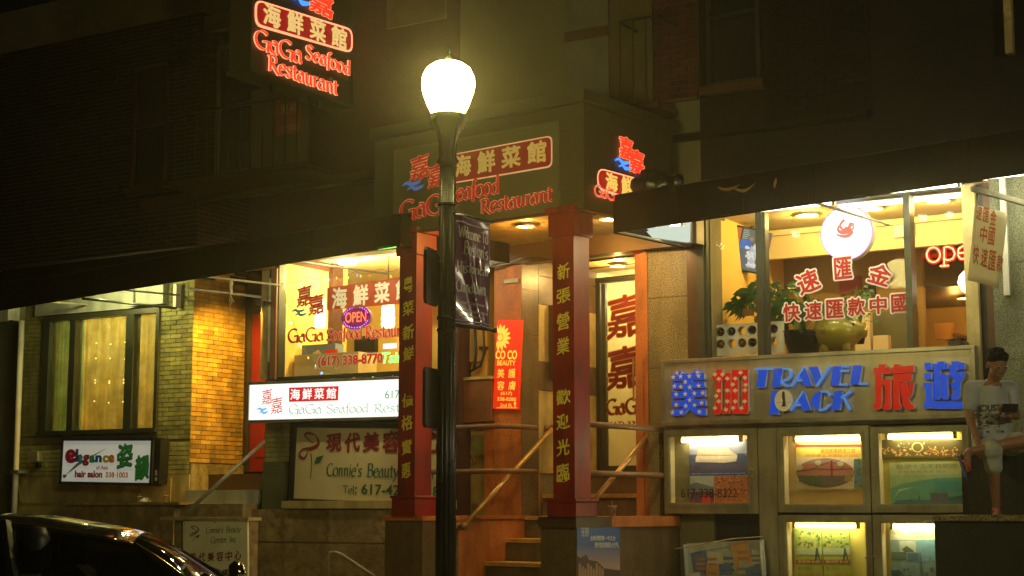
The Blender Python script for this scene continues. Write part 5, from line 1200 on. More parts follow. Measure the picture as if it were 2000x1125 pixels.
# open neon
w = -.2; op = thing('red_open_sign', 'red glowing Open sign of dotted tubes at the right pane', 'sign', F, F.X(1850, 500, w), w, F.Z(1850, 520, w))
m = MB(); x0, x1 = F.X(1807, 497, w), F.X(1932, 497, w)
MB().box(F.X(1800, 497, w), x1, w - .03, w - .01, F.Z(1850, 500, w), F.Z(1850, 494, w)).build('backing_bar', glow('bar_red', (.7, .01, .0), .8), op)
def dotline(m, pts, r, n):
    L = [0]
    for p, q_ in zip(pts, pts[1:]): L.append(L[-1] + math.dist(p, q_))
    for k in range(n):
        d_ = L[-1] * k / (n - 1); i = max(j for j in range(len(L) - 1) if L[j] <= d_ + 1e-9); t_ = (d_ - L[i]) / (L[i + 1] - L[i] or 1)
        a_, b_ = pts[i], pts[i + 1]; m.lathe([(r, -.004), (r * .6, .006), (0, .008)], (a_[0] + (b_[0] - a_[0]) * t_, w, a_[1] + (b_[1] - a_[1]) * t_), 6, 'w')
P_ = lambda a_, b_: (F.X(a_, b_, w), F.Z(a_, b_, w))
o1 = [P_(1824 + 13 * math.cos(6.283 * i / 20), 498 - 14.5 * math.sin(6.283 * i / 20)) for i in range(21)]
p1_ = [P_(1845, 520), P_(1845, 484), P_(1852, 482), P_(1862, 486), P_(1866, 496), P_(1862, 506), P_(1852, 509), P_(1845, 506)]
e1_ = [P_(1873, 495), P_(1893, 493), P_(1890, 484), P_(1881, 481), P_(1873, 487), P_(1872, 499), P_(1877, 506), P_(1886, 506), P_(1893, 502)]
n1_ = [P_(1901, 505), P_(1901, 482), P_(1910, 481), P_(1916, 486), P_(1916, 503)]
tb = MB(); dt = MB()
for pts, n in ((o1, 30), (p1_, 30), (e1_, 28), (n1_, 20), ([P_(1838, 520), P_(1853, 519)], 6)):
    tb.tube([(a_, w, b_) for a_, b_ in pts], .022, 8); dotline(dt, pts, .010, n)
tb.build('letter_tube', glow('open_red', (1, .02, .01), 1.5), op); 
for i in range(len(dt.v)): v = dt.v[i]; dt.v[i] = (v[0], v[1] - .024, v[2])
dt.build('lamp_dots', glow('open_dots', (1, .3, .12), 5), op)
# characters on the pane
m = MB(); m2 = MB()
def decal(ch, L, T, Rr, Bt, rot=0):
    for mm, g_, w_, bd in ((m2, 3, .002, .10), (m, 0, .006, .035)):
        base = len(mm.v); wpx(mm, F, ch, L - g_, T - g_, Rr + g_, Bt + g_, w_, bold=bd)
        if rot:
            cx, cz = F.X((L + Rr) / 2, (T + Bt) / 2), F.Z((L + Rr) / 2, (T + Bt) / 2); a_ = R(rot)
            for i in range(base, len(mm.v)):
                X_, Y_, Z_ = mm.v[i]; dx, dz = X_ - cx, Z_ - cz; mm.v[i] = (cx + dx * math.cos(a_) - dz * math.sin(a_), Y_, cz + dx * math.sin(a_) + dz * math.cos(a_))
decal('速', 1556, 528, 1600, 572, 18); decal('匯', 1629, 502, 1664, 545, 2); decal('金', 1696, 516, 1742, 556, -20)
for i, ch in enumerate('快速匯款中國'):
    L = 1529 + i * 42.3; T = 592 - i * 3.6; decal(ch, L, T, L + 34, T + 36)
for mm, nm, mt_ in ((m2, 'lettering_outline', whitew), (m, 'lettering', mat('pane_red_vinyl', (.45, .008, .008), .5, var=0))): mm.build(nm, mt_, tw)

# plants on the window shelf
def plant(lab, fr, px_, base, top, w, spread, n, pot, leafw=.05, seed=1, trail=0):
    rnd = random.Random(seed); x, z0, z1 = fr.X(px_, base, w), fr.Z(px_, base, w), fr.Z(px_, top, w)
    t = thing('potted_plant', lab, 'plant', fr, x, w, z0, 'plants on the travel shop window shelf')
    pr, ph = pot
    MB().lathe([(pr * .7, 0), (pr, ph * .9), (pr * 1.05, ph), (pr * .9, ph), (pr * .85, ph * .85)], (x, w, z0), 20).build('pot', M_['black_gloss'], t, smooth=True)
    lv = MB(); sm_ = MB()
    for i in range(n):
        a = rnd.uniform(0, 6.283); el = rnd.uniform(.15, 1.35); L = spread * rnd.uniform(.55, 1.05)
        tip = (x + math.cos(a) * L * math.cos(el), w + math.sin(a) * L * .5 * math.cos(el), z0 + ph + (z1 - z0 - ph) * math.sin(el) * rnd.uniform(.6, 1))
        mid = ((x + tip[0]) / 2, (w + tip[1]) / 2, max(z0 + ph, tip[2]) * 1.0 + .02)
        sm_.tube([(x, w, z0 + ph * .9), mid, tip], .004, 4)
        for _ in range(2):
            ll = leafw * rnd.uniform(2.6, 4.2); d = V3((math.cos(a + rnd.uniform(-.9, .9)), -math.sin(a) * .6, rnd.uniform(-.5, .5))).normalized(); s_ = V3((-d.z * .5 - .2, .5, d.x)).normalized() * leafw * rnd.uniform(.6, 1)
            b = V3((tip[0], -tip[1], tip[2])); P5 = [b, b + d * ll * .25 + s_, b + d * ll * .6 + s_ * .85 - V3((0, 0, ll * .06)), b + d * ll - V3((0, 0, ll * .35)), b + d * ll * .6 - s_ * .85 - V3((0, 0, ll * .06)), b + d * ll * .25 - s_, b + d * ll * .3 - V3((0, 0, .01)), b + d * ll * .62 - V3((0, 0, ll * .12))]
            lv.add(P5, [(0, 1, 6), (1, 2, 7, 6), (2, 3, 7), (3, 4, 7), (4, 5, 6, 7), (5, 0, 6)])
    sm_.build('stem', M_['leaf'], t); lv.build('foliage', M_['leaf'], t, kind='stuff'); return t
plant('bushy drooping plant behind the first window mullion under the television', F, 1497, 668, 548, -.55, .50, 95, (.13, .26), .036, 3)
plant('broad-leaved plant in a black pot behind the red window characters', F, 1570, 690, 578, -.40, .46, 42, (.24, .24), .055, 5)
plant('small feathery plant between poster and desk behind the right characters', F, 1678, 672, 555, -1.3, .30, 40, (.08, .12), .018, 8)
for px_, py in ((1460, 612), (1648, 655)):
    pass
m = MB(); m.box(F.X(1451, 605, -.3), F.X(1472, 605, -.3), -.31, -.29, F.Z(1461, 617, -.3), F.Z(1461, 603, -.3)).tube([(F.X(1461, 603, -.3), -.3, F.Z(1461, 603, -.3)), (F.X(1485, 640, -.45), -.5, F.Z(1485, 640, -.45))], .004, 5)
tag(m.build('plant_tag', M_['wood']), 'small brown lettered tag hanging among the drooping leaves', 'tag')
# pottery pig
px_, w = 1636, -.42; x, z_ = F.X(px_, 648, w), F.Z(px_, 648, w)
pg = thing('piggy_bank', 'big glossy yellow green pig money bank beside the black plant pot', 'piggy bank', F, x, w, F.Z(px_, 688, w))
pm = mat('pig_glaze', (.32, .30, .04), .2, var=.15, coat=.6)
MB().lathe([(0, -.26), (.10, -.245), (.19, -.15), (.215, 0), (.19, .14), (.12, .22), (.085, .26), (.08, .31), (.0, .315)], (x, w, z_), 26, 'x').build('body', pm, pg, smooth=True)
m = MB()
for s_ in (-1, 1): m.add([(x + .12, -w + .10 * s_, z_ + .14), (x + .20, -w + .13 * s_, z_ + .13), (x + .15, -w + .15 * s_, z_ + .26)], [(0, 1, 2), (2, 1, 0)])
m.build('ear', pm, pg)
for a_, b_ in ((-.12, -.08), (-.12, .08), (.12, -.08), (.12, .08)): MB().lathe([(.045, 0), (.05, .1)], (x + a_, w + b_, z_ - .24), 10).build('leg', pm, pg, smooth=True)
MB().lathe([(.0, -.008), (.014, 0), (0, .01)], (x + .22, w + .12, z_ + .06), 8, 'w').build('eye', M_['black'], pg)
m = MB(); write(m, '發財', x - .19, x - .06, z_ - .06, z_ + .04, w + .215, bold=.01); m.build('lettering', M_['wood'], pg)
# white rack with round holes full of bottles
w = -.22; b0, b1 = F.X(1393, 660, w), F.X(1532, 655, w); c0, c1 = F.Z(1440, 694, w), F.Z(1440, 634, w)
rk = thing('bottle_rack', 'white two-row rack with round holes holding dark bottles behind the left pane', 'rack', F, (b0 + b1) / 2, w, c0)
hx = [F.X(p_, 660, w) for p_ in (1407, 1428.5, 1449, 1469, 1490, 1511)]; hz_ = [F.Z(1430, 647, w), F.Z(1430, 671, w)]; hr_ = .052
m = MB()
xe = [b0] + [(p_ + q_) / 2 for p_, q_ in zip(hx, hx[1:])] + [b1]; ze = [c0, (hz_[0] + hz_[1]) / 2, c1]
for i, hx_ in enumerate(hx):
    for j_, (za_, zb_) in enumerate(((ze[1], ze[2]), (ze[0], ze[1]))):
        sq = []; ci = []
        for k in range(24):
            a = 6.2832 * k / 24; c_, s_ = math.cos(a), math.sin(a)
            xa_, xb_ = xe[i] - hx_, xe[i + 1] - hx_; zl_, zh_ = za_ - hz_[j_], zb_ - hz_[j_]
            t_ = min((xb_ / c_) if c_ > 1e-6 else (xa_ / c_ if c_ < -1e-6 else 9), (zh_ / s_) if s_ > 1e-6 else (zl_ / s_ if s_ < -1e-6 else 9))
            sq.append((hx_ + c_ * t_, -w, hz_[j_] + s_ * t_)); ci.append((hx_ + hr_ * c_, -w, hz_[j_] + hr_ * s_))
        back = [(a_, b_ + .12, c_) for a_, b_, c_ in ci]
        m.add(sq + ci + back, [(k, (k + 1) % 24, 24 + (k + 1) % 24, 24 + k) for k in range(24)] + [(24 + k, 24 + (k + 1) % 24, 48 + (k + 1) % 24, 48 + k) for k in range(24)])
        if (i + j_) % 4 != 2:
            bt = thing('wine_bottle', ['bottle in the %s row of the white rack, hole %s from its left end' % (('upper', 'lower')[j_], ('one', 'two', 'three', 'four', 'five', 'six')[i])][0], 'bottle', F, hx_, w - .05, hz_[j_] - .045, 'bottles lying in the white rack')
            MB().lathe([(0, .02), (.02, .02), (.022, 0), (.045, -.02), (.045, -.10)], (hx_, w - .01, hz_[j_]), 16, 'w').build('body', mat('bottle_%d%d' % (i, j_), random.choice([(.05, .012, .008), (.01, .025, .02), (.2, .1, .03)]), .12, var=.1, coat=.5), bt, smooth=True)
m.box(b0, b1, w - .12, w - .003, c1, c1 + .01); m.build('rack_face', M_['white'], rk)
# camera on the fascia
w = .12; x, z_ = F.X(1872, 668, w), F.Z(1872, 668, w)
sc_ = thing('security_camera', 'small black security camera on the end of the steel fascia', 'camera', F, x, w, F.Z(1885, 677, w))
SCf = Fr(F.P(x, w, z_), (.92, -.38, .0), (-.38, -.92, 0))
MB().box(-.10, .06, -.04, .04, -.03, .025, .01).build('body', M_['black'], sc_, SCf)
MB().box(-.13, .06, -.045, .045, .026, .034).build('hood', M_['black'], sc_, SCf)
MB().lathe([(.02, 0), (.02, -.02), (0, -.02)], (-.10, 0, 0), 12, 'x').build('lens', M_['alu'], sc_, SCf)
MB().tube([(.05, 0, 0), (.11, 0, -.02), (.12, 0, -.07)], .012, 8).build('bracket', M_['black'], sc_, SCf)

# ------------------------------------------------------------------ steel fascia with the shop lettering
ts, sf, W, H = framed('travel_fascia_sign', 'brushed steel fascia with star spangled, maple leafed, red and blue raised lettering', 'sign', ((1291, 704), (1905, 675), (1905, 814), (1294, 831)), .20, .19, M_['alu'], M_['steel'], .035)
blue = mat('letter_blue', (.004, .045, .50), .3, var=.08, emit=(.005, .10, .9), es=.35); redl = mat('letter_red', (.48, .006, .006), .3, var=.08, emit=(.8, .008, .004), es=.25)
edge = mat('letter_side', (.55, .62, .55), .4, var=0); starw = mat('letter_white', (.75, .74, .62), .4, var=0)
LW = .05
def poly(m, pts, w=LW, d=.055): m.prism([(sf.X(a_, b_, w), sf.Z(a_, b_, w)) for a_, b_ in pts], w - d, w)
def zpx(cx, cy, s, ox, oy): return [(ox + a_ * s, oy + b_ * s) for a_, b_ in ()]
Z4 = lambda pts: [(1270 + a_ / 4.651, 660 + b_ / 4.651) for a_, b_ in pts]        # read off the enlarged crop
Z5 = lambda pts: [(1640 + a_ / 5.556, 660 + b_ / 5.556) for a_, b_ in pts]
def split_letters(polys, face, name):
    m = MB()
    for i, p in enumerate(polys): poly(m, p, LW + .0006 * i)
    o = m.build(name, face, ts, sf)
    e_ = MB()
    for p in polys:
        cx = sum(a_ for a_, _ in p) / len(p); cy_ = sum(b_ for _, b_ in p) / len(p)
        e_.prism([(sf.X(a_ + 1.4, b_ + .8, LW), sf.Z(a_ + 1.4, b_ + .8, LW)) for a_, b_ in p], LW - .05, LW - .006)
    e_.build(name + '_side', edge, ts, sf); return o
mei = [Z4(p) for p in ([(190, 330), (487, 318), (487, 372), (190, 388)], [(225, 305), (275, 300), (280, 340), (232, 345)], [(395, 295), (455, 290), (440, 330), (400, 335)],
    [(195, 410), (490, 397), (492, 448), (197, 462)], [(190, 490), (497, 472), (497, 528), (190, 545)], [(195, 572), (500, 565), (500, 612), (197, 622)], [(305, 372), (375, 370), (372, 480), (303, 482)],
    [(315, 540), (385, 538), (380, 575), (312, 578)], [(188, 655), (270, 650), (310, 618), (390, 615), (425, 642), (502, 640), (502, 700), (430, 702), (380, 670), (345, 645), (300, 700), (190, 705)])]
split_letters(mei, blue, 'character')
jia = [Z4(p) for p in ([(565, 325), (728, 318), (728, 375), (565, 380)], [(600, 288), (655, 285), (650, 320), (602, 322)], [(600, 380), (645, 378), (640, 660), (610, 692), (570, 695), (568, 655), (595, 640)], [(680, 375), (728, 373), (728, 640), (712, 685), (645, 690), (642, 655), (682, 640)],
    [(742, 292), (888, 288), (888, 345), (742, 350)], [(742, 350), (795, 349), (795, 688), (742, 690)], [(838, 348), (888, 346), (888, 660), (870, 688), (838, 688)], [(795, 630), (838, 630), (838, 688), (795, 688)])]
split_letters(jia, redl, 'character')
st_ = MB()
def star(cx, cy, r, maple=False):
    X0, Z0 = sf.X(cx, cy, LW), sf.Z(cx, cy, LW); r = r * .0055
    if maple: pts = [(0, 1), (.3, .5), (.75, .65), (.6, .2), (1, .0), (.5, -.35), (.1, -.4), (.1, -.9), (-.1, -.9), (-.1, -.4), (-.5, -.35), (-1, 0), (-.6, .2), (-.75, .65), (-.3, .5)]
    else: pts = [((1 if i % 2 == 0 else .42) * math.sin(i * math.pi / 5), (1 if i % 2 == 0 else .42) * math.cos(i * math.pi / 5)) for i in range(10)]
    st_.flat([(X0 + a_ * r, Z0 + b_ * r) for a_, b_ in pts], LW + .008 + .0001 * (len(st_.v) % 7))
for a_, b_ in ((278, 350), (358, 348), (440, 345), (212, 356), (320, 400), (280, 445), (238, 514), (320, 510), (402, 505), (480, 500), (362, 448), (442, 436), (222, 437), (362, 565), (240, 610), (325, 618), (405, 610), (205, 678), (285, 676), (450, 672), (470, 590), (245, 318), (430, 312)):
    star(*Z4([(a_, b_)])[0], 6.0)
for a_, b_ in ((625, 375), (703, 372), (823, 318), (775, 372), (862, 365), (625, 483), (702, 480), (862, 478), (775, 480), (625, 580), (702, 580), (775, 580), (860, 580), (590, 640), (830, 640), (660, 335), (752, 425), (602, 530), (755, 640), (590, 335), (868, 430), (690, 655)):
    star(*Z4([(a_, b_)])[0], 5.6, True)
st_.build('star_and_leaf_pattern', starw, ts, sf)
# TRAVEL PACK: heavy left stems, hairline right strokes, leaning
polys = []; hair = []
def thickp(*p): polys.append(Z4(p))
def hl(*p): hair.append(Z4(p))
thickp((985, 285), (1062, 282), (1040, 445), (965, 450)); hl((945, 283), (1105, 280))
thickp((1128, 278), (1200, 275), (1178, 440), (1105, 445)); hl((1200, 278), (1250, 285), (1275, 320), (1255, 370), (1190, 390)); hl((1185, 392), (1215, 425), (1255, 440))
thickp((1400, 258), (1470, 433), (1392, 436), (1355, 335)); hl((1400, 262), (1278, 440)); hl((1320, 385), (1380, 383))
thickp((1438, 265), (1520, 262), (1555, 360), (1512, 440)); hl((1510, 438), (1630, 258))
thickp((1660, 257), (1738, 255), (1715, 427), (1636, 430)); hl((1738, 258), (1800, 257)); hl((1725, 300), (1795, 299)); hl((1715, 425), (1788, 423))
thickp((1842, 250), (1920, 247), (1895, 420), (1815, 422)); hl((1895, 418), (1965, 414))
thickp((1108, 485), (1180, 482), (1165, 560), (1155, 640), (1170, 690), (1080, 695))
thickp((1392, 483), (1455, 655), (1382, 658), (1345, 560)); hl((1392, 485), (1272, 660)); hl((1312, 610), (1372, 607))
thickp((1550, 484), (1530, 655), (1490, 640), (1465, 600), (1470, 540), (1500, 500)); hl((1550, 486), (1600, 490), (1632, 522)); hl((1530, 655), (1580, 645), (1628, 605))
thickp((1672, 483), (1745, 480), (1722, 652), (1648, 655)); hl((1732, 545), (1825, 482)); hl((1752, 530), (1808, 652))
split_letters(polys, blue, 'lettering')
m = MB()
for ln in hair:
    pp = [(sf.X(a_, b_, LW), sf.Z(a_, b_, LW)) for a_, b_ in (smooth_line(ln) if len(ln) > 2 else ln)]
    stroke(m, pp, lambda dx, dz, t_: .022, LW + .006, .05)
m.build('thin_strokes', mat('letter_blue_thin', (.12, .3, .65), .35, var=0, emit=(.1, .3, .9), es=.3), ts, sf)
ex, ez = sf.X(*Z4([(1212, 570)])[0], LW), sf.Z(*Z4([(1212, 570)])[0], LW)
MB().prism([(ex + .098 * math.cos(6.283 * i / 28), ez + .115 * math.sin(6.283 * i / 28)) for i in range(28)], 0, LW + .01).build('oval_badge', starw, ts, sf)
m = MB().flat([(ex - .01, ez + .09), (ex + .018, ez + .085), (ex + .022, ez + .0), (ex + .03, ez - .06), (ex - .02, ez - .065), (ex - .005, ez), (ex - .015, ez + .04)], LW + .012).disc(ex + .003, ez + .086, .014, LW + .0125, 10)
m.build('badge_figure', M_['black'], ts, sf); MB().disc(ex - .05, ez + .06, .012, LW + .012, 10).build('badge_sun', M_['gold'], ts, sf)
MB().rect(ex - .085, ex - .02, ez - .02, ez - .016, LW + .012).rect(ex + .03, ex + .085, ez - .02, ez - .016, LW + .012).build('badge_horizon', M_['pipe_grey'], ts, sf)
lv = [Z5(p) for p in ([(370, 325), (548, 320), (548, 388), (370, 392)], [(425, 288), (495, 286), (495, 322), (425, 324)], [(385, 392), (455, 390), (455, 690), (440, 760), (372, 782), (370, 720), (388, 700)], [(455, 455), (552, 452), (552, 740), (530, 778), (470, 778), (460, 745), (490, 720), (490, 515), (455, 515)],
    [(585, 288), (650, 286), (640, 325), (590, 330)], [(565, 322), (800, 296), (800, 368), (568, 385)], [(575, 405), (705, 385), (780, 380), (780, 440), (750, 475), (645, 480), (640, 700), (668, 740), (640, 780), (580, 780), (578, 420)], [(650, 488), (720, 485), (745, 590), (755, 485), (800, 484), (785, 600), (740, 660), (780, 720), (805, 735), (805, 770), (745, 778), (690, 740), (670, 640)])]
split_letters(lv, redl, 'character')
yo = [Z5(p) for p in ([(920, 272), (992, 270), (992, 338), (920, 340)], [(920, 380), (992, 378), (992, 445), (920, 447)], [(912, 488), (1000, 485), (1000, 660), (1030, 690), (1330, 688), (1330, 765), (1010, 765), (980, 755), (915, 768), (912, 710), (932, 690), (932, 550), (912, 548)],
    [(1010, 282), (1165, 278), (1165, 335), (1010, 340)], [(1060, 258), (1130, 256), (1130, 279), (1060, 281)], [(1025, 341), (1092, 340), (1092, 630), (1070, 665), (1015, 665)], [(1092, 400), (1170, 398), (1170, 640), (1150, 665), (1110, 665), (1110, 460), (1092, 460)],
    [(1215, 255), (1290, 253), (1285, 272), (1350, 270), (1350, 335), (1275, 340), (1240, 375), (1355, 372), (1340, 430), (1310, 470), (1300, 640), (1265, 668), (1215, 668), (1212, 610), (1245, 600), (1245, 545), (1210, 540), (1210, 488), (1245, 485), (1250, 440), (1195, 430), (1192, 320), (1215, 290)])]
split_letters(yo, blue, 'character')

# ------------------------------------------------------------------ display cabinets
cabm = mat('cabinet_steel', (.42, .40, .25), .36, metal=.55, var=.25, vs=2, streak=.25)
MB().box(F.X(1480, 900, .1), F.X(1516, 900, .1), -.1, .085, .3, F.Z(1500, 835, .1)).box(F.X(1293, 828), F.X(1890, 828), -.1, .10, F.Z(1500, 833, .1), F.Z(1500, 829, .1) + .015).build('steel_post', cabm, trav)
MB().box(F.X(1272), F.X(1293), .013, .06, zled, F.Z(1280, 833)).build('granite_return', M_['granite_gold'], trav)
def cabinet(lab, L, T, Rr, Bt, gl_, gt, gr_, gb, warm, tube):
    """Outer edges, glass edges and tube in pixels."""
    w = .10; x0, x1 = F.X(L, 900, w), F.X(Rr, 900, w); cxp = (L + Rr) / 2
    z1, z0 = F.Z(cxp, T, w), F.Z(cxp, Bt, w); a0, a1 = F.X(gl_, 900, w), F.X(gr_, 900, w); b1, b0 = F.Z(cxp, gt, w), F.Z(cxp, gb, w)
    t = thing('display_cabinet', lab, 'cabinet', F, (x0 + x1) / 2, 0, z0, 'lit display cabinets under the steel fascia')
    MB().box(x0, x1, -.11, -.08, z0, z1).build('back_board', mat('cabinet_back_%d' % len(bpy.data.materials), warm, .8, var=.15), t)
    m = MB().box(x0, a0 - .01, -.08, .07, z0, z1).box(a1 + .01, x1, -.08, .07, z0, z1).box(a0 - .01, a1 + .01, -.08, .07, b1 + .04, z1).box(a0 - .01, a1 + .01, -.08, .07, z0, b0 - .01); m.build('case', M_['cream_wall'], t)
    m = MB().box(x0, x1, .071, .10, b1, z1).box(x0, x1, .071, .10, z0, b0).box(x0, a0, .071, .10, b0, b1).box(a1, x1, .071, .10, b0, b1)
    m.build('door_frame', cabm, t)
    m = MB().box(a0 - .03, a1 + .03, .101, .112, b1 + .012, b1 + .03).box(a0 - .03, a1 + .03, .101, .112, b0 - .03, b0 - .012).box(a0 - .03, a0 - .012, .101, .112, b0 - .012, b1 + .012).box(a1 + .012, a1 + .03, .101, .112, b0 - .012, b1 + .012)
    m.build('frame_bead', cabm, t)
    MB().box(a0, a1, .078, .084, b0, b1).build('pane', M_['glass'], t)
    tx0, tx1 = F.X(tube[0], 860, 0), F.X(tube[1], 860, 0); tz = b1 - .035
    MB().tube([(tx0, .03, tz), (tx1, .03, tz)], .022, 10).build('tube', glow('cabinet_tube', (1, .86, .50), 34), t)
    MB().box(tx0 - .03, tx0, .0, .06, tz - .03, tz + .06).box(tx1, tx1 + .03, .0, .06, tz - .03, tz + .06).build('tube_holder', M_['brass'], t)
    return t, (a0, a1, b0, b1)
W_ = (.68, .50, .22); Y_ = (.66, .60, .12)
ct1, g1 = cabinet('upper left lit cabinet showing a cruise ship poster over a phone number', 1297, 835, 1479, 1003, 1308, 852, 1460, 982, W_, (1335, 1446))
ct2, g2 = cabinet('upper middle lit cabinet with a red bridge poster', 1518, 833, 1698, 1001, 1530, 850, 1683, 985, W_, (1557, 1683))
ct3, g3 = cabinet('upper right lit cabinet with a night city strip over a green tower poster', 1701, 832, 1893, 1001, 1716, 845, 1880, 985, Y_, (1738, 1864))
ct4, g4 = cabinet('lower lit cabinet with two matching green and yellow travel flyers', 1518, 1006, 1698, 1200, 1533, 1020, 1686, 1185, Y_, (1553, 1670))
ct5, g5 = cabinet('lower right lit cabinet with a pale blue tour flyer beside the granite block', 1701, 1006, 1893, 1200, 1717, 1022, 1878, 1185, Y_, (1742, 1830))
for (px_, py, t) in ((1468, 917, ct1), (1468, 931, ct1), (1690, 918, ct2), (1690, 931, ct2), (1707, 916, ct3), (1707, 930, ct3), (1691, 1088, ct4), (1708, 1088, ct5)):
    MB().lathe([(.016, 0), (.016, .006), (.008, .012), (0, .012)], (F.X(px_, py, .1), .10, F.Z(px_, py, .1)), 10, 'w').build('lock', M_['alu'], t)
m = MB(); wpx(m, F, '617-338-8222', 1330, 954, 1440, 972, .086, bold=.012); m.build('lettering', M_['black'], ct1)
def pcol(c): 
    k = 'print_%d_%d_%d' % tuple(int(v * 99) for v in c)
    return bpy.data.materials.get(k) or mat(k, c, .45, var=.18, vs=14)
def poster(lab, corners, w=-.05, base=(.7, .68, .6)):
    sf, W, H = quad(F, *corners, w); t = thing('poster', lab, 'poster', sf, 0, 0, -H/2)
    MB().box(-W/2, W/2, -.01, 0, -H/2, H/2).build('sheet', pcol(base), t, sf)
    n = [0]
    def r(u0, u1, v0, v1, c):
        n[0] += 1; MB().rect((u0 - .5) * W, (u1 - .5) * W, (v0 - .5) * H, (v1 - .5) * H, .0006 * n[0]).build('printed_picture', pcol(c), t, sf)
    def pl(pts, c):
        n[0] += 1; MB().flat([((u - .5) * W, (v - .5) * H) for u, v in pts], .0006 * n[0]).build('printed_picture', pcol(c), t, sf)
    def tx(s, u0, u1, v0, v1, c, **k):
        n[0] += 1; m = MB(); write(m, s, (u0 - .5) * W, (u1 - .5) * W, (v0 - .5) * H, (v1 - .5) * H, .0006 * n[0] + .0004, **k); m.build('lettering', pcol(c), t, sf)
    def sp(k, box_, c, s):
        n[0] += 1; m = MB()
        for i in range(k):
            u, v = random.uniform(box_[0], box_[1]), random.uniform(box_[2], box_[3]); d = s * random.uniform(.4, 1.2)
            m.flat([((u - .5) * W, (v - .5) * H), ((u - .5) * W + d, (v - .5) * H), ((u - .5) * W + d * .8, (v - .5) * H + d * random.uniform(.4, 1.4)), ((u - .5) * W + d * .1, (v - .5) * H + d * .6)], .0006 * n[0] + .00001 * i)
        m.build('printed_detail', pcol(c), t, sf)
    return t, r, pl, tx, sp
t, r, pl, tx, sp = poster('cruise ship poster with two smaller pictures below', ((1346, 862), (1462, 857), (1462, 984), (1349, 983)))
r(0, 1, .5, 1, (.06, .09, .2)); r(0, 1, .78, 1, (.28, .3, .42)); r(0, 1, .5, .62, (.09, .08, .16)); sp(60, (0, .97, .5, .76), (.2, .18, .3), .012)
pl([(.1, .66), (.16, .88), (.3, .93), (.62, .90), (.72, .82), (.82, .76), (.8, .66), (.6, .64)], (.72, .6, .45)); pl([(.1, .70), (.12, .76), (.82, .74), (.81, .69)], (.8, .72, .6)); pl([(.12, .765), (.12, .775), (.7, .76), (.7, .75)], (.6, .2, .1)); sp(40, (.15, .65, .78, .9), (.4, .25, .15), .01)
r(0, 1, .44, .5, (.04, .09, .3)); tx('New features and innovations that dazzle the imagination.', .04, .96, .455, .485, (.75, .75, .7))
r(0, .41, .2, .435, (.45, .5, .45)); pl([(0, .3), (.1, .34), (.41, .26), (.41, .2), (0, .2)], (.14, .2, .24)); r(0, .41, 0, .195, (.10, .05, .12)); pl([(.2, .02), (.36, .02), (.34, .12), (.22, .14)], (.6, .03, .04)); sp(24, (.0, .38, .02, .18), (.4, .1, .1), .02)
r(.42, 1, 0, .435, (.45, .16, .07)); sp(60, (.43, .97, .02, .4), (.2, .03, .02), .025); sp(50, (.43, .97, .02, .42), (.7, .4, .2), .02)
t, r, pl, tx, sp = poster('yellow poster with a red suspension bridge in an oval frame', ((1555, 868), (1684, 868), (1684, 958), (1555, 958)), base=(.75, .55, .12))
r(0, 1, .94, 1, (.6, .04, .02)); tx('美國美東精選之旅', .38, .9, .8, .92, (.6, .12, .02)); tx('紐約 費城 華盛頓 尼加拉', .15, .95, .73, .79, (.6, .2, .02)); r(.0, 1, .04, .72, (.75, .6, .4))
ov = lambda s_, dv=0: [(.44 + .44 * s_ * math.cos(6.283 * i / 36), .38 + .32 * s_ * math.sin(6.283 * i / 36)) for i in range(36)]
pl(ov(1), (.45, .18, .12)); pl([p for p in ov(.99) if p[1] < .36], (.16, .12, .10)); pl([p for p in ov(.96) if p[1] > .55], (.35, .22, .22))
pl([(.02, .42), (.3, .48), (.54, .46), (.86, .48), (.86, .46), (.54, .44), (.3, .46), (.02, .40)], (.2, .04, .03)); r(.53, .56, .3, .66, (.25, .04, .03)); pl([(.1, .40), (.54, .64), (.86, .46), (.54, .62)], (.25, .05, .03))
pl([(.04, .2), (.05, .34), (.3, .3), (.4, .34), (.4, .1), (.2, .1)], (.10, .12, .05)); pl([(.72, .2), (.78, .42), (.84, .3), (.86, .2)], (.4, .25, .1)); r(.88, 1, .06, .68, (.16, .25, .3)); sp(20, (.88, .98, .06, .66), (.1, .18, .06), .03)
for u, v in ((.34, .6), (.68, .58), (.06, .5)): pl([(u + .05 * math.cos(6.283 * i / 12), v + .06 * math.sin(6.283 * i / 12)) for i in range(12)], (.5, .5, .3))
tx('東部六天豪華遊  天天出發', .1, .8, .0, .03, (.5, .3, .1))
t, r, pl, tx, sp = poster('panoramic strip of a city at night with golden lights', ((1717, 859), (1879, 859), (1879, 895), (1717, 895)), base=(.10, .08, .02))
sp(90, (0, .96, .1, .55), (.7, .45, .12), .02); sp(40, (0, .96, .1, .5), (.5, .12, .05), .018); sp(16, (.2, .8, .5, .8), (.8, .7, .5), .014); pl([(.47 + .07 * math.cos(6.283 * i / 16), .6 + .28 * math.sin(6.283 * i / 16)) for i in range(16)], (.6, .5, .2)); pl([(.47 + .055 * math.cos(6.283 * i / 16), .6 + .22 * math.sin(6.283 * i / 16)) for i in range(16)], (.1, .08, .02))
t, r, pl, tx, sp = poster('green and blue flyer with a curving hill and a pointed tower', ((1738, 904), (1879, 900), (1879, 985), (1740, 985)), base=(.5, .55, .25))
tx('歐洲十五天自助遊', .1, .95, .84, .95, (.2, .2, .12)); tx('巴黎 羅馬 倫敦 瑞士', .12, .8, .74, .80, (.3, .25, .15)); r(0, 1, 0, .7, (.13, .38, .28)); pl([(0, .38), (.2, .5), (.4, .55), (.7, .62), (1, .62), (1, .7), (0, .7)], (.35, .5, .25)); pl([(0, 0), (.1, .1), (.3, .12), (.5, .1), (1, .2), (1, 0)], (.04, .14, .2))
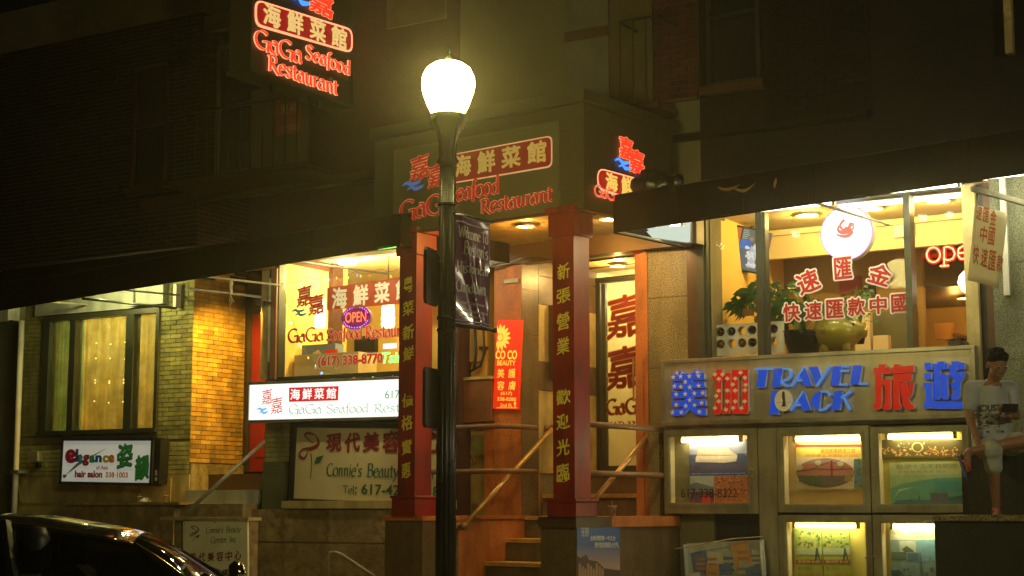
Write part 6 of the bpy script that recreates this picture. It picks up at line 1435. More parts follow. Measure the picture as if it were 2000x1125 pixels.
pl([(.35, .04), (.385, .12), (.40, .26), (.415, .12), (.45, .04)], (.04, .14, .15)); r(.62, 1, .3, .55, (.08, .32, .35)); r(.56, .8, .04, .26, (.12, .12, .2)); pl([(.02, .1), (.12, .3), (.35, .42), (.12, .36)], (.5, .58, .3))
for k, x0_ in enumerate((1554, 1609)):
    t, r, pl, tx, sp = poster(('left of the two green and yellow flyers with dragon pictures', 'right of the two green and yellow flyers with dragon pictures')[k], ((x0_, 1034), (x0_ + 52, 1033), (x0_ + 53, 1160), (x0_, 1160)), base=(.45, .45, .08))
    r(0, 1, .72, 1, (.32, .42, .1)); sp(26, (0, .9, .7, .96), (.08, .14, .03), .03); sp(12, (.05, .9, .72, .94), (.6, .5, .1), .03); r(0, 1, .46, .53, (.3, .12, .04)); tx('歐洲遊 $600', .1, .9, .47, .52, (.7, .6, .2)); r(0, 1, .6, .7, (.4, .5, .3)); pl([(.7, .45), (.78, .7), (.84, .72), (.98, .36), (.84, .6)], (.05, .08, .05))
    tx('東方十四天', .08, .6, .36, .43, (.1, .2, .05)); tx('黃山 上海 蘇州 杭州', .08, .9, .26, .32, (.4, .15, .02)); tx('西藏 拉薩 九寨溝', .08, .9, .16, .22, (.4, .15, .02)); tx('北京 西安 桂林', .08, .9, .08, .13, (.4, .15, .02))
t, r, pl, tx, sp = poster('pale flyer with a collage of blue harbour pictures', ((1740, 1030), (1832, 1030), (1832, 1150), (1740, 1150)), base=(.62, .62, .42))
r(0, 1, .97, 1, (.55, .12, .08)); tx('加拿大．阿拉斯加．巴', .06, .95, .88, .95, (.3, .3, .2)); tx('六天 七天 精選 天天', .2, .9, .83, .86, (.3, .3, .2)); r(0, 1, .1, .8, (.25, .38, .36)); r(.2, .55, .6, .78, (.5, .58, .45)); r(.58, 1, .45, .8, (.2, .42, .5)); r(.02, .34, .46, .6, (.12, .18, .12)); pl([(.25, .64), (.35, .7), (.5, .62), (.5, .6), (.3, .6)], (.1, .14, .08)); r(.36, .6, .44, .58, (.1, .2, .28)); pl([(.6, .2), (.62, .6), (.64, .6), (.7, .2)], (.12, .2, .22)); r(.0, .2, .1, .3, (.05, .12, .18)); sp(22, (.1, .9, .12, .5), (.1, .2, .2), .03)

# dark niche under the first cabinet with the leaflet rack
MB().box(F.X(1293), F.X(1480), -.12, -.11, .3, F.Z(1390, 1003)).build('niche_back', M_['black'], trav)
sf, W, H = quad(F, (1338, 1062), (1488, 1050), (1488, 1180), (1338, 1180), .28)
lr = thing('leaflet_rack', 'clear topped leaflet rack stuffed with papers in the dark niche below', 'rack', sf, 0, 0, -H/2)
MB().tube([(-W/2 - .08, .02, H/2 - .06), (-W/2 + .1, .02, H/2 - .04), (W/2 - .3, .02, H/2 + .015), (W/2 + .05, .02, H/2 + .02)], .008, 6).build('rod', M_['alu'], lr, sf)
MB().box(-W/2, W/2, -.12, -.09, -H/2, H/2 - .01).box(-W/2, -W/2 + .01, -.09, .0, -H/2, H/2 - .02).box(W/2 - .01, W/2, -.09, .0, -H/2, H/2 - .02).build('tray', M_['pale_panel'], lr, sf)
for i in range(13):
    u = -W/2 + .05 + (i % 5) * W * .19 + random.uniform(-.02, .02); v = H/2 - .35 - (i // 5) * .15 + random.uniform(-.05, .03); a = random.uniform(-.25, .25); ww, hh = random.uniform(.12, .2), random.uniform(.2, .3)
    pts = [(u + x_ * math.cos(a) - y_ * math.sin(a), v + x_ * math.sin(a) + y_ * math.cos(a)) for x_, y_ in ((0, 0), (ww, 0), (ww, hh), (0, hh))]
    wz_ = -.085 + i * .006
    lf = tag(MB().prism(pts, wz_, wz_ + .003).build('leaflet', pcol(random.choice([(.5, .5, .38), (.45, .42, .3), (.12, .18, .3), (.5, .3, .12), (.35, .4, .3)])), lr, sf))
    m = MB()
    for j_ in range(3): m.flat([(u + ww * .15, v + hh * (.2 + .22 * j_)), (u + ww * .8, v + hh * (.2 + .22 * j_)), (u + ww * .75, v + hh * (.3 + .22 * j_)), (u + ww * .15, v + hh * (.32 + .22 * j_))], wz_ + .004)
    m.build('printed_block', pcol(random.choice([(.2, .22, .2), (.4, .2, .08), (.1, .15, .25)])), lf, sf)
# paper banner on a bracket
cloth_mat = mat('banner_cream', (.80, .76, .52), .7, var=.1); tt_ = cloth_mat.node_tree; tl_ = tt_.nodes.new('ShaderNodeBsdfTranslucent'); tl_.inputs[0].default_value = (.75, .70, .45, 1); mx_ = tt_.nodes.new('ShaderNodeMixShader'); mx_.inputs[0].default_value = .5
tt_.links.new(tt_.nodes['Principled BSDF'].outputs[0], mx_.inputs[1]); tt_.links.new(tl_.outputs[0], mx_.inputs[2]); tt_.links.new(mx_.outputs[0], tt_.nodes['Material Output'].inputs[0])
sf, W, H = quad(Fr(F.P(F.X(1930, 480, .9), .9, 0), (.62, .78, 0), (.78, -.62, 0)), (1896, 396), (1957, 414), (1962, 565), (1897, 550), 0)
hb = thing('remittance_banner', 'cream hanging banner with orange characters at the right of the shop', 'banner', sf, 0, 0, -H/2)
m = MB(); vs = []
for j_ in range(11):
    for i in range(9):
        u, v = i / 8, j_ / 10; vs.append(((u - .5) * W, -.012 * math.sin(u * 5 + v * 3), (v - .5) * H))
m.add(vs, [(j_ * 9 + i, j_ * 9 + i + 1, (j_ + 1) * 9 + i + 1, (j_ + 1) * 9 + i) for j_ in range(10) for i in range(8)])
o = m.build('cloth', cloth_mat, hb, sf, smooth=True); q_ = o.modifiers.new('t', 'SOLIDIFY'); q_.thickness = .003
orng = mat('orange_lettering', (.62, .13, .02), .5, var=0)
m = MB()
rows_ = [('速匯金', [(1907, 401, 1918, 430), (1920, 405, 1932, 434), (1934, 409, 1946, 441)]), ('中國', [(1914, 441, 1928, 474), (1930, 443, 1943, 480)]), ('快速匯款', [(1900, 478, 1912, 516), (1916, 484, 1929, 522), (1931, 489, 1945, 528), (1947, 497, 1959, 532)])]
for s_, rs_ in rows_:
    for ch, c4 in zip(s_, rs_): wpx(m, sf, ch, *c4, .018, bold=.03)
m.build('lettering', orng, hb, sf)
for u in (-.40, .40): MB().tube([(u * W, 0, H/2 - .01), (u * W, 0, H/2 + .12)], .006, 6).build('chain', M_['alu'], hb, sf)
p1a = Fr((0, 0, 0), (.62, .78, 0), (.78, -.62, 0)); 
tag(MB().box(-W/2 - .05, W/2 + .35, -.02, .02, H/2 + .12, H/2 + .17).build('banner_bracket', M_['pipe_grey'], None, sf), 'grey bar bracket the orange lettered banner hangs from', 'bracket')
# blue poster on the porch wall
sf, W, H = quad(RS, (1127, 1023), (1211, 1021), (1211, 1160), (1127, 1160), .012)
t = thing('blue_poster', 'blue sky poster with a crowd at the seaside stuck on the porch wall', 'poster', sf, 0, 0, -H/2)
bm2 = mat('blue_poster_print', (.08, .16, .35), .4, var=.1); tr_ = bm2.node_tree; nn = tr_.nodes
tc = nn.new('ShaderNodeTexCoord'); sx = nn.new('ShaderNodeSeparateXYZ'); rp = nn.new('ShaderNodeValToRGB'); tr_.links.new(tc.outputs['Generated'], sx.inputs[0]); tr_.links.new(sx.outputs[2], rp.inputs[0]); tr_.links.new(rp.outputs[0], nn['Principled BSDF'].inputs['Base Color'])
rp.color_ramp.elements[0].color = (.45, .30, .22, 1); rp.color_ramp.elements[0].position = .38; rp.color_ramp.elements[1].color = (.05, .12, .36, 1); rp.color_ramp.elements[1].position = .7
MB().box(-W/2, W/2, -.006, 0, -H/2, H/2).build('sheet', bm2, t, sf)
m = MB(); wpx(m, sf, '全新視野第一中文台', 1153, 1046, 1202, 1056, .002, bold=.01); wpx(m, sf, '陪伴您欣賞精彩大世界。', 1162, 1059, 1209, 1070, .002, bold=.01); wpx(m, sf, 'THE VIEW', 1135, 1030, 1150, 1048, .002)
m.build('lettering', starw, t, sf)
m = MB()
m.flat([(sf.X(a_, b_), sf.Z(a_, b_)) for a_, b_ in ((1127, 1160), (1127, 1085), (1134, 1090), (1145, 1082), (1150, 1094), (1165, 1096), (1172, 1102), (1180, 1110), (1211, 1114), (1211, 1160))], .002); m.build('cliff_print', pcol((.10, .06, .05)), t, sf)
m = MB()
for i in range(9):
    a_ = 1130 + i * 5.5; b_ = 1100 + (i % 3) * 5; m.flat([(sf.X(a_, b_), sf.Z(a_, b_)), (sf.X(a_ + 4, b_ + 1), sf.Z(a_ + 4, b_ + 1)), (sf.X(a_ + 5, 1150), sf.Z(a_ + 5, 1150)), (sf.X(a_ - 1, 1150), sf.Z(a_ - 1, 1150))], .003 + .0002 * i)
m.build('people_print', pcol((.4, .25, .15)), t, sf)
# drink cups
def cup(lab, fr, px_, base, top, w, liquid, grp):
    x, z0, z1 = fr.X(px_, base, w), fr.Z(px_, base, w), fr.Z(px_, top, w); hh = z1 - z0; t = thing('drink_cup', lab, 'cup', fr, x, w, z0, grp)
    MB().lathe([(hh * .26, 0), (hh * .36, hh), (hh * .39, hh), (hh * .39, hh * 1.04)], (x, w, z0), 16).build('body', glass('cup_plastic', (.75, .75, .7), .25, .1, .9, (.75, .7, .6)), t, fr, smooth=True)
    MB().lathe([(0, .003), (hh * .25, .003), (hh * .28, hh * .3), (0, hh * .3)], (x, w, z0), 14).build('drink', mat('drink_' + str(len(bpy.data.materials)), liquid, .3), t, fr)
    MB().lathe([(hh * .40, hh), (hh * .40, hh * 1.05), (0, hh * 1.05)], (x, w, z0), 16).build('lid', M_['white'], t, fr)
    MB().tube([(x, w, z0 + hh * .4), (x - .005, w, z0 + hh * 1.5)], .005, 6).build('straw', M_['brass'], t, fr)
cup('clear plastic cup with a straw on the granite coping behind the right pillar', RS, 1196, 1013, 989, -.1, (.5, .04, .02), 'takeaway cups')
cup('clear takeaway cup with a pink straw on the ledge under the salon', F, 323, 983, 968, .3, (.4, .08, .05), 'takeaway cups')
cup('squat plastic cup with a blue rim standing on the ledge under the salon', F, 272, 983, 970, .3, (.3, .3, .28), 'takeaway cups')
bg_ = MB().lathe([(0, 0), (.07, .0), (.09, .03), (.05, .07), (0, .08)], (F.X(284, 982, .3), .3, F.Z(284, 984, .3)), 9)
for i in range(len(bg_.v)): v = bg_.v[i]; bg_.v[i] = (v[0] + random.uniform(-.015, .015), v[1] + random.uniform(-.01, .01), v[2] + random.uniform(0, .015))
tag(bg_.build('crumpled_bag', glass('clear_bag', (.8, .8, .8), .3, .1, .5, (.6, .6, .55))), 'crumpled clear plastic bag lying beside the squat cup on the ledge', 'bag')
# alarm bell
ab = thing('alarm_bell', 'small dark red alarm bell under the awning by the granite corner', 'bell', F, F.X(1247, 482), .04, F.Z(1247, 490))
MB().lathe([(.09, 0), (.09, .03), (.06, .06), (0, .07)], (F.X(1247, 482), .035, F.Z(1247, 482)), 18, 'w').build('dome', mat('bell_red', (.35, .02, .02), .3), ab, smooth=True)
MB().tube([(F.X(1252, 480), .05, F.Z(1247, 485)), (F.X(1265, 490), .05, F.Z(1262, 492)), (F.X(1268, 470), .05, F.Z(1266, 470))], .012, 6).build('wire', M_['black'], ab)

# ------------------------------------------------------------------ awnings
def awning(lab, px0, w0, rot_, pxa, ya, pxb, yb, hgt, rise, back):
    A = F.rot(F.X(px0, 990, w0), w0, rot_)
    pa = (A.X(pxa, ya), A.Z(pxa, ya)); pb_ = (A.X(pxb, yb), A.Z(pxb, yb))
    t = thing('awning', lab, 'awning', A, (pa[0] + pb_[0]) / 2, 0, min(pa[1], pb_[1]), 'dark maroon canvas awnings')
    n = 60; vs = []
    def wall_w(x):     # distance from the front edge back to the wall at this x
        p = A.P(x, 0, 0); return -p.y - .06
    for i in range(n + 1):
        u = i / n; x = pa[0] + (pb_[0] - pa[0]) * u; z = pa[1] + (pb_[1] - pa[1]) * u
        s_ = .003 * math.sin(i * 1.7) + .006 * math.sin(i * .3)
        vs += [(x, -s_, z), (x, -s_ * .3, z + hgt), (x, max(.3, wall_w(x)) / abs(A.N.y) * 1.0, z + hgt + rise)]
    fs = []
    for i in range(n): a, b = 3 * i, 3 * i + 3; fs += [(a, b, b + 1, a + 1), (a + 1, b + 1, b + 2, a + 2)]
    o = MB().add(vs, fs).build('canopy', M_['awning'], t, A, smooth=False); q_ = o.modifiers.new('t', 'SOLIDIFY'); q_.thickness = .006
    for i in (0, n):
        a = 3 * i; MB().add([vs[a], vs[a + 1], vs[a + 2], (vs[a][0], vs[a + 2][1], vs[a][2] + .02)], [(0, 1, 2, 3)]).build('end_panel', M_['awning'], t, A)
    for i in range(1, 6):
        u = i / 6; x = pa[0] + (pb_[0] - pa[0]) * u; z = pa[1] + (pb_[1] - pa[1]) * u
        MB().box(x - .012, x + .012, .004, .012, z + .004, z + hgt - .01).build('canvas_seam', M_['awning'], t, A)
    MB().tube([(pa[0], -.02, pa[1] + .02), (pb_[0], -.02, pb_[1] + .02)], .015, 6).tube([(pa[0], -.02, pa[1] + hgt), (pb_[0], -.02, pb_[1] + hgt)], .015, 6).build('frame_tube', M_['black'], t, A)
    k = max(2, int((pb_[0] - pa[0]) / 1.6))
    for i in range(k + 1):
        u = i / k; x = pa[0] + .03 + (pb_[0] - pa[0] - .06) * u; z = pa[1] + (pb_[1] - pa[1]) * u
        MB().tube([(x, -.03, z + .02), (x, -max(.3, wall_w(x)) / abs(A.N.y), z + .04)], .014, 6).build('frame_arm', M_['pipe_grey'], t, A)
    return t, A, pa, pb_
aw1 = awning('long dark awning over the salon and the yellow restaurant window', 780, 1.9, R(10), -40, 613.5, 781, 480, .36, .32, 0)
aw2 = awning('dark awning with a glinting torn top over the travel shop window', 1200, 1.45, R(7), 1198, 455.5, 2060, 331, .40, .30, 0)
# bright patches of torn foil on the awning fronts
foil = mat('torn_foil', (.6, .42, .12), .2, metal=.8, var=.2)
def scrap(lab, A, pts, w=.02):
    m = MB(); ln = smooth_line([(A.X(a_, b_, w), A.Z(a_, b_, w)) for a_, b_ in pts], 4); 
    stroke(m, ln, lambda dx, dz, t_: .028 * math.sin(math.pi * min(.97, t_ + .03)) + .004, w, .006)
    tag(m.build('foil_scrap', foil, None, A), lab, 'scrap')
scrap('thin gold foil scrap curling on the left awning front', aw1[1], [(578, 498), (590, 486), (600, 483), (620, 488), (640, 485), (654, 478)])
scrap('gold foil scrap at the top of the right awning front', aw2[1], [(1402, 365), (1415, 370), (1430, 368), (1445, 360)])
scrap('wide gold foil scrap on the right awning front', aw2[1], [(1432, 366), (1445, 372), (1458, 371), (1475, 358)])
scrap('short upright gold scrap on the right awning front', aw2[1], [(1512, 368), (1514, 357), (1516, 347)])
# dark tarpaulin bundled on the awning's end, in front of the sign box
tb_ = MB(); A2 = aw2[1]; rnd = random.Random(4); nn_ = 16; vs = []
cx0, cx1 = A2.X(1232, 365, -.15), A2.X(1330, 350, -.15); cz0, cz1 = A2.Z(1280, 392, -.15), A2.Z(1280, 330, -.15)
for i in range(nn_ + 1):
    u = i / nn_
    for j in range(13):
        a = 6.2832 * j / 12; rr_t = (.55 + .45 * math.sin(math.pi * min(1, u * 1.2 + .12))) * (1 + .22 * math.sin(j * 2.3 + i * 1.1) + rnd.uniform(-.08, .08)) * (1 if 0 < i < nn_ else .25)
        vs.append((cx0 + (cx1 - cx0) * u, .20 + .14 * rr_t * math.cos(a), (cz0 + cz1) / 2 + (cz1 - cz0) * .5 * rr_t * math.sin(a)))
tb_.add(vs, [(i * 13 + j, i * 13 + j + 1, (i + 1) * 13 + j + 1, (i + 1) * 13 + j) for i in range(nn_) for j in range(12)])
tag(tb_.build('tarpaulin', mat('black_tarp', (.008, .008, .012), .3, var=.2, bump=.5, bs=8), None, A2, smooth=True), 'crumpled black tarpaulin bundled on the awning end covering part of the neon side sign', 'tarpaulin')
# lit panel under the right awning's left end, brackets under the left one
zt_3 = F.Z(1290, 470, .5)
pt_ = thing('soffit_light_panel', 'white glowing panel box under the left end of the right awning', 'light', F, F.X(1290, 460, .6), .6, 4.2)
pf = Fr(F.P(F.X(1345, 455, .35), .35, 0), (.88, .0, 0), (0, -1, 0))
P4 = []
for (a_, b_, w) in ((1226, 458, .95), (1350, 437, .5), (1350, 473, .3), (1340, 474, .3)): P4.append((F.X(a_, b_, w), w, F.Z(a_, b_, w)))
MB().add([(p[0], -p[1], p[2]) for p in P4], [(0, 3, 2, 1)]).add([(p[0], -p[1] + .01, p[2] + .03) for p in P4], [(0, 1, 2, 3)]).build('diffuser', glow('panel_glow', (.80, .92, .75), .75), pt_)
MB().tube([P4[0], P4[3], P4[2], P4[1]], .012, 6).tube([(F.X(1288, 452, .7), .7, F.Z(1288, 450, .7)), (F.X(1290, 466, .6), .6, F.Z(1290, 466, .6))], .01, 6).build('frame', M_['pipe_grey'], pt_)
br = thing('awning_bracket', 'dark rod bracket under the awning above the salon window', 'bracket', F, F.X(260, 590, .4), .4, F.Z(300, 602, .4))
MB().tube([(F.X(160, 580, 1.0), 1.0, F.Z(160, 583, 1.0)), (F.X(345, 602, .15), .15, F.Z(345, 602, .15))], .018, 8).build('rod', M_['dark_frame'], br)
MB().tube([(F.X(262, 592, .5), .5, F.Z(262, 592, .5)), (F.X(262, 560, .5), .5, F.Z(262, 565, .5))], .018, 8).build('rod', M_['dark_frame'], br)
MB().box(F.X(340, 580, .1), F.X(346, 580, .1), .02, .12, F.Z(343, 600, .1), F.Z(343, 555, .1)).build('upright', M_['white'], br)
br = thing('awning_bracket', 'white rod bracket with a knotted string under the awning by the red door', 'bracket', F, F.X(440, 572, .4), .4, F.Z(440, 580, .4))
MB().tube([(F.X(368, 563, 1.1), 1.1, F.Z(368, 564, 1.1)), (F.X(510, 580, .06), .06, F.Z(510, 580, .06))], .018, 8).build('rod', M_['pipe_grey'], br)
MB().tube([(F.X(452, 572, .5), .5, F.Z(452, 573, .5)), (F.X(452, 550, .5), .5, F.Z(452, 545, .5))], .016, 8).build('rod', M_['white'], br)
MB().tube([(F.X(a_, b_, .52), .54, F.Z(a_, b_, .52)) for a_, b_ in ((450, 556), (452, 575), (458, 590), (455, 594), (450, 588), (453, 573), (455, 582), (451, 600), (454, 614))], .006, 5).build('string', M_['cream'], br)
# added fill tubes out of sight under the left awning
fill_tube('added fill tube hidden under the left awning over the salon', F, 165, 300, F.Z(200, 560, .6), .75, (.80, .95, .70), 6)
tr2 = fill_tube('added fill tube hidden under the left awning over the yellow window', F, 580, 750, F.Z(660, 478, 1.0), 1.1, (1, .9, .6), 5)
for f_ in (.15, .5, .85): lamp_pt('fill_tube_lamp', F, F.X(580 + 170 * f_, 700, 1.1), 1.1, F.Z(660, 478, 1.0) - .05, (1, .82, .42), 26, .05, tr2)

for f_ in (.25, .5, .75): lamp_pt('fill_tube_lamp', F, F.X(95 + 205 * f_, 700, .75), .75, F.Z(200, 560, .6) - .05, (1, .90, .32), 22, .05, None)
for k, (a_, b_, e_, lab) in enumerate(((1935, 2080, 32, 'added fill tube hidden under the right awning over the grey granite wall'), (1215, 1340, 22, 'added fill tube hidden under the right awning over the gold granite panel'), (1430, 1640, 40, 'added fill tube hidden under the right awning over the left shop panes'), (1700, 1890, 44, 'added fill tube hidden under the right awning over the right shop panes'))):
    w = .62; zt_5 = .02 + F.Z((a_ + b_) / 2, 455.5 - .145 * ((a_ + b_) / 2 - 1198), 1.5) + .16  # added fill tubes, out of sight behind the valance
    t = fill_tube(lab, F, a_, b_, zt_5, w, (.95, .95, .75), 5)
    for f_ in (.2, .5, .8): lamp_pt('fill_tube_lamp', F, F.X(a_ + (b_ - a_) * f_, 700, w), w, zt_5 - .04, (1, .90, .58), e_ / 3, .05, t)
# ------------------------------------------------------------------ upper storeys
def sash(parent, L, Rr, T, M, Bt, fmat, fill, bars=()):
    mid = (L + Rr) / 2; x0, x1 = F.X(L, 250), F.X(Rr, 250); z1, z0, zm = F.Z(mid, T), F.Z(mid, Bt), F.Z(mid, M); g_ = .05
    wn_ = MB().box(x0, x0 + g_, -.02, .04, z0, z1).box(x1 - g_, x1, -.02, .04, z0, z1).box(x0 + g_, x1 - g_, -.02, .04, z1 - g_, z1).box(x0 + g_, x1 - g_, -.02, .04, z0, z0 + g_).box(x0 + g_, x1 - g_, -.02, .05, zm - .025, zm + .025).build('window', fmat, parent)
    MB().box(x0 + g_, x1 - g_, -.01, .005, z0 + g_, zm - .025).build('pane', fill, wn_); MB().box(x0 + g_, x1 - g_, .0, .012, zm + .025, z1 - g_).build('pane', fill, wn_)
    MB().box(x0 - .06, x1 + .06, -.02, .12, z0 - .1, z0 - .004).build('sill', M_['brown'], wn_); return wn_
dkglass = mat('dark_window_glass', (.02, .02, .022), .08, var=0, spec=.8)
sash(salon, 262, 330, 128, 245, 365, M_['brown'], dkglass)
sash(rest, 424, 520, 84, 205, 338, M_['dim_panel'], dkglass)
sash(rest, 1385, 1490, -60, 28, 165, M_['black'], dkglass)
MB().box(F.X(408, 60), F.X(520, 60), -.02, .10, F.Z(440, 60), F.Z(440, 30)).build('lintel', M_['brown'], rest)
# pale board with the old red poster
MB().box(F.X(494, 260), F.X(604, 260), -.01, .06, F.Z(550, 340), F.Z(550, 170)).build('boarding', M_['dim_board'], rest)
t = thing('faded_red_poster', 'faded red poster on the boarded upper window behind the railing', 'poster', F, F.X(563, 260), .065, F.Z(563, 262))
MB().box(F.X(539, 230, .07), F.X(587, 230, .07), .061, .07, F.Z(563, 262, .07), F.Z(563, 192, .07)).build('sheet', mat('faded_red', (.25, .06, .03), .7), t)
m = MB(); wpx(m, F, '東昇', 548, 200, 580, 222, .073); wpx(m, F, 'SOYSOS', 543, 244, 583, 256, .073); m.build('lettering', M_['stone'], t)
# cornices and ledges
MB().box(F.X(290, 380), F.X(735, 380), -.01, .16, F.Z(500, 384), F.Z(500, 368)).build('string_course', M_['brown'], rest)
MB().box(F.X(1290, 280), F.X(1700, 280), -.02, .14, F.Z(1450, 262), F.Z(1450, 252)).build('string_course', M_['night_dark'], trav)
bud = [150]
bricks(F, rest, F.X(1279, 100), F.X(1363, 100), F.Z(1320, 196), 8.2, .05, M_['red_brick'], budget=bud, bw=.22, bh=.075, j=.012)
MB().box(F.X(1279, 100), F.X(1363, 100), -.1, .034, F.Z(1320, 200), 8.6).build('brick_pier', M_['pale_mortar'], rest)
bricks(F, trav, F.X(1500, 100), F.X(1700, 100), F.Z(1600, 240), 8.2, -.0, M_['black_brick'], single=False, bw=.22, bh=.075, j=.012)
MB().box(F.X(1364, 100), F.X(2140, 100), -.2, -.016, 5.0, ztop).build('upper_backing', M_['night_dark'], trav)
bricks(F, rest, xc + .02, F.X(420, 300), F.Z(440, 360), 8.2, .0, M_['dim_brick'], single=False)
MB().box(F.X(1107, 100), F.X(1190, 100), -.02, .03, F.Z(1150, 202), 8.6).build('upper_panel', M_['dim_panel'], rest)
MB().box(F.X(1107, 60), F.X(1190, 60), .03, .06, F.Z(1150, 76), F.Z(1150, 58)).build('sash_bar', M_['brown'], rest)
MB().box(F.X(1192, 100), F.X(1276, 100), -.02, .02, F.Z(1235, 214), 8.6).build('upper_boarding', M_['dim_board'], rest)
MB().box(F.X(755, 20), F.X(870, 20), -.02, .0, F.Z(800, 48), 8.6).build('upper_boarding', M_['dim_board'], rest)
tag(mbox(F.X(1963, 50, .12), F.X(1978, 50, .12), .061, .16, F.Z(1970, 107, .1), 8.4).build('drainpipe', M_['stone']), 'short brown drainpipe high on the dark upper wall', 'drainpipe')
# balcony railings
def railing(lab, L, Rr, T, Bt, w, n, seedx=0, stub=False):
    x0, x1 = F.X(L, 250, w), F.X(Rr, 250, w); mid = (L + Rr) / 2; z1, z0 = F.Z(mid, T, w), F.Z(mid, Bt, w)
    t = thing('balcony_railing', lab, 'railing', F, (x0 + x1) / 2, w, z0)
    MB().box(x0, x1, w - .015, w + .015, z1 - .02, z1).build('top_rail', M_['black'], t); MB().box(x0, x1, w - .015, w + .015, z0, z0 + .02).build('bottom_rail', M_['black'], t)
    for i in range(n):
        x = x0 + (x1 - x0) * i / (n - 1); MB().tube([(x, w, z0 + .02), (x, w, z1 - .02)], .009, 6).build('baluster', M_['black'], t)
    for x in (x0, x1): MB().box(x - .015, x + .015, .06, w - .015, z1 - .02, z1).build('return_bar', M_['black'], t)
    MB().box(x0, x1, .02, w + .05, z0 - .06, z0 - .003).build('balcony_slab', M_['brown'], t)
    return t
railing('thin black balcony railing in front of the boarded upper window', 322, 602, 205, 338, .8, 14)
rr_ = railing('thin black balcony railing in front of the beige board and brick pier', 1212, 1290, 34, 205, .5, 4)
# ------------------------------------------------------------------ granite block and stair wall on the right
gb1 = 3.0
Yp = lambda px_, d: -(at_depth(px_, 990, d).y)
dm = 13.6; wv = Yp(1930, dm) - .1
zs = F.Z(1920, 886, wv); zf_ = F.Z(1930, 1006, wv + .1)
gbk = mat('dark_polished_granite', (.045, .045, .03), .35, var=.4, vs=6, speck=(.02, .02, .015), bump=.05)
pl_ = thing('granite_plinth', 'dark polished granite stepped plinth on which the seated man rests', 'plinth', F, F.X(1940, 990, wv), wv - .4, 0)
xb0, xb1 = F.X(1826, 1060, wv + .45), F.X(2100, 1060, wv + .45)
MB().box(xb0, xb1, wv - .3, wv + .45, 0, zf_ - .05).build('lower_block', gbk, pl_); MB().box(xb0 - .01, xb1, wv - .3, wv + .47, zf_ - .047, zf_).build('ledge_slab', M_['granite_gold'], pl_)
xb2 = F.X(1877, 950, wv + .05)
MB().box(xb2, xb1, wv - .9, wv + .02, zf_ + .003, zs).build('seat_block', gbk, pl_)

# ------------------------------------------------------------------ seated man
Mf = Fr(F.P(F.X(1945, 990, wv), wv, 0), (math.cos(YAW * .9), math.sin(YAW * .9), 0), (math.sin(YAW * .9), -math.cos(YAW * .9), 0))
def mp(px_, py, w): x, z = Mf.px(px_, py, w); return V3((x, -w, z))
import bmesh
def fuse(parts, name, m, parent, voxel=.012, it=6, sub=None):
    """One closed skin grown round tapered limbs: parts are (point, point, r0, r1) or (centre, radii, rotation)."""
    bm = bmesh.new()
    for p in parts:
        if len(p) == 4:
            a, b, r0, r1 = p; a, b = V3(a), V3(b); d = b - a; n = max(2, int(d.length / .03))
            for i in range(n + 1):
                t_ = i / n; bmesh.ops.create_icosphere(bm, subdivisions=2, radius=r0 + (r1 - r0) * t_, matrix=Matrix.Translation(a + d * t_))
        else:
            c, r, e = p; mtx = Matrix.Translation(V3(c)) @ e.to_matrix().to_4x4() @ Matrix.Diagonal((*r, 1)); bmesh.ops.create_icosphere(bm, subdivisions=3, radius=1, matrix=mtx)
    me = bpy.data.meshes.new(name); bm.to_mesh(me); bm.free(); o = bpy.data.objects.new(name, me); COL.objects.link(o)
    rm = o.modifiers.new('r', 'REMESH'); rm.mode = 'VOXEL'; rm.voxel_size = voxel; rm.use_smooth_shade = True
    sm = o.modifiers.new('s', 'SMOOTH'); sm.iterations = it; sm.factor = .5
    dg = bpy.context.evaluated_depsgraph_get(); me2 = bpy.data.meshes.new_from_object(o.evaluated_get(dg)); o.modifiers.clear(); o.data = me2; bpy.data.meshes.remove(me)
    me2.materials.clear(); me2.materials.append(m); put(o, Mf.M(), parent); me2.polygons.foreach_set('use_smooth', [True] * len(me2.polygons)); return o
from mathutils import Euler
E0 = Euler((0, 0, 0))
skin = mat('man_skin', (.25, .115, .055), .5, var=.12, vs=12)
shirt = mat('grey_tshirt', (.34, .37, .37), .85, var=.15, vs=5, bump=.7, bs=9)
shorts = mat('khaki_shorts', (.34, .36, .30), .85, var=.2, vs=5, bump=.7, bs=10)
man = thing('person', 'man in grey t-shirt, khaki shorts and flip-flops sitting on the granite plinth reading a phone', 'person', Mf, 0, 0, zs)
S_px = 3100 / 13.6
hipL, hipR = mp(1925, 872, -.05), mp(1965, 872, -.05)        # screen left, screen right
neck = mp(1936, 742, .10); head = mp(1947, 714, .17)
shL, shR = mp(1897, 758, .06), mp(1975, 758, .06)
elL, wrL = mp(1893, 815, .10), mp(1912, 868, .26)
elR, wrR = mp(1984, 812, .12), mp(1972, 812, .32)
knL, anL = mp(1938, 880, .40), mp(1946, 985, .30)            # leg that hangs to the ledge
knR, anR = mp(1997, 862, .34), mp(1893, 882, .42)            # leg crossed over, its foot at the left
toeL = mp(1948, 1000, .44)
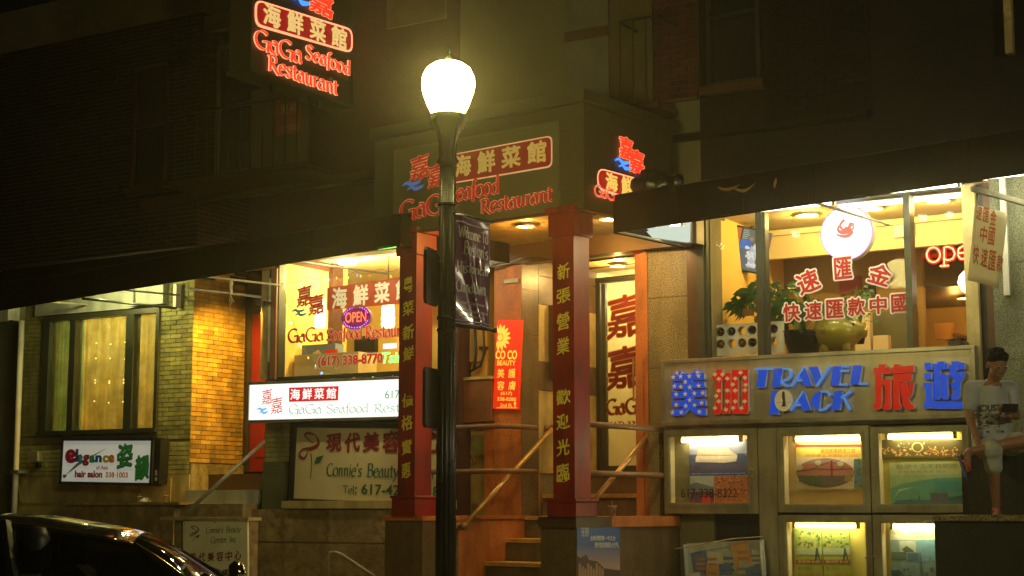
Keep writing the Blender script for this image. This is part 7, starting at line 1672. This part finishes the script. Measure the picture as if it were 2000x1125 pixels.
body = [
 (mp(1945, 868, -.02), (.16, .12, .10), E0), (mp(1945, 850, 0), mp(1938, 790, .04), .125, .135), (mp(1938, 790, .04), mp(1936, 765, .06), .135, .12), (shL, shR, .050, .050),
 (mp(1936, 760, .07), head, .055, .052),
 (shL, elL, .052, .04), (elL, wrL, .040, .026), (shR, elR, .052, .04), (elR, wrR, .040, .027),
 (hipL, knL, .092, .062), (knL, anL, .058, .036), (hipR, knR, .092, .062), (knR, anR, .058, .036),
 (anL + V3((0, .02, -.05)), toeL + V3((0, 0, -.02)), .036, .026), (anL, anL + V3((0, .03, -.06)), .036, .034),
 (anR, anR + V3((-.03, -.03, -.03)), .036, .036), (anR + V3((-.02, -.02, -.02)), mp(1891, 912, .50), .036, .026),
]
hq = Euler((R(24), 0, R(10)))
def hp(x, y, z): return head + hq.to_matrix() @ V3((x, y, z))
body += [(hp(0, .0, .035), (.076, .094, .100), hq), (hp(0, -.035, -.035), (.056, .062, .068), hq), (hp(0, -.055, -.085), (.034, .03, .026), hq),
 (hp(0, -.094, .02), hp(0, -.118, -.018), .011, .014), (hp(0, -.105, -.022), (.019, .012, .010), hq), (hp(-.03, -.085, .035), hp(.03, -.085, .035), .012, .012),
 (hp(-.04, -.075, -.005), (.022, .02, .02), hq), (hp(.04, -.075, -.005), (.022, .02, .02), hq), (hp(0, -.092, -.058), (.024, .012, .007), hq), (hp(0, -.090, -.071), (.02, .011, .007), hq),
 (hp(-.078, .01, .0), (.008, .02, .033), hq), (hp(.078, .01, .0), (.008, .02, .033), hq)]
def hand(wr, dirv, palm_n, side, curl, sc_=1.0):
    """Palm, four unequal bent fingers and a thumb leaving the palm's side."""
    d = V3(dirv).normalized(); n = V3(palm_n).normalized(); s_ = d.cross(n).normalized() * side; out = []
    pc = wr + d * .045 * sc_
    for k in (-1, -.33, .33, 1): out.append((wr + s_ * .014 * k, wr + d * .085 * sc_ + s_ * .030 * k, .014, .011))
    for k, L in ((-1, .058), (-.33, .072), (.33, .078), (1, .068)):
        p0 = wr + d * .085 * sc_ + s_ * .030 * k; a1, a2, a3 = curl
        p = p0
        for f_, an in ((.42, a1), (.32, a1 + a2), (.26, a1 + a2 + a3)):
            q_ = p + (d * math.cos(an) + n * math.sin(an)) * L * f_ * sc_ * 1.15; out.append((p, q_, .0092, .0080)); p = q_
    t0 = wr + d * .03 * sc_ + s_ * .030; t1 = t0 + (d * .7 + s_ * .6 + n * .4).normalized() * .038; t2 = t1 + (d * .8 + s_ * -.1 + n * .6).normalized() * .03
    out += [(t0, t1, .013, .011), (t1, t2, .011, .009)]
    return out
body += hand(wrL, mp(1922, 893, .40) - wrL, (0.2, .6, -.8), -1, (.35, .4, .3))
body += hand(wrR, V3((-.35, -.25, .30)), (-.3, .9, .2), 1, (.7, .8, .5))
# toes
for k in range(5):
    body.append((toeL + V3(((k - 2) * .017, 0, -.022)), toeL + V3(((k - 2) * .019, -.03 - .006 * (k < 2), -.026)), .0125 if k == 0 else .0095, .010 if k == 0 else .008))
    t0 = mp(1890, 914, .50); body.append((t0 + V3(((k - 2) * .008, (k - 2) * .015, 0)), t0 + V3(((k - 2) * .008 - .006, (k - 2) * .016, -.03)), .0125 if k == 0 else .0095, .008))
bo = fuse(body, 'body', skin, man, .0065, 3)
hair = [(hp(0, .012, .065), (.084, .100, .082), hq), (hp(0, .04, .03), (.083, .078, .09), hq), (hp(0, -.045, .115), (.06, .045, .03), hq), (hp(-.05, -.03, .09), (.03, .04, .04), hq), (hp(.05, -.03, .09), (.03, .04, .04), hq)]
for i in range(26): a = random.uniform(0, 6.28); b = random.uniform(.3, 1.4); hair.append((hp(.078 * math.cos(a) * math.cos(b), .02 + .09 * math.sin(a) * math.cos(b), .07 + .078 * math.sin(b)), (.02, .02, .016), hq))
fuse(hair, 'hair', mat('black_hair', (.006, .005, .004), .8, var=.4, vs=30, bump=.8, bs=60, spec=.1), man, .008, 3)
for s_ in (-1, 1):
    m = MB(); m.tube([(hp(s_ * .032 + .024 * math.cos(6.283 * i / 14), -.112, .016 + .017 * math.sin(6.283 * i / 14))[0], -hp(s_ * .032 + .024 * math.cos(6.283 * i / 14), -.112, .016 + .017 * math.sin(6.283 * i / 14))[1], hp(s_ * .032 + .024 * math.cos(6.283 * i / 14), -.112, .016 + .017 * math.sin(6.283 * i / 14))[2]) for i in range(15)], .0022, 6)
    a_, b_ = hp(s_ * .056, -.11, .02), hp(s_ * .08, .0, .02); m.tube([(a_[0], -a_[1], a_[2]), (b_[0], -b_[1], b_[2])], .002, 5)
    m.build('glasses_rim', M_['alu'], man, Mf)
    MB().lathe([(0, -.004), (.008, 0), (0, .004)], (hp(s_ * .032, -.094, .016)[0], -hp(s_ * .032, -.094, .016)[1], hp(s_ * .032, -.094, .016)[2]), 10, 'w').build('eye', M_['black'], man, Mf)
# shirt, shorts
def slv(a, b, t_): return a + (b - a) * t_
sh = [(mp(1945, 868, -.01), (.165, .13, .07), E0), (mp(1944, 862, 0), mp(1938, 790, .045), .150, .152), (mp(1938, 790, .045), mp(1936, 768, .06), .152, .125), (shL + V3((.01, 0, 0)), shR - V3((.01, 0, 0)), .071, .071), (shL, slv(shL, elL, .62), .070, .064), (shR, slv(shR, elR, .62), .070, .064), (slv(shL, shR, .35), mp(1936, 752, .08), .06, .062), (slv(shL, shR, .65), mp(1936, 752, .08), .06, .062), (mp(1925, 850, .04), mp(1955, 862, .04), .12, .12)]
for i in range(16): y_ = random.uniform(775, 862); sh.append((mp(random.uniform(1918, 1935), y_, .15), mp(random.uniform(1938, 1962), y_ + random.uniform(-14, 14), .15), .014, .006))
so = fuse(sh, 'shirt', shirt, man, .009, 4)
# open the v-neck: skin-coloured throat laid just over it
vn = MB().add([mp(1921, 752, .185), mp(1953, 752, .185), mp(1944, 768, .200), mp(1937, 780, .205), mp(1929, 768, .200)], [(0, 4, 3, 2, 1)])
shs = [(mp(1945, 874, -.02), (.18, .14, .075), E0), (hipL, slv(hipL, knL, .98), .112, .090), (hipR, slv(hipR, knR, .75), .112, .095), (slv(hipL, knL, .9), slv(knL, anL, .30), .092, .078)]
for i in range(10): a_ = random.uniform(0, 1); shs.append((slv(hipL, knL, a_) + V3((random.uniform(-.06, .06), 0, .08)), slv(hipL, knL, min(1, a_ + .3)) + V3((random.uniform(-.06, .06), -.02, .07)), .012, .006))
fuse(shs, 'shorts', shorts, man, .009, 4)
m = MB(); chest = mp(1938, 800, .20)
pm_ = mat('shirt_print', (.05, .055, .05), .8, var=.2)
m = MB(); base = 0
write(m, 'INDUSTRY', Mf.X(1908, 794, .19), Mf.X(1968, 794, .19), Mf.Z(1940, 803, .19), Mf.Z(1940, 790, .19), .0, bold=.03)
for i in range(40):
    a_, b_ = random.uniform(1905, 1958), random.uniform(808, 845); x, z = Mf.X(a_, b_, .19), Mf.Z(a_, b_, .19); d_ = random.uniform(.01, .03)
    m.flat([(x, z), (x + d_, z), (x + d_ * .7, z + d_ * .6), (x + d_ * .1, z + d_ * .5)], 0)
po = m.build('shirt_lettering', pm_, man, Mf)
# lay the print onto the shirt
bpy.context.view_layer.update()
bv = __import__('mathutils').bvhtree.BVHTree.FromObject(so, bpy.context.evaluated_depsgraph_get())
mwp, mws = MW[po.name], MW[so.name]; inv = mws.inverted(); ip = mwp.inverted()
for v in po.data.vertices:
    p = inv @ (mwp @ v.co); hit = bv.ray_cast(V3((p.x, p.y - .8, p.z)), V3((0, 1, 0)))
    if hit[0] is not None: q_ = hit[0] + V3((0, -.004, 0)); v.co = ip @ (mws @ q_)
# throat
m = MB(); vsn = [V3((0, 0, 0))] * 0
pts_ = [(1920, 753), (1925, 760), (1930, 768), (1936, 777), (1941, 770), (1946, 762), (1951, 754), (1940, 748), (1930, 748)]
vo = None
for v in []:
    p = inv @ (MW[vo.name] @ v.co); hit = bv.ray_cast(V3((p.x, p.y - .8, p.z)), V3((0, 1, 0)))
    if hit[0] is not None: v.co = MW[vo.name].inverted() @ (mws @ (hit[0] + V3((0, -.004, 0))))
# phone
ph = thing('smartphone', 'dark smartphone held in the hand of the seated man', 'phone', Mf, 0, 0, 0)
pc_ = mp(1972, 797, .40)
Pf = Fr(Mf.P(pc_.x, -pc_.y, pc_.z), (Mf.U * .9 + Mf.N * -.3), (Mf.U * .25 + Mf.N * .75 + V3((0, 0, -.4))))
MB().box(-.075, .075, -.006, .006, -.04, .04, .006).build('phone_case', M_['black'], ph, Pf); MB().rect(-.07, .07, -.036, .036, .0065).build('phone_back', mat('phone_back', (.02, .015, .015), .3), ph, Pf)
# flip-flops
fr_ = mat('flipflop_red', (.6, .04, .03), .5, var=.1); fb = mat('flipflop_blue', (.06, .08, .25), .6, var=.1)
def flip(lab, heel, toe, up):
    d = (toe - heel); L = d.length; d.normalize(); n = V3(up).normalized(); s_ = d.cross(n).normalized()
    t = thing('flip_flop', lab, 'sandal', Mf, heel.x, -heel.y, heel.z, 'flip-flops of the seated man')
    out = [(u, wv_) for u, wv_ in ((0, .0), (.03, .028), (.12, .032), (.2, .042), (.25, .03), (.265, 0), (.25, -.03), (.2, -.042), (.12, -.032), (.03, -.028))]
    k = len(out); v = [heel + d * u + s_ * q_ for u, q_ in out] + [heel + d * u + s_ * q_ - n * .018 for u, q_ in out]
    m = MB(); m.add(v, [list(range(k)), list(range(2 * k - 1, k - 1, -1))] + [(i, i + k, (i + 1) % k + k, (i + 1) % k) for i in range(k)]); m.build('sole', fb, t, Mf, fix=True)
    a = heel + d * .19; m = MB()
    for q_ in (-1, 1):
        pts = [a, heel + d * .16 + s_ * .022 * q_ + n * .055, heel + d * .09 + s_ * .036 * q_ + n * .01]; m.tube([(p.x, -p.y, p.z) for p in pts], .007, 6)
    m.build('strap', fr_, t, Mf, smooth=True)
flip('flip-flop on the foot resting on the granite ledge', anL + V3((0, .08, -.075)), toeL + V3((0, -.03, -.045)), (0, 0, 1))
flip('flip-flop dangling from the crossed foot of the man', anR + V3((-.08, .01, -.02)), mp(1884, 918, .50), (1, -.4, .3))

# ------------------------------------------------------------------ parked car
cy0 = -9.35                                # near side
ca = YAW + R(5)
cN = V3((math.sin(ca), -math.cos(ca), 0)); c0 = at_depth(258, 1032, 9.3); c0.z = 0
Cf = Fr(c0 + V3((math.cos(ca), math.sin(ca), 0)) * .38 - cN * -.35 , (math.cos(ca), math.sin(ca), 0), cN)      # x forwards, w towards the camera
car = thing('parked_car', 'dark glossy car parked at the kerb, only its roof and screens showing', 'car', Cf, -1.8, -.9, 0)
cp = mat('car_paint', (.07, .06, .03), .16, metal=.5, var=.05, coat=1); cg = glass('car_glass', (.30, .33, .28), .10, .02)
chrome = mat('chrome_trim', (.7, .65, .4), .12, metal=1, var=0)
def loft(secs, name, m, smooth=True):
    k = len(secs[0]); mm = MB(); mm.add([p for s_ in secs for p in s_], [(i * k + j, i * k + j + 1, (i + 1) * k + j + 1, (i + 1) * k + j) for i in range(len(secs) - 1) for j in range(k - 1)]); o = mm.build(name, m, car, Cf, smooth=smooth, fix=True); return o
# lower body sections along x: half widths and heights
bodyp = [(-4.25, .50, .62, .25), (-4.15, .86, .80, .22), (-3.6, .90, .98, .2), (-2.6, .91, 1.0, .2), (-1.2, .91, .98, .2), (-.1, .91, .97, .2), (.55, .88, .90, .2), (1.0, .82, .78, .2), (1.15, .6, .6, .28)]
secs = []
for x, hw, hz_, lo in bodyp:
    P8 = []
    for q_, zz_ in ((-1, lo), (-1.0, (lo + hz_) * .5), (-.99, hz_ - .08), (-.93, hz_ - .01), (-.5, hz_ + .02), (0, hz_ + .03), (.5, hz_ + .02), (.93, hz_ - .01), (.99, hz_ - .08), (1.0, (lo + hz_) * .5), (1, lo)): P8.append((x, .9 - q_ * -hw if False else .9 + q_ * hw, zz_))
    secs.append(P8)
loft(secs, 'body', cp)
# roof: crowned panel; screens and side glass as panels below it
roof = [(-3.25, 1.30, .50), (-2.9, 1.40, .56), (-2.2, 1.46, .60), (-1.5, 1.475, .61), (-.95, 1.45, .60), (-.55, 1.385, .57), (-.38, 1.345, .55)]
secs = [[(x, .9 + q_ * hw, z - (abs(q_) ** 2.6) * .065) for q_ in (-1, -.9, -.7, -.35, 0, .35, .7, .9, 1)] for x, z, hw in roof]
o = loft(secs, 'roof', cp); q_ = o.modifiers.new('t', 'SOLIDIFY'); q_.thickness = .02
ws_t, ws_b = [(-.38, .9 + q_ * .54, 1.335 - abs(q_) ** 2.6 * .065) for q_ in (-1, -.6, -.2, .2, .6, 1)], [(.24 - .12 * q_ * q_, .9 + q_ * .76, .96) for q_ in (-1, -.6, -.2, .2, .6, 1)]
def mid(a, b, t_, bulge): return [tuple(p[i] * (1 - t_) + q[i] * t_ + (bulge if i == 2 else 0) for i in range(3)) for p, q in zip(a, b)]
ws = loft([ws_t, mid(ws_t, ws_b, .33, .03), mid(ws_t, ws_b, .66, .03), ws_b], 'windscreen', cg)
rs_t, rs_b = [(-3.25, .9 + q_ * .5, 1.29 - abs(q_) ** 2.6 * .06) for q_ in (-1, -.6, -.2, .2, .6, 1)], [(-3.95, .9 + q_ * .72, 1.0) for q_ in (-1, -.6, -.2, .2, .6, 1)]
loft([rs_t, rs_b], 'rear_screen', cg)
for sd in (-1, 1):
    Yr = lambda hw: .9 + sd * hw
    top = [(x, Yr(hw), z - .07) for x, z, hw in roof]; bot = [(-3.55, Yr(.84), 1.0), (-3.2, Yr(.87), 1.0), (-2.3, Yr(.88), 1.0), (-1.5, Yr(.88), .99), (-.8, Yr(.88), .98), (-.1, Yr(.87), .97), (.25, Yr(.82), .97)]
    loft([top, mid(top, bot, .5, .0), bot], 'side_glass', cg)
    for a_, b_, nm in (((-3.2, 1.25, .52), (-3.55, 1.0, .84), 'rear_pillar'), ((-2.2, 1.38, .605), (-2.3, 1.0, .885), 'door_pillar'), ((-1.10, 1.40, .61), (-.96, .98, .885), 'door_pillar')):
        MB().tube([(a_[0], -Yr(a_[2]), a_[1]), ((a_[0] + b_[0]) / 2 , -Yr((a_[2] + b_[2]) / 2 + .02), (a_[1] + b_[1]) / 2), (b_[0], -Yr(b_[2]), b_[1])], .045, 8).build(nm, M_['black_gloss'], car, Cf)
    A_ = [(-.36, Yr(.555), 1.275), (-.24, Yr(.61), 1.20), (-.09, Yr(.69), 1.10), (.08, Yr(.76), .98), (.12, Yr(.78), .95)]
    MB().tube([(p[0], -p[1], p[2]) for p in A_], [.018, .026, .030, .034, .034], 10).build('screen_pillar', cp, car, Cf, smooth=True)
    MB().tube([(p[0], -(p[1] - .0) + .0, p[2] - .035) for p in [(x, Yr(hw + .012), z - .03) for x, z, hw in roof] + [(-.28, Yr(.61), 1.225), (-.12, Yr(.69), 1.13), (.04, Yr(.765), 1.0)]], .009, 8).build('window_trim', chrome, car, Cf, smooth=True)
    mc = (.10, -(Yr(.99)), 1.05)
    MB().lathe([(0, -.05), (.06, -.045), (.09, -.01), (.07, .05), (0, .07)], mc, 14, 'x').build('wing_mirror', chrome, car, Cf, smooth=True)
    for wx in (-3.4, .25):
        wy = -(Yr(.80)); w_ = MB().lathe([(.30, -.10), (.33, -.08), (.335, 0), (.33, .08), (.30, .10)], (wx, wy, .335), 28, 'w').build('wheel', M_['black'], car, Cf, smooth=True)
        MB().lathe([(.0, -.105), (.20, -.1), (.22, -.06), (.22, .06), (.20, .1), (0, .105)], (wx, wy, .335), 20, 'w').build('rim', M_['alu'], w_, Cf)
for q_ in (.3, 1.5):
    MB().box(-.1, .3, -1.6, -.2, .93, .965).build('dashboard', M_['black'], car, Cf) if q_ == .3 else None
    MB().tube([(-.12 + .03 * math.cos(6.283 * i / 16) , -.45 + .19 * math.sin(6.283 * i / 16) , 1.0 + .15 * math.cos(6.283 * i / 16)) for i in range(17)], .014, 6).build('steering_wheel', M_['black'], car, Cf) if q_ == .3 else None
    MB().box(-1.0, -.8, -q_ - .22, -q_ + .22, .55, 1.12, .05).build('seat_back', mat('car_seat', (.06, .05, .04), .8), car, Cf)
    MB().lathe([(.03, 0), (.09, .05), (.1, .2), (.06, .26), (0, .27)], (-.92, -q_, 1.12), 12).build('headrest', M_['black'], car, Cf, smooth=True)
    MB().box(1.12, 1.16, -q_ - .12, -q_ + .12, .52, .66, .02).build('headlight', M_['alu'], car, Cf)

# ------------------------------------------------------------------ air
hz0 = (-30, 14)
hb_ = MB().add([(-30, -17.5, -1.3), (14, -17.5, -1.3), (14, 6, -1.3), (-30, 6, -1.3), (-30, -17.5, 9.6), (14, -17.5, 9.6), (14, 6, 9.6), (-30, 6, 9.6)], [(0, 3, 2, 1), (4, 5, 6, 7), (0, 1, 5, 4), (1, 2, 6, 5), (2, 3, 7, 6), (3, 0, 4, 7)])
hm = bpy.data.materials.new('night_haze'); hm.use_nodes = True; n = hm.node_tree.nodes; n.remove(n['Principled BSDF'])
pv = n.new('ShaderNodeVolumePrincipled'); pv.inputs['Density'].default_value = .0023; pv.inputs['Color'].default_value = (.94, .90, .62, 1); pv.inputs['Anisotropy'].default_value = .87
hm.node_tree.links.new(pv.outputs[0], n['Material Output'].inputs['Volume'])
hb_.build('haze', hm, kind='stuff')
